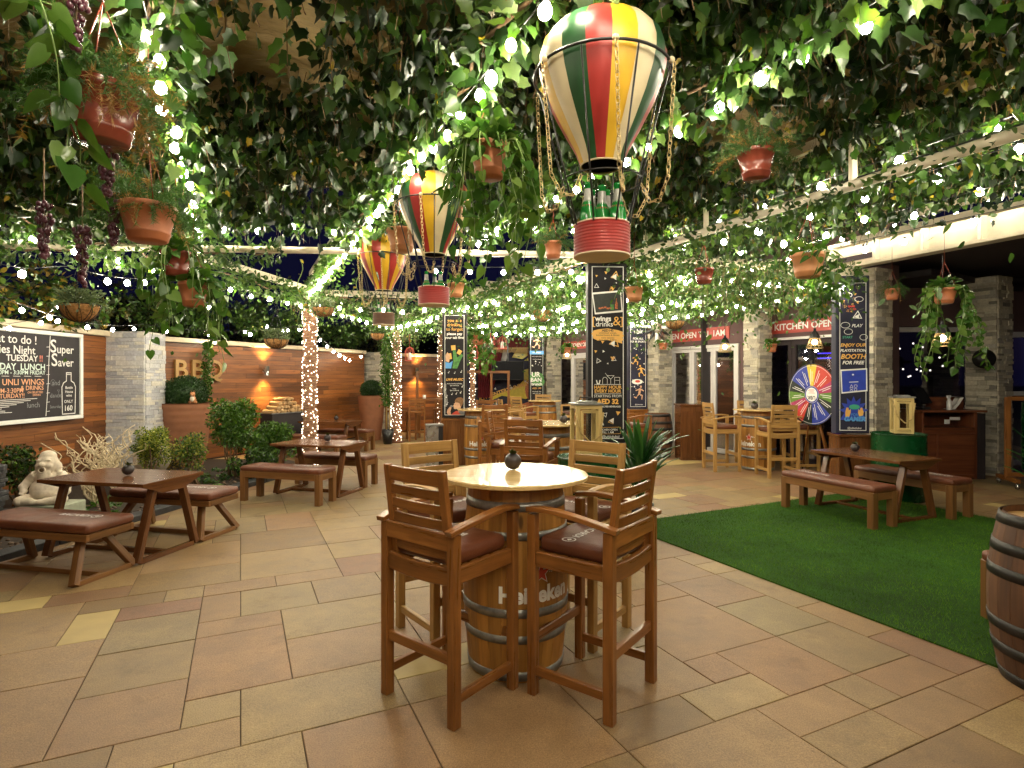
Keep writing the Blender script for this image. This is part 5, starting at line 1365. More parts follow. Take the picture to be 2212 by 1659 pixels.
# ================================================================== statue
def statue():
    t = thing('gnome_statue', 'white stone statue of a laughing seated gnome beside the twigs', 'statue', (-5.11, 6.30, .235), .16)
    mb = MB(); B = lambda x, y, z, r, s=(1, 1, 1): mb.ball((x, y, z), r, 20, 14, 0, s)
    B(0, .0, .16, .155, (1.25, .95, .9)); B(0, -.06, .13, .12, (1.35, .8, .8))            # belly
    B(0, .01, .30, .115, (1.35, .9, .8))                                                  # chest
    B(0, -.01, .47, .115, (1.0, .95, 1.12)); B(0, 0, .56, .082, (1.1, 1, .9))             # head and brow
    B(-.105, .01, .42, .052, (.8, .9, 1.5)); B(.105, .01, .42, .052, (.8, .9, 1.5))       # ears and hair locks
    B(-.125, .0, .34, .045, (.8, .9, 1.5)); B(.125, .0, .34, .045, (.8, .9, 1.5))
    B(-.055, -.085, .455, .042, (1, .8, .8)); B(.055, -.085, .455, .042, (1, .8, .8))     # cheeks
    B(0, -.125, .475, .034, (1.15, 1, .9))                                                # nose
    B(-.048, -.095, .525, .030, (1.3, .5, .45)); B(.048, -.095, .525, .030, (1.3, .5, .45))
    B(0, -.085, .335, .062, (1.0, .6, 1.25)); B(-.045, -.085, .35, .035, (1, .6, 1.5)); B(.045, -.085, .35, .035, (1, .6, 1.5)); B(0, -.10, .275, .035, (.8, .6, 1.2))   # beard
    # arms
    for sx in (-1, 1):
        P = [(sx * .13, .0, .34), (sx * .21, .01, .27), (sx * .25, -.04, .20), (sx * .21, -.10, .155)] if sx < 0 else [(sx * .13, .0, .34), (sx * .215, .0, .25), (sx * .225, -.05, .14), (sx * .19, -.10, .10)]
        mb.tube(P, .062, 12, r1=.038)
        for q in P[1:3]: B(*q, .05)
        hx, hy, hz = P[-1]; B(hx, hy, hz, .040, (1, 1, .8))
        for k in range(4): mb.tube([(hx - .022 + k * .014, hy - .02, hz - .005), (hx - .024 + k * .015, hy - .050, hz - .022 - .004 * k)], .0095, 6)
    # crossed legs
    for sx in (-1, 1):
        P = [(sx * .07, -.03, .06), (sx * .20, -.10, .055), (sx * .21, -.16, .05), (sx * .06, -.20, .045)]; mb.tube(P, .072, 12, r1=.045)
        for q in P[1:3]: B(*q, .068, (1, 1, .9))
        B(sx * .035, -.215, .045, .042, (1.4, 1, .85))
    ob = mb.build('statue_body', 'plaster_statue', t)
    md = ob.modifiers.new('r', 'REMESH'); md.mode = 'VOXEL'; md.voxel_size = .0075; md.use_smooth_shade = True
    sm = ob.modifiers.new('s', 'SMOOTH'); sm.factor = .6; sm.iterations = 5
    # open mouth: a dark brown ball stands for its shade, with a lip round it
    mb = MB(); mb.ball((0, -.115, .410), .030, 14, 9, 0, (1.1, .5, .95)); mb.build('mouth_shade', 'stem_brown', t)
    mb = MB(); mb.tube([(.035 * math.cos(a), -.124 + .004 * math.sin(a), .410 + .031 * math.sin(a)) for a in np.linspace(0, 2 * PI, 19)[:-1]], .009, 7, closed=True); mb.build('lip', 'plaster_statue', t)
    t.scale = (.90,) * 3
    o = MB(); o.box((0, 0, .10), (.50, .36, .20)); bl = o.build('statue_plinth', 'statue_block', loc=(-5.06, 6.28, .035), bevel=.01); tag(bl, 'pale square stone block the gnome statue sits on', 'plinth')
statue()
# stacked slate cairn at the picture edge
t = thing('slate_cairn', 'stack of dark weathered slate slabs beside the leafy shrub', 'rock stack', (-5.33, 5.78, .04)); r_ = random.Random(12); z = 0
mb = MB()
for k in range(15):
    h = r_.uniform(.03, .06); n_ = 9; rr0 = r_.uniform(.15, .24); pts = [((rr0 * r_.uniform(.8, 1.1)) * math.cos(2 * PI * i / n_), (rr0 * .8 * r_.uniform(.8, 1.1)) * math.sin(2 * PI * i / n_)) for i in range(n_)]
    mb.prism(pts, z, z + h); z += h + .002
mb.build('slate_slabs', 'slate_kerb', t, .006)

# ================================================================== green drums, lanterns, till, wheel ...
def drum(label, x, y, r, h, star=True, txt=True, rot=0):
    t = thing('green_drum', label, 'drum', (x, y, 0), rot, 'green metal drums'); mb = MB(); P = [(.0001, 0), (r, 0)]
    for z in np.linspace(.02, h - .01, 60):
        q = 0
        for zc in (.30 * h, .36 * h, .64 * h, .70 * h): q += .012 * math.exp(-((z - zc) / .011) ** 2)
        P.append((r + q, z))
    P += [(r + .008, h - .008), (r + .008, h + .004), (r - .008, h + .004), (r - .012, h - .015), (.0001, h - .015)]
    mb.lathe(P, 48); mb.build('drum_body', 'drum_green', t); prof = [(r, 0), (r, h)]
    a0 = -PI / 2 - .05
    if star:
        mb = MB(); mb.poly(star_pts(.062, .42), 0, wrap(prof, a0, h * .5, .004)); mb.build('star_outline', 'print_white', t)
        mb = MB(); mb.poly(star_pts(.048, .42), 0, wrap(prof, a0, h * .5, .006)); mb.build('star', 'print_red', t)
    if txt: mb = MB(); mb.text('Heineken', .10, wrap(prof, a0, h * (.5 if not star else .82), .004), bold=.03); mb.build('lettering', 'print_white', t)
    return t
drum('green metal drum with a red star behind the lawn picnic table', 5.15, 7.62, .315, .865, True, False)
drum('green metal drum carrying the tall wooden lantern before the wings banner', .76, 5.55, .315, .84, False, True)

def lantern(label, x, y, z, w, h, rot, handle=True):
    t = thing('wooden_lantern', label, 'lantern', (x, y, z), rot, 'wooden candle lanterns'); mb = MB(); a = w / 2 - .018
    for sx in (-1, 1):
        for sy in (-1, 1): mb.bar((sx * a, sy * a, 0), (sx * a, sy * a, h), .036, .036, (0, 1, 0))
    for zz in (.02, h - .02):
        for s_ in (-1, 1): mb.bar((-a, s_ * a, zz), (a, s_ * a, zz), .034, .04); mb.bar((s_ * a, -a, zz), (s_ * a, a, zz), .034, .04)
    mb.box((0, 0, .012), (w - .04, w - .04, .02)); mb.build('lantern_frame', 'lantern_wood', t, .003)
    dr = MB(); q = w * .30
    for sx in (-1, 1): dr.bar((sx * q, -w / 2 - .004, .05), (sx * q, -w / 2 - .004, h - .05), .03, .014, (0, 1, 0))
    for zz in (.06, h - .06): dr.bar((-q, -w / 2 - .004, zz), (q, -w / 2 - .004, zz), .014, .03)
    d_ = dr.build('door', 'lantern_wood', t, .002)
    for k, (cx, cy, sx, sy) in enumerate(((0, -a, w - .07, .003), (0, a, w - .07, .003), (a, 0, .003, w - .07), (-a, 0, .003, w - .07))):
        mb = MB(); mb.box((cx, cy, h / 2), (sx, sy, h - .08)); mb.build('pane', 'clear_glass', t)
    mb = MB(); mb.box((0, 0, h + .008), (w + .03, w + .03, .018)); mb.box((0, 0, h + .025), (w * .7, w * .7, .02)); mb.build('lid', 'galvanised', t, .003)
    if handle:
        mb = MB(); mb.tube([(-.07, 0, h + .03), (-.06, 0, h + .07), (.06, 0, h + .07), (.07, 0, h + .03)], .006, 6); mb.build('handle', 'iron_black', t)
    mb = MB(); mb.tube([(-w / 2 - .01, -w / 2, h * .86), (-w * .38, -w / 2 - .03, h * .5), (0, -w / 2 - .035, h * .30), (w * .38, -w / 2 - .03, h * .42), (w / 2 + .01, -w / 2, h * .86)], .009, 7); mb.build('rope_handle', 'rope', t)
    return t
lantern('tall pale wooden lantern with rope handle on the green drum by the wings banner', .71, 5.50, .846, .25, .50, .15)
lantern('pale wooden lantern standing on the green drum with the red star', 5.18, 7.60, .871, .225, .47, -.35, False)

# spiky dracaena plants
def dracaena(label, x, y, z, hgt, n=70, seed=1, pot=True):
    t = thing('dracaena_plant', label, 'plant', (x, y, 0)); r_ = random.Random(seed); mb = MB(); W_ = MB()
    for k in range(n):
        a = r_.uniform(0, 6.28); el = r_.uniform(.55, 1.45); L = r_.uniform(.32, .56) * hgt; z0 = z + r_.uniform(0, .50) * hgt; wd = r_.uniform(.028, .042)
        d = Vector((math.cos(a) * math.cos(el), math.sin(a) * math.cos(el), math.sin(el))); s_ = Vector((-math.sin(a), math.cos(a), 0)); p = Vector((math.cos(a) * .015, math.sin(a) * .015, z0)); P = []
        for i in range(7):
            u = i / 6; P.append((p.copy(), wd * (math.sin(PI * min(.98, .15 + u * .85)) ** .7))); d = (d + Vector((0, 0, -.16 * u))).normalized(); p += d * L / 6
        up = s_.cross(d)
        b = len(mb.v)
        for q, w_ in P: mb.v += [q - s_ * w_, q + up * -.006, q + s_ * w_]
        for i in range(6):
            for c_ in (0, 1): mb.face((b + i * 3 + c_, b + i * 3 + c_ + 1, b + i * 3 + c_ + 4, b + i * 3 + c_ + 3), None, 0, True)
    mb.build('leaves', 'dracaena_leaf', t)
    mb = MB(); mb.tube([(0, 0, z - .1), (.01, 0, z + hgt * .5)], .022, 8); mb.build('stem', 'stem_brown', t)
    if pot: mb = MB(); mb.lathe([(.0001, 0), (.10, 0), (.145, z), (.13, z), (.125, z - .05), (.0001, z - .05)], 28); mb.build('pot', 'plastic_black', t)
dracaena('spiky green dracaena beside the wings banner and the lawn', 1.33, 5.95, .30, .98, 62, 4)
dracaena('spiky palm at the picture edge beyond the lawn barrel', 5.72, 6.15, .40, .75, 90, 6)

# till counter
t = thing('till_counter', 'dark red wooden till counter with an open shelf between the stone pillars', 'counter', (7.0, 9.3, 0)); mb = MB()
mb.box((0, 0, 1.075), (1.02, .55, .035)); mb.box((-.02, .24, .5), (.98, .03, 1.0)); mb.box((-.49, 0, .53), (.03, .5, 1.05)); mb.box((.34, 0, .53), (.05, .5, 1.05)); mb.box((-.07, 0, .80), (.8, .5, .03)); mb.box((-.07, -.235, .40), (.8, .03, .76))
mb.box((-.27, -.255, .40), (.02, .02, .66)); mb.box((-.07, -.255, .72), (.78, .02, .02)); mb.box((-.07, -.255, .07), (.78, .02, .02)); mb.build('cabinet', 'counter_wood', t, .004)
mb = MB(); mb.box((.43, .0, .52), (.13, .5, 1.04)); mb.build('end_panel', 'interior_dark', t)
mb = MB(); mb.box((.15, .16, 1.19), (.62, .03, .20)); mb.build('splash_board', 'counter_wood', t, .004)
t = thing('till_screen', 'black till terminal on the counter', 'till', (6.68, 9.3, 1.093), .5); mb = MB()
mb.box((0, .05, .02), (.24, .22, .04)); mb.bar((0, .06, .03), (0, .0, .17), .06, .05); mb.build('stand', 'plastic_black', t, .004)
mb = MB(); mb.bar((0, -.06, .10), (0, .08, .34), .32, .03, (0, 1, 0)); mb.build('screen', 'screen_black', t, .004)
t = thing('spray_bottle', 'white spray bottle standing on the till counter', 'bottle', (7.02, 9.18, 1.093), .4); mb = MB()
mb.lathe([(.0001, 0), (.036, 0), (.038, .01), (.036, .13), (.018, .17), (.014, .19), (.0001, .19)], 16); mb.build('bottle_body', 'white_plastic', t)
mb = MB(); mb.box((-.01, 0, .215), (.075, .026, .035)); mb.bar((-.03, 0, .205), (-.035, 0, .165), .012, .014, (0, 1, 0)); mb.lathe([(.017, .185), (.017, .2), (.0001, .2)], 12); mb.build('trigger_head', 'white_plastic', t, .003)
mb = MB(); P = [(0, 1.30), (.10, 1.29), (.03, 1.18), (-.04, 1.10), (-.10, 1.097)]
for i in range(len(P) - 1):
    for j in range(5):
        y0, y1 = -.09 + j * .036, -.09 + (j + 1) * .036; b = len(mb.v); w_ = .01 * math.sin(j * 2.1)
        mb.v += [Vector((P[i][0] + w_, y0, P[i][1])), Vector((P[i + 1][0] + w_, y0, P[i + 1][1])), Vector((P[i + 1][0], y1, P[i + 1][1] + .006)), Vector((P[i][0], y1, P[i][1] + .006))]; mb.face((b, b + 1, b + 2, b + 3), None, 0, True)
tag(mb.build('cleaning_cloth', 'print_white', loc=(7.18, 9.3, 0)), 'white cloth draped on the till counter board', 'cloth')
mb = MB(); mb.box((0, 0, 0), (.09, .015, .07), rz=.2); mb.box((.14, .02, .05), (.16, .015, .05)); tag(mb.build('socket_plate', 'white_plastic', loc=(7.0, 9.2, .90)), 'white sockets and plug in the open till shelf', 'socket')

# prize wheel
t = thing('prize_wheel', 'colourful prize wheel on an easel before the dark doors', 'prize wheel', (4.98, 9.45, 0), R(-72)); 
c_ = Vector((0, 0, 1.33)); Rw = .50; cols = ['wheel_yellow', 'wheel_red', 'wheel_red', 'wheel_magenta', 'wheel_green', 'wheel_dark', 'wheel_blue', 'wheel_blue', 'wheel_dark', 'wheel_red', 'wheel_magenta', 'wheel_green', 'wheel_dark', 'wheel_blue', 'wheel_blue']
ff = lambda x, y, o=0: Vector((x, -.03 - o, y)) + c_
mb = MB(); mb.mats = []
ids = [mb.mat(c) for c in cols]; n = len(cols)
for i in range(n):
    a0 = PI / 2 + .22 - 2 * PI * i / n; a1 = a0 - 2 * PI / n; arc = [(Rw * math.cos(a0 + (a1 - a0) * k / 5), Rw * math.sin(a0 + (a1 - a0) * k / 5)) for k in range(6)]
    mb.poly([(0, 0)] + arc, ids[i], lambda x, y: ff(x, y))
mb.poly(ell(0, 0, Rw, Rw, 40), ids[4], lambda x, y: Vector((x, 0.0, y)) + c_); mb.build('wheel_disc', None, t)
mb = MB(); mb.tube([ff(a * (Rw + .004), b * (Rw + .004), -.005) for a, b in ell(0, 0, 1, 1, 48)], .010, 6, closed=True); mb.build('wheel_rim', 'iron_black', t)
mb = MB(); mb.poly(ell(0, 0, .145, .145, 32), 0, lambda x, y: ff(x, y, .004)); mb.build('hub_ring', 'wheel_blue', t)
mb = MB(); mb.poly(ell(0, 0, .115, .115, 32), 0, lambda x, y: ff(x, y, .007)); 
mb.build('hub', 'print_white', t); mb = MB()
for q in stroke(ell(0, 0, .138, .138, 32), .004, True): mb.poly(q, 0, lambda x, y: ff(x, y, .006))
mb.build('inner_ring', 'print_white', t); mb = MB()
for q in stroke(ell(0, 0, .478, .478, 48), .005, True): mb.poly(q, 0, lambda x, y: ff(x, y, .003))
mb.build('outer_ring', 'print_white', t)
mb = MB(); mb.text('UBK', .085, lambda x, y: ff(-x, -y - .05, .010), bold=.02); mb.build('hub_lettering', 'print_dark', t)
mb = MB()
for k, (x0, x1) in enumerate(((-.05, .05), (-.07, .06), (-.04, .05), (-.06, .07))):
    for q in stroke([(x0, .085 - k * .02), (x1, .085 - k * .02)], .006): mb.poly(q, 0, lambda x, y: ff(x, y, .010))
mb.build('hub_small_print', 'print_red', t)
mb = MB()
for i in range(n):
    a = PI / 2 + .22 - 2 * PI * (i + .5) / n; ca, sa = math.cos(a), math.sin(a)
    for k, (x0, x1) in enumerate(((.17, .42), (.22, .38))):
        for q in stroke([(x0, .018 - k * .030), (x1, .018 - k * .030)], .009): mb.poly(q, 0, lambda x, y: ff(x * ca - y * sa, x * sa + y * ca, .004))
mb.build('prize_small_print', 'print_white', t)
mb = MB(); mb.tube([ff(0, .0, -.03), (-.30, .06, 0)], .014, 7); mb.tube([ff(0, 0, -.03), (.30, .06, 0)], .014, 7); mb.tube([ff(0, -.1, -.03), (0, .45, 0)], .014, 7); mb.tube([(-.30, .06, .012), (.30, .06, .012)], .012, 6); mb.build('easel', 'teak_varnished', t)
mb = MB(); mb.poly([(-.03, .56), (.03, .56), (.0, .45)], 0, lambda x, y: ff(x, y, .02)); mb.build('pointer', 'iron_black', t)

# dark cabinet
mb = MB(); mb.box((0, 0, .53), (.46, .42, 1.06)); mb.box((0, 0, 1.075), (.50, .46, .03)); mb.box((-.12, -.215, .5), (.2, .012, .9)); mb.box((.12, -.215, .5), (.2, .012, .9))
tag(mb.build('drinks_cabinet', 'walnut_dark', loc=(3.52, 11.35, 0), bevel=.006), 'dark brown upright cabinet beside the oak barrel and white doors', 'cabinet')
# stainless bin
t = thing('steel_bin', 'square stainless steel bin with a black side next to the singer banner plinth', 'bin', (-1.36, 10.0, 0), .25); mb = MB()
mb.box((-.04, 0, .39), (.20, .27, .76)); mb.build('bin_body', 'steel', t, .006); mb = MB(); mb.box((.10, 0, .39), (.075, .265, .755)); mb.build('side_panel', 'plastic_black', t, .004); mb = MB(); mb.box((0, 0, .785), (.30, .28, .03)); mb.build('lid', 'galvanised', t, .004)
# wheeled stand with green corrugated drum sign
t = thing('wheeled_stand', 'wheeled wooden stand holding a green ribbed HEINEKEN panel at the picture edge', 'stand', (7.4, 8.45, 0), -.32); mb = MB()
for x in (-.06, .98): mb.bar((x, 0, .12), (x, 0, 1.32), .07, .05, (0, 1, 0))
mb.bar((-.06, 0, .18), (.98, 0, .18), .05, .06); mb.bar((-.06, 0, 1.30), (.98, 0, 1.30), .05, .06)
for x in (-.06, .98): mb.bar((x, -.30, .12), (x, .30, .12), .06, .06)
mb.build('stand_frame', 'teak_varnished', t, .004)
mb = MB(); P = []
for k in range(60):
    z = .24 + 1.0 * k / 59; q = .5 + .5 * math.sin(k * 1.2) if (18 < k < 28 or 38 < k < 50) else 0; P.append((.28 + .012 * q, z))
mb.lathe(P, 36, (.46, .12, 0)); mb.build('green_panel', 'drum_green', t)
mb = MB(); g_ = wrap([(.30, 0), (.30, 2)], -PI / 2, .66, .004); mb.text('HEINEKEN', .10, lambda x, y: g_(x, y) + Vector((.46, .12, 0)), bold=.03); mb.build('lettering', 'print_white', t)
for x in (-.06, .98):
    for y in (-.27, .27):
        mb = MB(); mb.lathe([(.0001, -.015), (.042, -.015), (.045, 0), (.042, .015), (.0001, .015)], 18, (x, y, .045), axis=Vector((1, 0, 0))); mb.bar((x, y, .05), (x, y, .10), .04, .03, (0, 1, 0)); mb.build('caster', 'steel', t)

# stage: curtains, screen, mural
t = thing('stage_backdrop', 'stage backdrop with a painted yellow guitar and LIVE ENTERTAINMENT lettering', 'stage backdrop', (-.12, 17.9, 0), -.02); mb = MB()
mb.box((0, .05, 1.55), (3.0, .08, 3.1)); mb.build('backdrop_panel', 'banner_navy', t)
fs_ = lambda x, y, o=.0: Vector((x, -.0 - o, y))
shapes_on(t, lambda x, y, o: fs_(x, y, o), [[(-.75, .80), (-.2, 1.05), (.25, 1.0), (.55, .95), (.95, 1.15), (1.05, 1.55), (.85, 1.95), (.45, 1.85), (.5, 1.55), (.30, 1.35), (0, 1.22), (-.35, 1.1)], [(-.95, 1.5), (-.85, 1.55), (-.80, 1.0), (-.90, .9)]], 'wheel_yellow', 'painted_guitar', .006)
mb = MB(); mb.text('LIVE ENTERTAINMENT', .17, lambda x, y: fs_(x * math.cos(.32) - y * math.sin(.32) - .05, x * math.sin(.32) + y * math.cos(.32) + 1.22, .010), bold=.03); mb.build('painted_lettering', 'print_gold', t)
shapes_on(t, lambda x, y, o: fs_(x, y, o), [ell(.65, 1.25, .12, .3, 16), [(-.75, .45), (-.1, .8), (.4, .78), (.9, .95), (.9, .45)]], 'print_food', 'painted_body', .008)
mb = MB(); random.seed(77)
for k in range(24): tri_motif(mb, random.uniform(-1, 1), random.uniform(1.2, 2.0), random.uniform(.02, .05), random.uniform(0, 6), lambda x, y: fs_(x, y, .012))
mb.build('painted_marks', 'chalk_white', t)
shapes_on(t, lambda x, y, o: fs_(x, y, o), [[(-.30, 2.1), (-.08, 2.1), (.10, 2.75), (-.1, 2.75)]], 'chalk_white', 'painted_stripe', .008)
shapes_on(t, lambda x, y, o: fs_(x, y, o), [[(.12, 2.25), (.35, 2.65), (.80, 2.45), (.45, 2.2)], [(.5, 2.15), (.85, 2.4), (.95, 2.15)]], 'wheel_yellow', 'painted_gable', .008)
def curtain(x0, x1, gather, label):
    t = thing('stage_curtain', label, 'curtain', (0, 0, 0)); mb = MB(); nx, nz = 60, 14
    for j in range(nz + 1):
        z = 2.75 - 1.75 * j / nz; k = j / nz
        for i in range(nx + 1):
            u = i / nx; x = x0 + (x1 - x0) * u; g_ = gather * (k ** 1.6) * (1 - u if x1 > x0 else 1 - u); x = x + (x0 - x) * .55 * k ** 1.5
            mb.v.append(Vector((x, 17.62 + .05 * math.sin(u * 46) + .01 * math.sin(u * 17), z)))
    for j in range(nz):
        for i in range(nx): b = j * (nx + 1) + i; mb.face((b, b + 1, b + nx + 2, b + nx + 1), None, 0, True)
    mb.build('drape', 'curtain_red', t)
curtain(-1.05, -.25, .5, 'dark red stage curtain gathered at the near board wall'); curtain(.95, .45, .5, 'dark red stage curtain gathered beside the urban brunch banner')
mb = MB()
for i in range(90):
    x = -1.0 + i * .022; mb.bar((x, 17.50, 2.50), (x, 17.50, 2.40 - .02 * abs(math.sin(i * .35))), .012, .012, (0, 1, 0))
mb.box((0, 17.50, 2.52), (2.0, .02, .04)); fr = mb.build('pelmet_fringe', 'gold_fringe'); tag(fr, 'gold fringe hanging along the stage pelmet', 'fringe')
mb = MB(); mb.box((0, 17.52, 2.68), (2.05, .03, .3)); tag(mb.build('stage_pelmet', 'curtain_red'), 'dark red pelmet above the stage curtains', 'pelmet')
t = thing('television', 'large black television hanging over the stage', 'television', (-.13, 17.2, 1.83)); mb = MB(); mb.box((0, 0, 0), (.98, .06, .57)); mb.build('television_case', 'plastic_black', t, .006); mb = MB(); mb.box((0, -.032, 0), (.95, .004, .54)); mb.build('screen', 'screen_black', t); mb = MB(); mb.bar((0, .04, .2), (0, .04, 1.2), .05, .05, (0, 1, 0)); mb.build('bracket', 'plastic_black', t)

# red birdcage lanterns near the stage
def cage(label, x, y, z):
    t = thing('red_lantern', label, 'lantern', (x, y, z), 0, 'red hanging lanterns'); mb = MB()
    for k in range(8): a = PI / 4 * k; mb.tube([(.11 * math.cos(a), .11 * math.sin(a), 0), (.11 * math.cos(a), .11 * math.sin(a), .22), (.07 * math.cos(a), .07 * math.sin(a), .30), (0, 0, .34)], .008, 4)
    mb.lathe([(.0001, 0), (.12, 0), (.12, .025), (.0001, .025)], 16); mb.tube([(0, 0, .33), (0, 0, .75)], .004, 4); mb.build('cage', 'lantern_red', t)
    mb = MB(); mb.lathe([(.0001, .03), (.045, .03), (.04, .16), (.02, .2), (.0001, .2)], 12); mb.build('white_candle', 'white_plastic', t)
for i, (u, v, Y, lab) in enumerate(((1085, 755, 14.5, 'red birdcage lantern hanging before the stage curtain'), (1024, 775, 14.0, 'red birdcage lantern beside the fairy lit strings'), (1060, 745, 16, 'small red birdcage lantern hanging above the stage'), (885, 780, 13.5, 'red birdcage lantern over the far high table'))):
    p = W(u, v, Y); cage(lab, p.x, p.y, p.z)

# wreath of bottles
p = W(1416, 707, 12.7); t = thing('bottle_wreath', 'dark round wreath of bottles hanging on the stone pillar', 'wreath', p, .25); mb = MB()
mb.tube([(.16 * math.cos(a), 0, .16 * math.sin(a)) for a in np.linspace(0, 2 * PI, 25)[:-1]], .045, 8, closed=True); mb.build('wreath_ring', 'stem_brown', t)
for k in range(12):
    a = 2 * PI * k / 12; d_ = Vector((math.cos(a), 0, math.sin(a))); mb = MB(); mb.lathe([(.0001, 0), (.035, 0), (.036, .13), (.014, .19), (.013, .25), (.0001, .25)], 10, d_ * .13 + Vector((0, -.05, 0)), axis=d_); mb.build('wreath_bottle', 'plastic_black' if k % 3 else 'white_plastic', t)

# cage pendants on the building
def pendant(label, x, y, z, top):
    t = thing('cage_pendant', label, 'lamp', (x, y, z), 0, 'copper cage pendant lamps'); mb = MB()
    for k in range(12): a = 2 * PI * k / 12; mb.tube([(.075 * math.cos(a), .075 * math.sin(a), .17), (.125 * math.cos(a), .125 * math.sin(a), 0)], .0045, 4)
    for r_, zz in ((.125, 0), (.112, .045), (.097, .09), (.075, .17)): mb.tube([(r_ * math.cos(a), r_ * math.sin(a), zz) for a in np.linspace(0, 2 * PI, 25)[:-1]], .0048, 4, closed=True)
    mb.build('cage', 'chain_brass', t)
    mb = MB(); mb.lathe([(.085, .165), (.080, .20), (.045, .27), (.022, .29), (.022, .33), (.0001, .33)], 20); mb.tube([(0, 0, .33), (0, 0, top)], .006, 5); mb.build('shade', 'iron_black', t)
    mb = MB(); mb.ball((0, 0, .10), .042, 12, 8); mb.build('lamp_bulb', 'bulb_soft', t)
for u, v, Y, top, lab in ((1566, 760, 11.4, 1.0, 'copper cage pendant lamp before the white folding doors'), (1760, 752, 9.6, 1.0, 'copper cage pendant lamp above the prize wheel'), (2036, 747, 7.6, 1.2, 'copper cage pendant lamp near the till alcove'), (1225, 775, 15.0, 1.0, 'far copper cage pendant lamp beside the urban brunch banner'), (1340, 760, 14.2, .8, 'copper cage pendant lamp hidden by the wings banner')):
    p = W(u, v, Y); pendant(lab, p.x, p.y, p.z, top)
# wall speaker
t = thing('wall_speaker', 'black round wall speaker on the stone pillar beside the till', 'speaker', W(2125, 775, 9.15) , -.5); mb = MB(); mb.lathe([(.0001, -.09), (.10, -.07), (.15, .0), (.155, .02), (.0001, .03)], 24, axis=Vector((0, -1, 0))); mb.build('speaker_body', 'iron_black', t); mb = MB(); mb.bar((0, .05, 0), (0, .22, 0), .05, .05); mb.build('bracket', 'iron_black', t)
# ================================================================== pergola steel and canopy
def pipe(name, label, a, b, r=.036, mat='pipe_paint', cat='pipe', extra=None):
    t = thing(name, label, cat, (0, 0, 0)); mb = MB(); mb.tube([a, b], r, 14); mb.build('tube', mat, t); return t
PZ = 3.0
pa, pb = Vector((-7.2, 5.88, PZ)), Vector((1.32, 6.53, PZ))
pipe('pergola_pipe', 'cream round pipe running across the back edge of the leafy canopy', pa, pb)
q0, q1 = Vector((1.36, 6.5, PZ)), Vector((1.36, 6.5, PZ)) - DB * 9.2
t = pipe('pergola_pipe', 'cream round pipe sloping away above the lawn with short struts', q0, q1, .038)
for s in (.25, 1.15, 2.6, 3.9, 5.6):
    p = q0.lerp(q1, s / 9.2); mb = MB(); mb.bar(p, p + Vector((0, 0, .34)), .035, .05, (0, 1, 0)); mb.build('strut', 'pipe_paint', t)
mb = MB(); mb.tube([q0 + Vector((0, 0, .045)), q0.lerp(q1, .3) + Vector((.01, 0, .05)), q1 + Vector((0, 0, .045))], .007, 5); mb.build('cable', 'iron_black', t)
def rafter(label, p, t0, t1, z=3.44, w=.05, h=.08):
    o = thing('rafter', label, 'beam', (0, 0, 0), group='cream canopy rafters'); mb = MB(); a, b = p + DB * t0, p + DB * t1
    mb.bar(Vector((a.x, a.y, z)), Vector((b.x, b.y, z)), w, h); mb.build('beam', 'pipe_paint', o, .004)
PL, PM, PR = Vector((-1.87, 3.10, 0)), Vector((-.29, 3.21, 0)), Vector((1.03, 3.30, 0))
rafter('canopy rafter nearest the chalkboard side', PL, -6, 3.0); rafter('long canopy rafter over the front table running to the fairy lit post', PM, -6, 7.6); rafter('canopy rafter beside the large balloon', PR, -6, 3.4)
rafter('canopy rafter over the lawn', PR + DA * 1.75, -6, 2.6); rafter('canopy rafter over the planting bed', PL - DA * 1.9, -5, 2.2)
def sag(a, b): return .06 * math.sin(a * 2.1) + .05 * math.sin(a * 5.3 + b) + .03 * math.sin(b * 3.1 + a)
mb = MB(); NX, NY = 60, 50
def right_edge(y): return 1.36 + (6.5 - y) * math.tan(GA) + 1.5
for j in range(NY + 1):
    y = -4 + 10.35 * j / NY
    for i in range(NX + 1):
        x0, x1 = -7.6, right_edge(y); x = x0 + (x1 - x0) * i / NX; mb.v.append(Vector((x, y + .05 * x * .9, 3.62 + sag(x, y))))
for j in range(NY):
    for i in range(NX): b = j * (NX + 1) + i; mb.face((b, b + 1, b + NX + 2, b + NX + 1), None, 0, True)
t = thing('canopy', 'beige stretched cloth canopy showing between the ivy', 'canopy', (0, 0, 0)); mb.build('canopy_cloth', 'canopy_cloth', t)

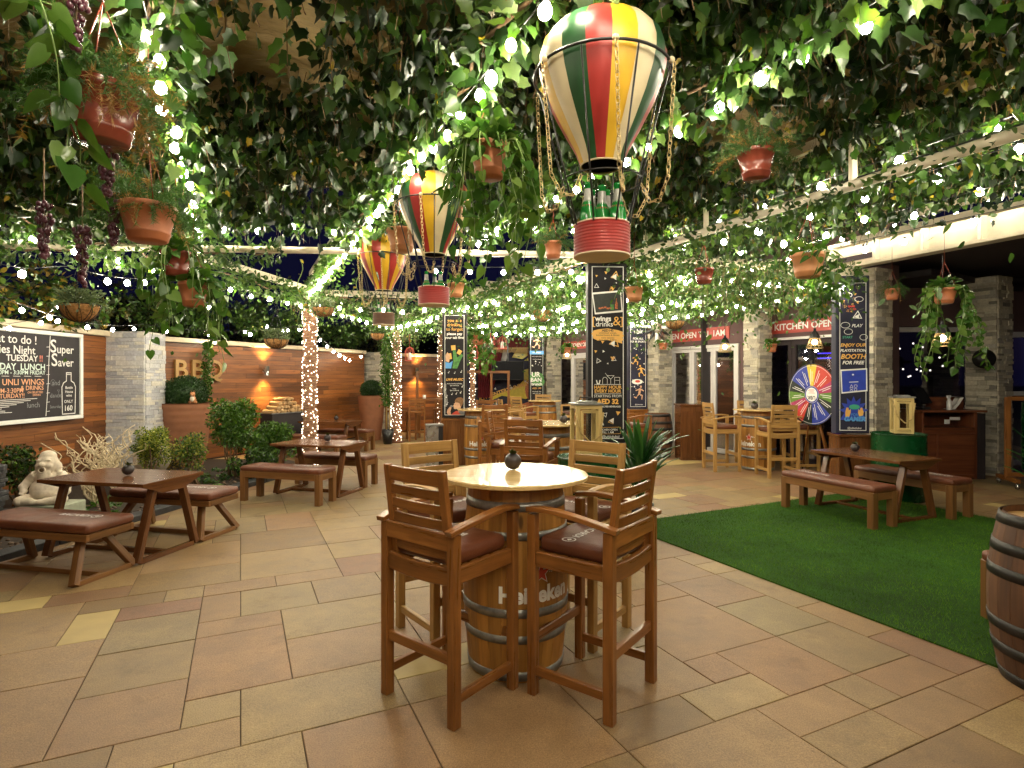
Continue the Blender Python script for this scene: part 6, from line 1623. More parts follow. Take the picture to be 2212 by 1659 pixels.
# ---- ivy hanging from the canopy
def strands(n, xy_fn, z0, zj, lmin, lmax, step, size, kind, mats, jit=.045, stems=False):
    P = []; SA = []; SB = []
    for _ in range(n):
        x, y = xy_fn(); L = random.uniform(lmin, lmax); k = max(2, int(L / step)); z = z0 + random.uniform(-zj, zj)
        a = random.uniform(0, 6.28); dx = math.cos(a) * random.uniform(0, .25); dy = math.sin(a) * random.uniform(0, .25)
        sl_ = [(x + dx * u * L + .012 * math.sin(u * 9 + x * 7), y + dy * u * L + .012 * math.cos(u * 8 + y * 5), z - u * L) for u in (0, .25, .5, .75, 1)]
        SA += sl_[:-1]; SB += sl_[1:]
        for i in range(k):
            u = i / k; P.append((x + dx * u * L + random.gauss(0, jit), y + dy * u * L + random.gauss(0, jit), z - u * L + random.gauss(0, jit * .6)))
    P = np.array(P); N = len(P); tip = np.stack([rng.normal(0, .45, N), rng.normal(0, .45, N) - .12, -np.abs(rng.normal(.7, .35, N))], 1)
    roll = rng.normal(0, .9, N); sz = size[0] + (size[1] - size[0]) * rng.beta(1.3, 1.8, N); pick = rng.integers(0, len(mats), N)
    dry = rng.uniform(0, 1, N) < .022; pick[dry] = -1
    SA = np.array(SA); SB = np.array(SB); wv = rng.normal(0, 1, SA.shape) * [1, 1, 0]; wv /= np.linalg.norm(wv, axis=1, keepdims=True); wv *= .0022
    VV = np.stack([SA - wv, SA + wv, SB + wv, SB - wv], 1).reshape(-1, 3); q4 = np.arange(len(SA))[:, None] * 4
    out = [(VV, np.concatenate([q4 + [0, 1, 2], q4 + [0, 2, 3]]), 'stem_brown')]
    if dry.any(): V, F = leaf_arrays(kind, P[dry], sz[dry] * .8, tip[dry], roll[dry]); out.append((V, F, 'yellow_leaf'))
    for i, m in enumerate(mats):
        s_ = pick == i
        if s_.any(): V, F = leaf_arrays(kind, P[s_], sz[s_], tip[s_], roll[s_]); out.append((V, F, m))
    return out
random.seed(101)
def patchy(x, y, f=1.0): return math.sin(x * 1.7 * f + 1.3) + math.sin(y * 2.3 * f + x * .9) + math.sin((x - y) * 3.1 * f) 
def reg_left():
    while True:
        x = random.uniform(-6.6, -.3); y = random.uniform(.6, 6.2)
        d = PM + DB * ((y - PM.y) / DB.y)
        if x < d.x and patchy(x, y) > random.uniform(-2.1, 1.3) - (.8 if y > 4 else 0): return x, y
def reg_right():
    while True:
        x = random.uniform(-2.8, 5.4); y = random.uniform(.6, 6.4)
        d = PM + DB * ((y - PM.y) / DB.y)
        if d.x < x < right_edge(y) and patchy(x, y) > random.uniform(-2.6, .9): return x, y
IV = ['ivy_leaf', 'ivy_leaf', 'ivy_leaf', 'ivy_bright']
def ivy(label, parts, name='hanging_ivy'):
    return tag(tri_object(name, parts), label, 'ivy', kind='stuff')
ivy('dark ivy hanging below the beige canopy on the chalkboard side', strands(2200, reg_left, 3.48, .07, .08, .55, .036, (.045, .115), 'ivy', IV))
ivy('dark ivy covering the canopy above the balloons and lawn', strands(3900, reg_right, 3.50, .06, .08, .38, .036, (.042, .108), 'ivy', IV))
# a fringe of ivy at the back edge of the canopy
def reg_back(): x = random.uniform(-6.8, 1.4); return x, 6.15 + .05 * x * .9 + random.uniform(-.25, .15)
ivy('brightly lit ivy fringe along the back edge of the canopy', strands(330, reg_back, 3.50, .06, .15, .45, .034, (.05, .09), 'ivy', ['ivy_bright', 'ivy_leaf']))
# leafy roof between the sloping pipe and the white fascia
def reg_roof():
    while True:
        x = random.uniform(1.0, 7.4); y = random.uniform(2.2, 9.5); e = 1.36 + (6.5 - y) * math.tan(GA)
        hi = 4.9 + (9.9 - y) * .4245 - .62
        if e + .0 < x < hi and y < .697 * 9.1 / (x / y + .4245) and y < 7.0 + .42 * (x - 1.3) + .3 and patchy(x, y, .8) > random.uniform(-3.2, .2): return x, y
ivy('dense small leaved ivy roof between the sloping pipe and the white fascia beam', strands(2500, reg_roof, 3.40, .08, .08, .34, .040, (.045, .085), 'ivy', ['ivy_bright', 'ivy_leaf', 'ivy_leaf', 'garland_leaf'], .06))
mb = MB()
for k in range(6):
    p = Vector((2.2, 6.4, 3.50)) + DA * (k * .62 - .2); a_, b_ = p + DB * .3, p - DB * 4.6; mb.bar(a_, b_, .05, .08)
t = thing('trellis_roof', 'pale slatted trellis that carries the ivy roof beside the building', 'trellis', (0, 0, 0)); mb.build('slats', 'pipe_paint', t)
# open lattice over the middle of the courtyard
mid = [Vector((1.10, 6.6, 0)), Vector((4.76, 8.2, 0)), Vector((2.86, 13.1, 0)), Vector((-1.06, 10.6, 0))]
t = thing('rear_pergola', 'rear pergola of cream beams wrapped in greenery', 'pergola', (0, 0, 0))
BEAMS = []
B1, B5, B2, B3, B4, Q1, Q2 = Vector((1.10, 6.68, 0)), Vector((4.76, 8.05, 0)), Vector((2.86, 13.1, 0)), Vector((-1.06, 10.6, 0)), Vector((.70, 16.4, 0)), Vector((-3.57, 10.1, 0)), Vector((-2.90, 14.3, 0))
def L2(a, b, u): return a.lerp(b, u)
BEAMS += [(B1, B5), (B1, B3), (B3, Q2), (B5, B2), (B2, B4), (B3, B2), (Q2, B4), (Q1, B3), (Q1, Q2)]
BEAMS += [(L2(B1, B5, .33), L2(B3, B2, .33)), (L2(B1, B5, .67), L2(B3, B2, .67)), (L2(B3, B2, .35), L2(Q2, B4, .4)), (L2(B3, B2, .7), L2(Q2, B4, .75)), (L2(B1, B3, .38), L2(B5, B2, .38)), (L2(B1, B3, .70), L2(B5, B2, .70)), (L2(B3, Q2, .5), L2(B2, B4, .5))]
BEAMS += [(Vector((-4.35, 5.0, 0)), Q1)]
for i, (a, b) in enumerate(BEAMS):
    mb = MB(); z = 3.08 + .005 * i; mb.bar(Vector((a.x, a.y, z)), Vector((b.x, b.y, z)), .07, .10); mb.build('beam', 'pipe_paint', t)
def garland(label, a, b, dens, r, size, kind, mats, z=3.02, group='leafy garlands on the rear pergola beams', drop=.18):
    L = (b - a).length; n = int(L * dens); u = rng.uniform(-.02, 1.02, n); th = rnd(n, 0, 6.28); lump = .65 + .45 * np.sin(u * L * 3.1 + a.x * 5) * np.sin(u * L * 1.3 + 1) + rng.uniform(0, .25, n)
    rad = r * np.sqrt(rng.uniform(.15, 1, n)) * np.clip(lump, .35, 1.3); d = (b - a).normalized(); s = Vector((-d.y, d.x, 0))
    pos = np.array(a)[None] + u[:, None] * np.array(b - a)[None] + np.array(s)[None] * (rad * np.cos(th))[:, None]; pos[:, 2] = z + rad * np.sin(th) * .9 - np.where(rng.uniform(0, 1, n) < .18, rng.exponential(drop, n), 0)
    tip = np.stack([np.cos(th) * s.x + rng.normal(0, .5, n), np.cos(th) * s.y + rng.normal(0, .5, n), np.sin(th) * .7 + rng.normal(-.35, .5, n)], 1); out = []; pick = rng.integers(0, len(mats), n); sz = rnd(n, *size); rl = rnd(n, 0, 6.28)
    for i, m in enumerate(mats):
        k = pick == i; V, F = leaf_arrays(kind, pos[k], sz[k], tip[k], rl[k]); out.append((V, F, m))
    sm = MB(); sm.tube([a.lerp(b, q / 24) + s * (.06 * math.sin(q * 1.9)) + Vector((0, 0, z + .04 * math.cos(q * 2.3))) for q in range(25)], .012, 5); out.append(mb_arrays(sm, 'stem_brown'))
    o = tri_object('leafy_garland', out); return tag(o, label, 'garland', group)
GN = ['along the beam from the wings banner to the gaming banner', 'from the wings banner back to the singer banner', 'from the singer banner to the second fairy lit post', 'from the gaming banner back to the sports banner', 'from the sports banner to the urban brunch banner', 'between the singer and sports banners', 'from the second fairy lit post to the urban brunch banner',
      'from the first fairy lit post to the singer banner', 'between the two fairy lit posts', 'on the first cross rafter beyond the wings banner', 'on the second cross rafter beside the white doors', 'on the rafter running over the stage side tables', 'on the rafter nearest the far doors', 'on the first cross beam behind the balloons', 'on the second cross beam behind the balloons', 'on the last cross beam before the stage', 'over the planting bed towards the first fairy lit post']
for i, ((a, b), nm) in enumerate(zip(BEAMS, GN)):
    near = min(a.y, b.y) < 9
    garland('leafy garland ' + nm, a, b, 520 if near else 420, .27, (.05, .085) if near else (.055, .095), 'oval' if near else 'kite', ['garland_leaf', 'ivy_bright', 'garland_leaf'])
garland('leafy garland wrapped along the back pipe of the canopy', Vector((-7, 5.95, 0)), Vector((-2.6, 6.25, 0)), 330, .20, (.05, .08), 'oval', ['garland_leaf', 'ivy_bright'], 2.98)
garland('leafy garland climbing the canopy pipe above the lawn', q0, q0.lerp(q1, .55), 230, .13, (.05, .085), 'oval', ['ivy_bright', 'garland_leaf'], 2.96)
garland('green garland round the long rafter towards the first post', PM + DB * 3.2, PM + DB * 7.6, 420, .13, (.045, .075), 'oval', ['ivy_bright', 'garland_leaf'], 3.20)

for p_, t0_, t1_, nm in ((PL, -3.2, 3.0, 'on the chalkboard side'), (PM, -2.4, 4.0, 'over the front table'), (PR, -2.4, 3.4, 'beside the large balloon')):
    garland('bright ivy garland wound round the canopy rafter ' + nm, p_ + DB * t0_, p_ + DB * t1_, 230, .23, (.05, .105), 'ivy', ['ivy_bright', 'garland_leaf', 'ivy_bright', 'ivy_leaf'], 3.27, 'ivy garlands on the canopy rafters', .10)
# vine curtains
def vine_mass(label, c, sx, sy, z1, z0, n, size, kind, mats, name='hanging_vines', cat='vine'):
    random.seed(hash(label) % 1000 if False else len(label)); 
    def fn(): return c[0] + random.gauss(0, sx / 2), c[1] + random.gauss(0, sy / 2)
    parts = strands(n, fn, z1, .05, (z1 - z0) * .4, (z1 - z0), .045, size, kind, mats, .05)
    return tag(tri_object(name, parts), label, cat)
p = W(1620, 600, 6.9); vine_mass('thick green curtain of vines hanging in front of the white folding doors', (p.x, 6.95), .62, .35, 2.95, 2.28, 120, (.05, .085), 'oval', ['garland_leaf', 'ivy_bright'])
p = W(1440, 600, 6.9); vine_mass('green vines trailing beside the wings banner', (p.x, 6.9), .5, .3, 2.95, 2.55, 60, (.05, .085), 'oval', ['garland_leaf', 'ivy_bright'])
p = W(1800, 600, 7.6); vine_mass('light green vines trailing over the gaming banner top', (p.x - .25, 7.6), .35, .25, 2.95, 2.35, 50, (.05, .085), 'heart', ['pothos_leaf', 'ivy_bright'])
p = W(1265, 690, 9.5); vine_mass('green vines hanging above the singer banner', (p.x - 1.2, 9.6), .7, .4, 2.95, 2.6, 70, (.05, .08), 'kite', ['garland_leaf', 'ivy_bright'])
p = W(780, 500, 8.0); vine_mass('bright leaves gathered at the top of the first fairy lit post', (-3.57, 10.1), .45, .45, 3.1, 2.72, 90, (.05, .09), 'kite', ['garland_leaf', 'ivy_bright'])
vine_mass('leafy mass on top of the second fairy lit post', (-2.90, 14.3), .55, .5, 3.1, 2.3, 110, (.05, .10), 'kite', ['garland_leaf', 'ivy_bright'])

# shrubs leaning over the wall
def leaf_blob(name, label, cat, blobs, n, size, kind, mats, stems=(), stemmat='stem_brown', group=None, up=-.2, loc=(0, 0, 0)):
    t = thing(name, label, cat, loc, 0, group); loc = np.array(loc)
    B = np.array([b[:3] for b in blobs]); Rr = np.array([b[3] for b in blobs]); w = Rr ** 2 / (Rr ** 2).sum(); idx = rng.choice(len(blobs), n, p=w)
    u = rng.normal(0, 1, (n, 3)); u /= np.linalg.norm(u, axis=1, keepdims=True); rad = rng.uniform(.25, 1.08, n) ** .6 * Rr[idx]
    pos = B[idx] + u * rad[:, None] - loc; tip = u + rng.normal(0, .5, (n, 3)) + np.array([0, 0, up]); out = []; pick = rng.integers(0, len(mats), n); sz = rnd(n, *size); rl = rnd(n, 0, 6.28)
    for i, m in enumerate(mats):
        k = pick == i; V, F = leaf_arrays(kind, pos[k], sz[k], tip[k], rl[k]); out.append((V, F, m))
    tri_object('foliage', out, t)
    if stems:
        mb = MB()
        for P, r in stems: mb.tube([Vector(q) - Vector(loc) for q in P], r, 6, r1=r * .45)
        mb.build('branches', stemmat, t)
    return t
r_ = random.Random(40); bl = []; st = []
for k in range(30):
    y = r_.uniform(4.6, 8.9); x = -6.55 + r_.uniform(-.5, .45); bl.append((x, y, 2.62 + r_.uniform(-.12, .5), r_.uniform(.13, .3)))
for k in range(16): y = r_.uniform(4.6, 8.6); st.append(([(-7.0, y, 2.2), (-6.7, y + r_.uniform(-.3, .3), 2.7), (-6.3, y + r_.uniform(-.5, .5), 2.55 + r_.uniform(-.2, .3))], .012))
leaf_blob('overhanging_shrub', 'olive and yellowing shrub spilling over the top of the chalkboard wall', 'shrub', bl, 3600, (.06, .12), 'oval', ['olive_leaf', 'bush_leaf', 'olive_leaf', 'yellow_leaf', 'bush_leaf'], st)
bl = [(-6.35, 5.6 + k * .22, 2.35 - .12 * (k % 3), .13) for k in range(7)]
leaf_blob('trailing_shrub', 'thin leafy twigs trailing down across the chalkboard', 'shrub', bl, 300, (.06, .11), 'oval', ['olive_leaf', 'yellow_leaf', 'bush_leaf'])
bl = []
for k in range(26): bl.append((-6.6 + r_.uniform(-.5, .5) + k * .085, 10.2 + k * .24, 2.75 + r_.uniform(-.1, .4), r_.uniform(.18, .34)))
leaf_blob('wall_top_creeper', 'dark green creeper heaped along the top of the BBQ wall', 'creeper', bl, 5200, (.06, .10), 'kite', ['ivy_bright', 'bush_leaf', 'garland_leaf'])

# garden bed plants
def bush(label, u, v, Y, w, h, n, mats, size, seed, name='garden_bush', kind='kite', trunk=True, z0=.0):
    r_ = random.Random(seed); c = W(u, v, Y); bl = []; st = []
    for k in range(16): a = r_.uniform(0, 6.28); q = r_.uniform(0, .75); bl.append((c.x + math.cos(a) * w / 2 * q, Y + math.sin(a) * w / 2.4 * q, c.z + r_.uniform(-.42, .40) * h, r_.uniform(.16, .30) * min(w, h)))
    if trunk:
        for k in range(9): b = bl[k]; st.append(([(c.x + r_.uniform(-.12, .12), Y + r_.uniform(-.08, .08), .03), (c.x + (b[0] - c.x) * .4 + r_.uniform(-.05, .05), Y - .05, b[2] * .5), (b[0], b[1], b[2])], .014))
    return leaf_blob(name, label, 'bush', bl, n, size, kind, mats, st, 'stem_brown', loc=(c.x, Y, 0))
bush('large leafy green bush with bare stems behind the picnic benches', 500, 920, 9.0, .95, .75, 5200, ['bush_leaf', 'ivy_bright', 'bush_leaf'], (.035, .065), 1)
bush('lower part of the leafy hedge spreading to the fairy lit post', 592, 945, 9.6, .95, .55, 4200, ['bush_leaf', 'ivy_bright', 'bush_leaf'], (.035, .06), 2)
bush('skirt of dark leaves at the foot of the big bush', 560, 1000, 8.9, 1.1, .40, 2600, ['bush_leaf', 'ivy_leaf'], (.035, .06), 7)
bush('thin light green shrub between the round yellow shrub and the big bush', 420, 975, 8.2, .50, .46, 1300, ['lime_leaf', 'bush_leaf', 'ivy_bright'], (.03, .055), 3)
bush('round yellow green clipped shrub behind the picnic table', 322, 970, 7.9, .80, .50, 5200, ['lime_leaf', 'lime_leaf', 'ivy_bright'], (.022, .042), 4)
bush('reddish dark low shrub beside the tall planter', 385, 985, 8.8, .40, .42, 700, ['olive_leaf', 'yellow_leaf', 'ivy_leaf'], (.03, .05), 5)
bush('dark leafy shrub between the slate cairn and the gnome statue', 40, 1010, 7.0, .55, .50, 1500, ['bush_leaf', 'ivy_leaf', 'olive_leaf'], (.04, .07), 6)
def ground_cover():
    parts = []
    for _ in range(60):
        yy = random.uniform(5.0, 10.0); xx = BEDX(yy) - .3 - random.random() * 1.1; n = 22; a = rnd(n, 0, 6.28); tip = np.stack([np.cos(a), np.sin(a), rnd(n, .2, 1.2)], 1); pos = np.tile([[xx, yy, .04]], (n, 1)) + rng.normal(0, .05, (n, 3)) * [1, 1, .1]
        V, F = leaf_arrays('oval', pos, rnd(n, .04, .10), tip, rnd(n, -.5, .5)); parts.append((V, F, random.choice(['bush_leaf', 'ivy_bright', 'pothos_leaf'])))
    return tag(tri_object('ground_cover', parts), 'low green ground cover in the planting bed', 'ground cover', kind='stuff')
random.seed(55); ground_cover()
# corkscrew twigs
def twigs(label, x, y, n, h, spread, seed, z=.03):
    t = thing('corkscrew_branches', label, 'branches', (x, y, 0)); r_ = random.Random(seed); mb = MB()
    for k in range(n):
        a = r_.uniform(0, 6.28); sp = r_.uniform(.1, 1) * spread; H = h * r_.uniform(.55, 1.0); ph = r_.uniform(0, 6.28); P = []
        for i in range(15):
            u = i / 14; w_ = .060 * u * (1.3 - u) * 2; P.append((math.cos(a) * sp * u ** 1.3 + w_ * math.sin(u * 15 + ph), math.sin(a) * sp * .6 * u ** 1.3 + w_ * math.cos(u * 13 + ph), z + H * u + .02 * math.sin(u * 18 + ph)))
        mb.tube(P, .016, 6, r1=.0045)
        for m_ in range(3):
            i = r_.randint(5, 12); q = Vector(P[i]); a2 = r_.uniform(0, 6.28); T = [q]; L_ = r_.uniform(.10, .28)
            for j in range(1, 8): u = j / 7; T.append(q + Vector((math.cos(a2) * L_ * u + .025 * math.sin(u * 9 + ph), math.sin(a2) * L_ * .5 * u, L_ * .8 * u + .02 * math.cos(u * 11))))
            mb.tube(T, .0085, 5, r1=.003)
    mb.build('branches', 'twig_pale', t)
twigs('pale corkscrew twigs fanning up beside the gnome statue', -5.15, 7.05, 17, .92, .60, 3)
twigs('second bundle of pale corkscrew twigs before the stone pillar', -5.40, 7.75, 15, .98, .55, 9)
tag(MB().build if False else (lambda: (lambda m: (m.ball((0, 0, 0), .26, 18, 12, 0, (1, .8, 1)), m.build('garden_boulder', 'plaster_statue', loc=(-5.35, 8.5, .42)))[1])(MB()))(), 'smooth pale boulder half hidden by the twigs', 'boulder')

# climbing vine in a black pot
t = thing('climbing_vine', 'leafy vine climbing a bamboo stake beside the second fairy lit post', 'plant', (-3.02, 13.9, 0)); mb = MB(); mb.lathe([(.0001, 0), (.10, 0), (.15, .36), (.13, .36), (.12, .3), (.0001, .3)], 20); mb.build('pot', 'plastic_black', t)
mb = MB(); mb.tube([(-.03, 0, .3), (-.02, 0, 2.4)], .014, 6); mb.tube([(.05, 0, .3), (.04, .02, 1.9)], .012, 6); mb.build('bamboo_stake', 'lantern_wood', t)
n = 1500; z = rnd(n, .95, 2.7); pos = np.stack([rng.normal(-.02, .07, n), rng.normal(0, .06, n), z], 1); V, F = leaf_arrays('kite', pos, rnd(n, .05, .09), rng.normal(0, .6, (n, 3)) + [0, 0, -.5], rnd(n, 0, 6.28)); tri_object('leaves', [(V, F, 'pothos_leaf')], t)
s, z_ = on_wall2(434, 850); c0 = wallpt(W2A, W2B, n2, s, 0, .15); n = 700; z = rnd(n, .95, 2.25); pos = np.stack([c0.x + rng.normal(0, .045, n) + .03 * (z - .9), np.full(n, c0.y) + rng.normal(0, .05, n), z], 1); V, F = leaf_arrays('oval', pos, rnd(n, .04, .075), rng.normal(0, .6, (n, 3)) + [0, 0, -.5], rnd(n, 0, 6.28))
tag(tri_object('wall_creeper', [(V, F, 'pothos_leaf')]), 'narrow green creeper climbing past the last BBQ letters', 'creeper')

# ================================================================== hanging pots
def fern_parts(R_, n, dry=.15, droop=1.0, up=.9, z=0):
    """fine arching asparagus fronds"""
    out = {'fern_leaf': [[], [], []], 'fern_dry': [[], [], []]}
    for k in range(n):
        a = random.uniform(0, 6.28); el = random.uniform(.1, 1.45); L = R_ * random.uniform(.6, 1.25); m = 'fern_dry' if random.random() < dry else 'fern_leaf'
        p = Vector((math.cos(a) * R_ * .15, math.sin(a) * R_ * .15, z)); d = Vector((math.cos(a) * math.cos(el), math.sin(a) * math.cos(el), math.sin(el) * up)); dr = droop * (1.6 if m == 'fern_dry' else 1)
        for i in range(16):
            d = (d + Vector((0, 0, -.10 * dr))).normalized(); p = p + d * L / 16
            for q in range(5):
                b = Vector((random.gauss(0, 1), random.gauss(0, 1), random.gauss(0, 1))) + d * .8
                out[m][0].append(tuple(p)); out[m][1].append(tuple(b)); out[m][2].append(random.uniform(.020, .040) * (R_ / .22))
    res = []
    for m, (P, T, S) in out.items():
        if P: V, F = leaf_arrays('blade', np.array(P), np.array(S), np.array(T), rnd(len(P), 0, 6.28)); res.append((V, F, m))
    return res
def trailing_parts(R_, n, lens, size, kind, mat, z=0, bushy=60, spread=1.25):
    P = []; T = []; S = []; stem = MB()
    for k in range(n):
        a = random.uniform(0, 6.28); L = random.uniform(*lens); p = Vector((math.cos(a) * R_ * .5, math.sin(a) * R_ * .5, z)); d = Vector((math.cos(a), math.sin(a), .7)).normalized(); pts = [p.copy()]; m_ = max(6, int(L / .035)); sw = random.uniform(0, 6.28)
        for i in range(m_):
            u = i / m_; d = (d + Vector((math.cos(sw + u * 5) * .07, math.sin(sw + u * 4) * .07, -.22 if u < .5 or L > .3 else -.1))).normalized(); p = p + d * L / m_
            if (Vector((p.x, p.y, 0)).length > R_ * spread and d.z > -.9): d = (d * .5 + Vector((0, 0, -1))).normalized()
            pts.append(p.copy())
            if i % 2 == 0 or size[1] < .07:
                side = Vector((random.gauss(0, 1), random.gauss(0, 1), random.gauss(-.5, .5))).normalized(); P.append(tuple(p + side * size[0] * .35)); T.append(tuple(side + Vector((0, 0, -.6)))); S.append(random.uniform(*size))
        stem.tube(pts, .0035, 4, r1=.002)
    for k in range(bushy):
        a = random.uniform(0, 6.28); q = random.uniform(0, 1.1) * R_; P.append((math.cos(a) * q, math.sin(a) * q, z + random.uniform(0, R_ * .9))); T.append((math.cos(a), math.sin(a), random.uniform(-.3, .9))); S.append(random.uniform(*size))
    V, F = leaf_arrays(kind, np.array(P), np.array(S), np.array(T), rng.normal(0, .6, len(P))); return [(V, F, mat), mb_arrays(stem, 'stem_green')]
def hanging_pot(label, u, v, px, w, mat, plant, seed, h=.72, top=3.3, coir=False, Y=None):
    """u, v: middle of the pot; px its width as surveyed, w its real width"""
    random.seed(seed); Y = Y or w * FOC / px; c = W(u, v, Y); H = w * h
    t = thing('hanging_basket' if coir else 'hanging_pot', label, 'hanging basket' if coir else 'hanging pot', (c.x, c.y, c.z - H / 2), random.uniform(0, 1), 'coir hanging baskets' if coir else 'hanging plant pots')
    r = w / 2; mb = MB()
    if coir:
        mb.lathe([(.0001, .0)] + [(r * math.sin(PI / 2 * k / 8), H * (1 - math.cos(PI / 2 * k / 8))) for k in range(1, 9)] + [(r * .9, H), (.0001, H * .8)], 26); mb.build('coir_liner', 'coir', t)
        mb = MB()
        for k in range(10):
            a = 2 * PI * k / 10
            for sg in (1, -1): mb.tube([((r + .004) * math.sin(PI / 2 * q / 6) * math.cos(a + sg * .35 * q / 6), (r + .004) * math.sin(PI / 2 * q / 6) * math.sin(a + sg * .35 * q / 6), H * (1 - math.cos(PI / 2 * q / 6)) - .003) for q in range(7)], .0028, 4)
        mb.tube([((r + .005) * math.cos(a), (r + .005) * math.sin(a), H) for a in np.linspace(0, 2 * PI, 29)[:-1]], .004, 5, closed=True); mb.build('wire_frame', 'iron_black', t)
    else:
        rb = r * .68; mb.lathe([(.0001, 0), (rb * .9, 0), (rb, .006), (rb + (r - rb) * .18, H * .18), (rb + (r - rb) * .19 + .003, H * .2), (rb + (r - rb) * .26, H * .26), (rb + (r - rb) * .26 - .002, H * .28), (r * .955, H * .84), (r * .975, H * .845), (r, H * .87), (r, H * .985), (r * .99, H), (r * .93, H), (r * .9, H * .88), (.0001, H * .86)], 36); mb.build('pot', mat, t)
    mb = MB(); hz = w * 1.25
    for k in range(3): a = 2 * PI * k / 3 + .3; mb.tube([(r * .97 * math.cos(a), r * .97 * math.sin(a), H * .95), (0, 0, H + hz)], .0028, 4)
    zt = top - (c.z - H / 2); mb.tube([(0, 0, H + hz), (0, 0, max(H + hz + .05, zt))], .003, 4); mb.build('hanger', 'glazed_brown' if not coir else 'iron_black', t)
    if plant[0] == 'fern': parts = fern_parts(w * plant[1], plant[2], plant[3], plant[4], z=H * .9)
    elif plant[0] == 'pothos': parts = trailing_parts(r, plant[1], plant[2], plant[3], 'heart', 'pothos_leaf', H * .95, plant[4])
    elif plant[0] == 'small': parts = trailing_parts(r, plant[1], plant[2], plant[3], 'kite', plant[5], H * .95, plant[4], 1.3)
    tri_object('foliage', parts, t); return t
hanging_pot('big glossy brown pot with a fern, hung in the upper corner over the chalkboard side', 222, 252, 150, .26, 'glazed_brown', ('fern', 1.0, 150, .22, 1.1), 1, .80)
hanging_pot('orange terracotta pot with a trailing fern below the big glossy brown pot', 320, 483, 112, .25, 'terracotta', ('fern', .9, 120, .12, 1.0), 2, .70)
hanging_pot('dark red pot with a pothos trailing long heart leaves above the stone pillar', 380, 570, 62, .20, 'glazed_brown', ('pothos', 13, (.25, .8), (.055, .095), 40), 3, .85)
hanging_pot('terracotta pot partly hidden by pothos leaves beside the dark red pot', 418, 637, 60, .20, 'terracotta', ('pothos', 14, (.2, .7), (.05, .09), 40), 4, .85, Y=4.1)
hanging_pot('coir basket with fine grey green foliage above the chalkboard', 172, 677, 76, .30, '', ('small', 30, (.06, .22), (.02, .035), 1100, 'grey_leaf'), 5, .5, coir=True)
hanging_pot('small coir basket of grey foliage over the BBQ wall', 597, 743, 50, .34, '', ('small', 26, (.06, .2), (.02, .035), 900, 'grey_leaf'), 6, .42, 3.1, True)
hanging_pot('coir basket of grey foliage beside the first fairy lit post', 699, 675, 46, .34, '', ('small', 26, (.06, .2), (.02, .035), 900, 'grey_leaf'), 7, .45, 3.1, True)
hanging_pot('pale terracotta pot behind the red and yellow balloon', 868, 520, 66, .25, 'terracotta_pale', ('small', 20, (.06, .2), (.025, .045), 220, 'ivy_bright'), 8, .72)
hanging_pot('orange pot buried in a large pothos between the middle and large balloons', 1058, 350, 88, .22, 'terracotta', ('pothos', 34, (.30, .85), (.05, .090), 100), 9, .8)
hanging_pot('brown pot with a feathery fern hung between the middle and large balloon baskets', 1195, 541, 40, .17, 'terracotta', ('fern', 1.2, 90, .1, .6), 10, .9)
hanging_pot('glossy brown pot with feathery fern and a plastic hook above the sloping pipe', 1633, 358, 78, .21, 'glazed_brown', ('fern', 1.0, 150, .18, .5), 11, .78)
hanging_pot('pale orange pot with a young climber touching the wings banner', 1370, 636, 41, .20, 'terracotta_pale', ('pothos', 7, (.1, .3), (.05, .08), 14), 12, .72)
hanging_pot('glossy red brown empty looking pot in front of the ivy roof', 1521, 597, 42, .20, 'glazed_brown', ('small', 6, (.04, .1), (.03, .05), 20, 'ivy_leaf'), 13, .8)
hanging_pot('pale terracotta pot with a pothos before the gaming banner', 1745, 574, 70, .28, 'terracotta_pale', ('pothos', 10, (.15, .45), (.06, .10), 30), 14, .72)
hanging_pot('little terracotta pot with a fern on the stone pillar behind the gaming banner', 1927, 636, 30, .18, 'terracotta', ('fern', 1.0, 60, .1, 1.4), 15, .8, 3.3)
hanging_pot('ragged coir basket near the top of the urban brunch banner', 1172, 683, 42, .36, '', ('small', 14, (.06, .25), (.03, .05), 200, 'garland_leaf'), 16, .6, 3.1, True)
hanging_pot('coir basket with a pale succulent hung before the KITCHEN OPEN sign', 1457, 703, 42, .32, '', ('small', 22, (.06, .22), (.025, .045), 380, 'grey_leaf'), 17, .42, 3.1, True)
hanging_pot('small terracotta pot on the pillar near the dark sliding doors', 1667, 752, 22, .18, 'terracotta', ('pothos', 6, (.1, .25), (.05, .08), 26), 18, .8, 3.1)
hanging_pot('small terracotta pot with leaves under the bottle wreath', 1432, 748, 20, .20, 'terracotta', ('pothos', 6, (.1, .25), (.05, .08), 22), 19, .7, 3.1)
hanging_pot('terracotta pot with a huge trailing pothos under the porch roof near the till', 2040, 640, 46, .24, 'terracotta', ('pothos', 22, (.3, 1.15), (.05, .095), 55), 20, .7, 3.4, Y=6.4)
hanging_pot('orange pot tucked behind the middle balloon basket', 985, 627, 26, .2, 'terracotta_pale', ('pothos', 8, (.15, .45), (.05, .08), 24), 21, .8, 3.1, Y=6.6)
hanging_pot('small coir basket below the red and yellow balloon', 815, 728, 30, .3, '', ('small', 16, (.06, .2), (.03, .05), 240, 'garland_leaf'), 22, .5, 3.1, True)
hanging_pot('terracotta pot of pothos hanging near the stage curtain', 1035, 735, 34, .34, 'terracotta', ('pothos', 16, (.3, 1.0), (.08, .12), 40), 23, .6, 3.1)
hanging_pot('terracotta pot of leaves beside the singer banner top', 1000, 700, 24, .24, 'terracotta', ('pothos', 8, (.15, .4), (.06, .09), 30), 24, .6, 3.1)
hanging_pot('terracotta pot on the wall behind the urban brunch banner', 1224, 757, 20, .22, 'terracotta', ('pothos', 8, (.1, .3), (.06, .09), 30), 25, .6, 3.1)
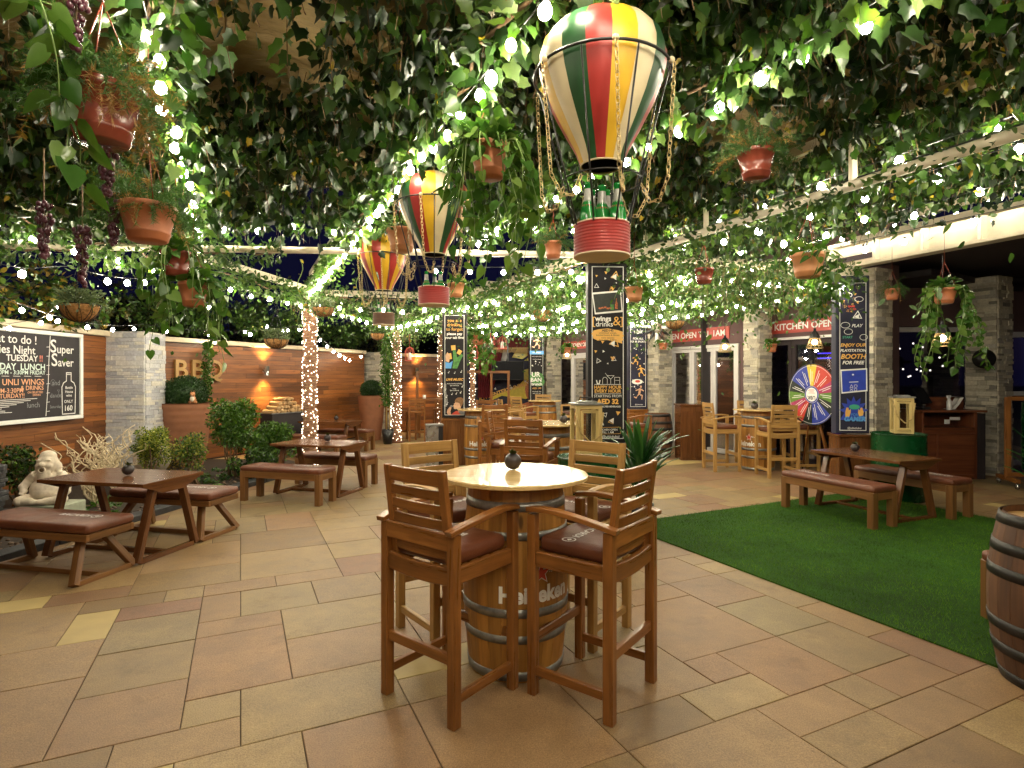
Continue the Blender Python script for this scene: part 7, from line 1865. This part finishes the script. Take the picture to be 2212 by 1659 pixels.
# a near pothos trailing in the top corner
random.seed(66); t = thing('hanging_pothos', 'large near pothos with broad heart leaves trailing in the top corner', 'plant', W(-25, 20, 1.85)); parts = trailing_parts(.12, 8, (.25, .75), (.07, .115), 'heart', 'pothos_leaf', .05, 16); tri_object('foliage', parts, t)
# the single loose strand hanging through the night gap
for lab, (u, v), L in (('thin bare vine with small yellow leaves dangling below the back pipe', (648, 560), .75), ('thin curly vine dangling beside the red and yellow balloon', (775, 560), .7)):
    c = W(u, v, 6.0); mb = MB(); P = [(.03 * math.sin(i * .9), 0, -L * i / 14) for i in range(15)]; mb.tube(P, .004, 5); pa_ = [mb_arrays(mb, 'stem_green')]; q = np.array(P[::3]); V, F = leaf_arrays('oval', q, rnd(len(q), .03, .06), rng.normal(0, 1, (len(q), 3)), rnd(len(q), 0, 6)); pa_.append((V, F, 'yellow_leaf')); o = tri_object('dangling_vine', pa_); o.location = c; tag(o, lab, 'vine')

# grapes
def grapes(label, u, v, Y, L, seed):
    r_ = random.Random(seed); c = W(u, v, Y); t = thing('grape_bunch', label, 'grapes', c, 0, 'bunches of artificial purple grapes'); mb = MB(); n = int(L * 260)
    for k in range(n):
        q = r_.random(); rad = .034 * (1 - q * .75) * r_.uniform(.6, 1.1); a = r_.uniform(0, 6.28); mb.ball((rad * math.cos(a), rad * math.sin(a), -q * L), r_.uniform(.0085, .0125), 8, 6, 0, (1, 1, 1.25))
    mb.build('berries', 'grape', t); mb = MB(); mb.tube([(0, 0, -L * .9), (0, 0, .25)], .003, 4); mb.build('stalk', 'stem_brown', t)
for i, (u, v, Y, L, lab) in enumerate(((95, 440, 2.6, .26, 'long purple grape bunch nearest the picture edge'), (178, 490, 2.7, .28, 'purple grape bunch hanging before the cream pipe'), (232, 330, 2.3, .17, 'grape bunch just under the big glossy brown pot'), (247, 440, 2.7, .2, 'grape bunch between the brown pot and the orange pot'), (165, -20, 1.9, .2, 'grape bunch at the very top of the picture'))): grapes(lab, u, v, Y, L, i)

# ================================================================== string lights
BULBM = None
def bulb_proto():
    mb = MB(); mb.lathe([(.0001, -.062), (.018, -.058), (.028, -.045), (.032, -.028), (.028, -.010), (.016, .006), (.0125, .012)], 12); o = mb.build('bulb', 'bulb_glow'); return o
BP = bulb_proto(); BMESH = BP.data; bpy.data.objects.remove(BP)
def cap_mesh():
    mb = MB(); mb.lathe([(.014, .008), (.0145, .04), (.0001, .042)], 8); o = mb.build('cap', 'plastic_black'); m = o.data; bpy.data.objects.remove(o); return m
CMESH = cap_mesh()
NB = 0
def string(label, pts, spacing, sagv=.05, sc_=1.0, drop=.04, jit=.0, skip=0):
    global NB
    t = thing('string_light', label, 'string lights', pts[0], 0, 'festoon string lights'); o0 = Vector(pts[0]); cord = MB(); allp = []
    for a, b in zip(pts, pts[1:]):
        a, b = Vector(a), Vector(b); L = (b - a).length; n = max(1, int(L / spacing)); P = []
        for i in range(n * 2 + 1): u = i / (n * 2); P.append(a.lerp(b, u) - Vector((0, 0, sagv * 4 * u * (1 - u))) - o0)
        cord.tube(P, .004, 4); allp += P[(1 if not allp else 2)::2] if False else P[1::2]
    cord.build('cord', 'plastic_black', t)
    for p in allp:
        if skip and random.random() < skip: continue
        q = p - Vector((0, 0, drop)) + Vector((random.uniform(-jit, jit), random.uniform(-jit, jit), random.uniform(-jit, jit) * .6))
        o = bpy.data.objects.new('bulb', BMESH); COL.objects.link(o); o.parent = t; o.location = q; k_ = sc_ * random.uniform(.74, .98); o.scale = (k_,) * 3; o.rotation_euler = (random.uniform(-.3, .3), random.uniform(-.3, .3), 0); NB += 1
        c = bpy.data.objects.new('cap', CMESH); COL.objects.link(c); c.parent = o
def zed(p, z): return Vector((p.x, p.y, z))
random.seed(202)
string('festoon bulbs along the rafter on the chalkboard side of the canopy', [zed(PL - DB * 5.2, 3.14), zed(PL + DB * 3.2, 3.14)], .27, 0, 1.0, jit=.03)
string('festoon bulbs along the long rafter over the front table', [zed(PM - DB * 5.2, 3.14), zed(PM + DB * 4.0, 3.14), zed(PM + DB * 7.6, 3.10)], .24, 0, 1.0, jit=.03)
string('festoon bulbs along the rafter beside the large balloon', [zed(PR - DB * 5.2, 3.14), zed(PR + DB * 3.4, 3.14)], .28, 0, 1.0, jit=.03)
string('festoon bulbs over the lawn side of the canopy', [zed(PR + DA * 1.75 - DB * 5, 3.14), zed(PR + DA * 1.75 + DB * 2.4, 3.14)], .55, 0, 1.0, jit=.04)
string('festoon bulbs over the planting bed', [zed(PL - DA * 1.9 - DB * 3.5, 3.14), zed(PL - DA * 1.9 + DB * 2.2, 3.14)], .7, 0, .9, jit=.04)
string('festoon bulbs under the back edge of the canopy', [Vector((-6.6, 5.95, 3.26)), Vector((1.2, 6.3, 3.26))], .36, 0, .95, jit=.05)
string('festoon bulbs hung just below the cream back pipe', [Vector((-1.1, 6.75, 2.93)), Vector((1.3, 6.75, 2.93))], .36, .02, .95)
string('second festoon row behind the back pipe by the wings banner', [Vector((.2, 7.0, 2.9)), Vector((3.4, 7.6, 2.92))], .42, .02, 1.0, jit=.03)
string('festoon bulbs in the ivy roof just past the sloping pipe', [zed(q0 + DA * .55, 3.12), zed(q0 + DA * .55 - DB * 5.2, 3.12)], .5, .0, 1.0, jit=.06)
string('festoon bulbs in the middle of the ivy roof', [zed(q0 + DA * 1.3 + DB * .4, 3.10), zed(q0 + DA * 1.3 - DB * 4.6, 3.10)], .5, .0, 1.0, jit=.08)
string('festoon bulbs in the ivy roof towards the fascia', [zed(q0 + DA * 2.1 + DB * .5, 3.10), zed(q0 + DA * 2.1 - DB * 4.0, 3.10)], .5, .0, 1.0, jit=.08)
string('festoon bulbs along the white fascia edge', [Vector((4.72, 9.7, 3.79)), Vector((6.7, 5.0, 3.79))], .38, .0, .9, jit=.04)
LB = ['on the beam from the wings banner to the gaming banner', 'on the beam from the wings banner to the singer banner', 'on the beam from the singer banner to the second post', 'on the beam from the gaming banner to the sports banner', 'on the beam from the sports banner to the urban brunch banner', 'on the beam between the singer and sports banners', 'on the beam from the second post to the urban brunch banner', 'on the beam from the first post to the singer banner', 'on the beam between the fairy lit posts', 'on the first cross rafter beyond the wings banner', 'on the second cross rafter beside the white doors', 'on the rafter over the stage side tables', 'on the rafter nearest the far doors', 'on the first cross beam behind the balloons', 'on the second cross beam behind the balloons', 'on the last cross beam before the stage', 'on the beam over the planting bed']
for (a, b), nm in zip(BEAMS, LB):
    off = Vector((.0, -.12, 0)); string('festoon bulbs ' + nm, [zed(a + off, 2.90), zed(b + off, 2.90)], .36 if nm.count('banner') or nm.count('post') else .44, .03, 1.0, jit=.035)
for k_, (ya, za) in enumerate(((-3.6, 2.9),)):  # unseen bulb row, added to brighten the floor and the camera-facing sides
    string('added festoon row behind the viewpoint, lighting the furniture fronts, row %s' % ('one', 'two', 'three', 'four')[k_], [Vector((-5.5, ya, za)), Vector((0, ya + .2, za)), Vector((5.5, ya + .4, za))], .75, .10, .95)
string('long sagging festoon from the canopy to the pale stone pillar', [W(0, 640, 5.6), W(310, 700, 8.8), W(660, 700, 10.1)], .55, .12, .85)
string('festoon looped in front of the chalkboard wall shrub', [W(-60, 560, 5.0), W(150, 575, 5.6), W(330, 600, 7.2), W(480, 662, 9.4)], .36, .05, 1.0, jit=.02)
string('lower festoon crossing above the chalkboard', [W(-40, 690, 6.8), W(80, 690, 6.9), W(140, 635, 5.8)], .5, .05, .85)
string('festoon dipping over the BBQ wall', [W(430, 735, 10.8), W(560, 690, 11.5), W(665, 700, 10.3)], .5, .12, .8)
string('festoon dipping behind the first fairy lit post', [W(665, 700, 10.3), W(760, 775, 14.5), W(800, 740, 15)], .6, .1, .9)

# ---- posts wrapped in fairy lights
fm = MB(); fm.ball((0, 0, 0), .0095, 6, 4); o = fm.build('fairy_bulb', 'fairy_glow'); FMESH = o.data; bpy.data.objects.remove(o)
def lit_post(label, x, y, r, h, nb, seed):
    t = thing('wrapped_post', label, 'post', (x, y, 0)); mb = MB(); mb.lathe([(r * (1 + .02 * math.sin(k * 1.7)), h * k / 60) for k in range(61)], 20); mb.build('post', 'bark_wrap', t)
    mb = MB(); mb.box((0, 0, .012), (r * 3.4, r * 3.4, .024)); mb.build('base_plate', 'counter_wood', t)
    f = thing('fairy_lights', 'fairy lights wound round the ' + label.split('the ', 1)[-1] if False else 'fairy lights coiled round the ' + label.replace('square wooden ', ''), 'fairy lights', (x, y, 0), group='fairy light coils'); r_ = random.Random(seed); mb = MB(); P = []; turns = int(h / .06)
    for i in range(turns * 12): u = i / (turns * 12); a = 2 * PI * turns * u; P.append(((r + .006) * math.cos(a), (r + .006) * math.sin(a), .05 + (h - .05) * u + .012 * math.sin(a * 3.3)))
    mb.tube(P, .0035, 3); mb.build('wire', 'chain_brass', f)
    rest = []
    for k in range(nb):
        a = r_.uniform(0, 2 * PI); front = math.sin(a) < .25
        p = Vector(((r + .016) * math.cos(a), (r + .016) * math.sin(a), r_.uniform(.04, h)))
        if k < 100: o = bpy.data.objects.new('fairy_bulb', FMESH); COL.objects.link(o); o.parent = f; o.location = p
        else: rest.append(p)
    mb = MB()
    for p in rest: mb.ball(p, .0095, 6, 4)
    if rest: tag(mb.build('fairy_light_dots', 'fairy_glow', f), kind='stuff')
lit_post('square wooden post that stands behind the picnic tables', -3.57, 10.1, .115, 3.0, 400, 1)
lit_post('post beside the climbing vine and tall planter', -2.90, 14.3, .115, 3.0, 420, 2)
lit_post('thin post just behind the singer banner on the bin side', -2.02, 16.1, .06, 3.0, 150, 3)
lit_post('thin post between the singer banner and the stage', -1.10, 15.9, .07, 3.0, 200, 4)
# reflections of light strands seen in the doors, made as glowing balls inside
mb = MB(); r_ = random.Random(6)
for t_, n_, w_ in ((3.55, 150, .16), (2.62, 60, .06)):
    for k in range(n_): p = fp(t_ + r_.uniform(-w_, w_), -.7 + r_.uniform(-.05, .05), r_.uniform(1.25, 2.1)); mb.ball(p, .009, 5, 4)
f = thing('door_reflection_dots', 'violet white reflections of fairy light strands, made as glowing dots behind the glass doors', 'fairy lights', (0, 0, 0)); tag(mb.build('fairy_light_dots', 'dot_violet', f), kind='stuff')

# ================================================================== sky, light, camera
w = bpy.data.worlds.new('World'); sc.world = w; w.use_nodes = True; nt = w.node_tree; nt.nodes.clear()
sky = nt.nodes.new('ShaderNodeTexSky'); sky.sky_type = 'NISHITA'; sky.sun_disc = False; sky.sun_elevation = R(-4.0); sky.sun_rotation = R(200)
bg = nt.nodes.new('ShaderNodeBackground'); bg.inputs[1].default_value = .05; nt.links.new(sky.outputs[0], bg.inputs[0])
bg2 = nt.nodes.new('ShaderNodeBackground'); bg2.inputs[0].default_value = (.0045, .0050, .0230, 1); bg2.inputs[1].default_value = .8
ad = nt.nodes.new('ShaderNodeAddShader'); nt.links.new(bg.outputs[0], ad.inputs[0]); nt.links.new(bg2.outputs[0], ad.inputs[1])
wo = nt.nodes.new('ShaderNodeOutputWorld'); nt.links.new(ad.outputs[0], wo.inputs[0])
sl = bpy.data.lights.new('moon', 'SUN'); sl.energy = .03; sl.angle = R(5); sl.color = (.7, .8, 1); so = bpy.data.objects.new('moon', sl); COL.objects.link(so); so.rotation_euler = (R(40), 0, R(200))

cam = bpy.data.cameras.new('camera'); co = bpy.data.objects.new('camera', cam); COL.objects.link(co); sc.camera = co
co.location = (0, 0, EYE); co.rotation_euler = (PI / 2, 0, 0); cam.sensor_width = 36; cam.lens = 36 * FOC / 2212; cam.shift_y = -12.5 / 2212; cam.clip_end = 500; cam.clip_start = .05

sc.view_settings.view_transform = 'Standard'; sc.view_settings.look = 'None'; sc.view_settings.exposure = 0; sc.view_settings.gamma = 1
sc.render.engine = 'CYCLES'; cy = sc.cycles
cy.use_denoising = True; cy.use_adaptive_sampling = True; cy.adaptive_threshold = .015
cy.max_bounces = 7; cy.diffuse_bounces = 3; cy.glossy_bounces = 3; cy.transmission_bounces = 5; cy.transparent_max_bounces = 8
cy.sample_clamp_indirect = 6; cy.sample_clamp_direct = 0; cy.caustics_reflective = False; cy.caustics_refractive = False
for o in sc.objects:
    if 'used' in o: del o['used']
print('objects', len(sc.objects), 'bulbs', NB)
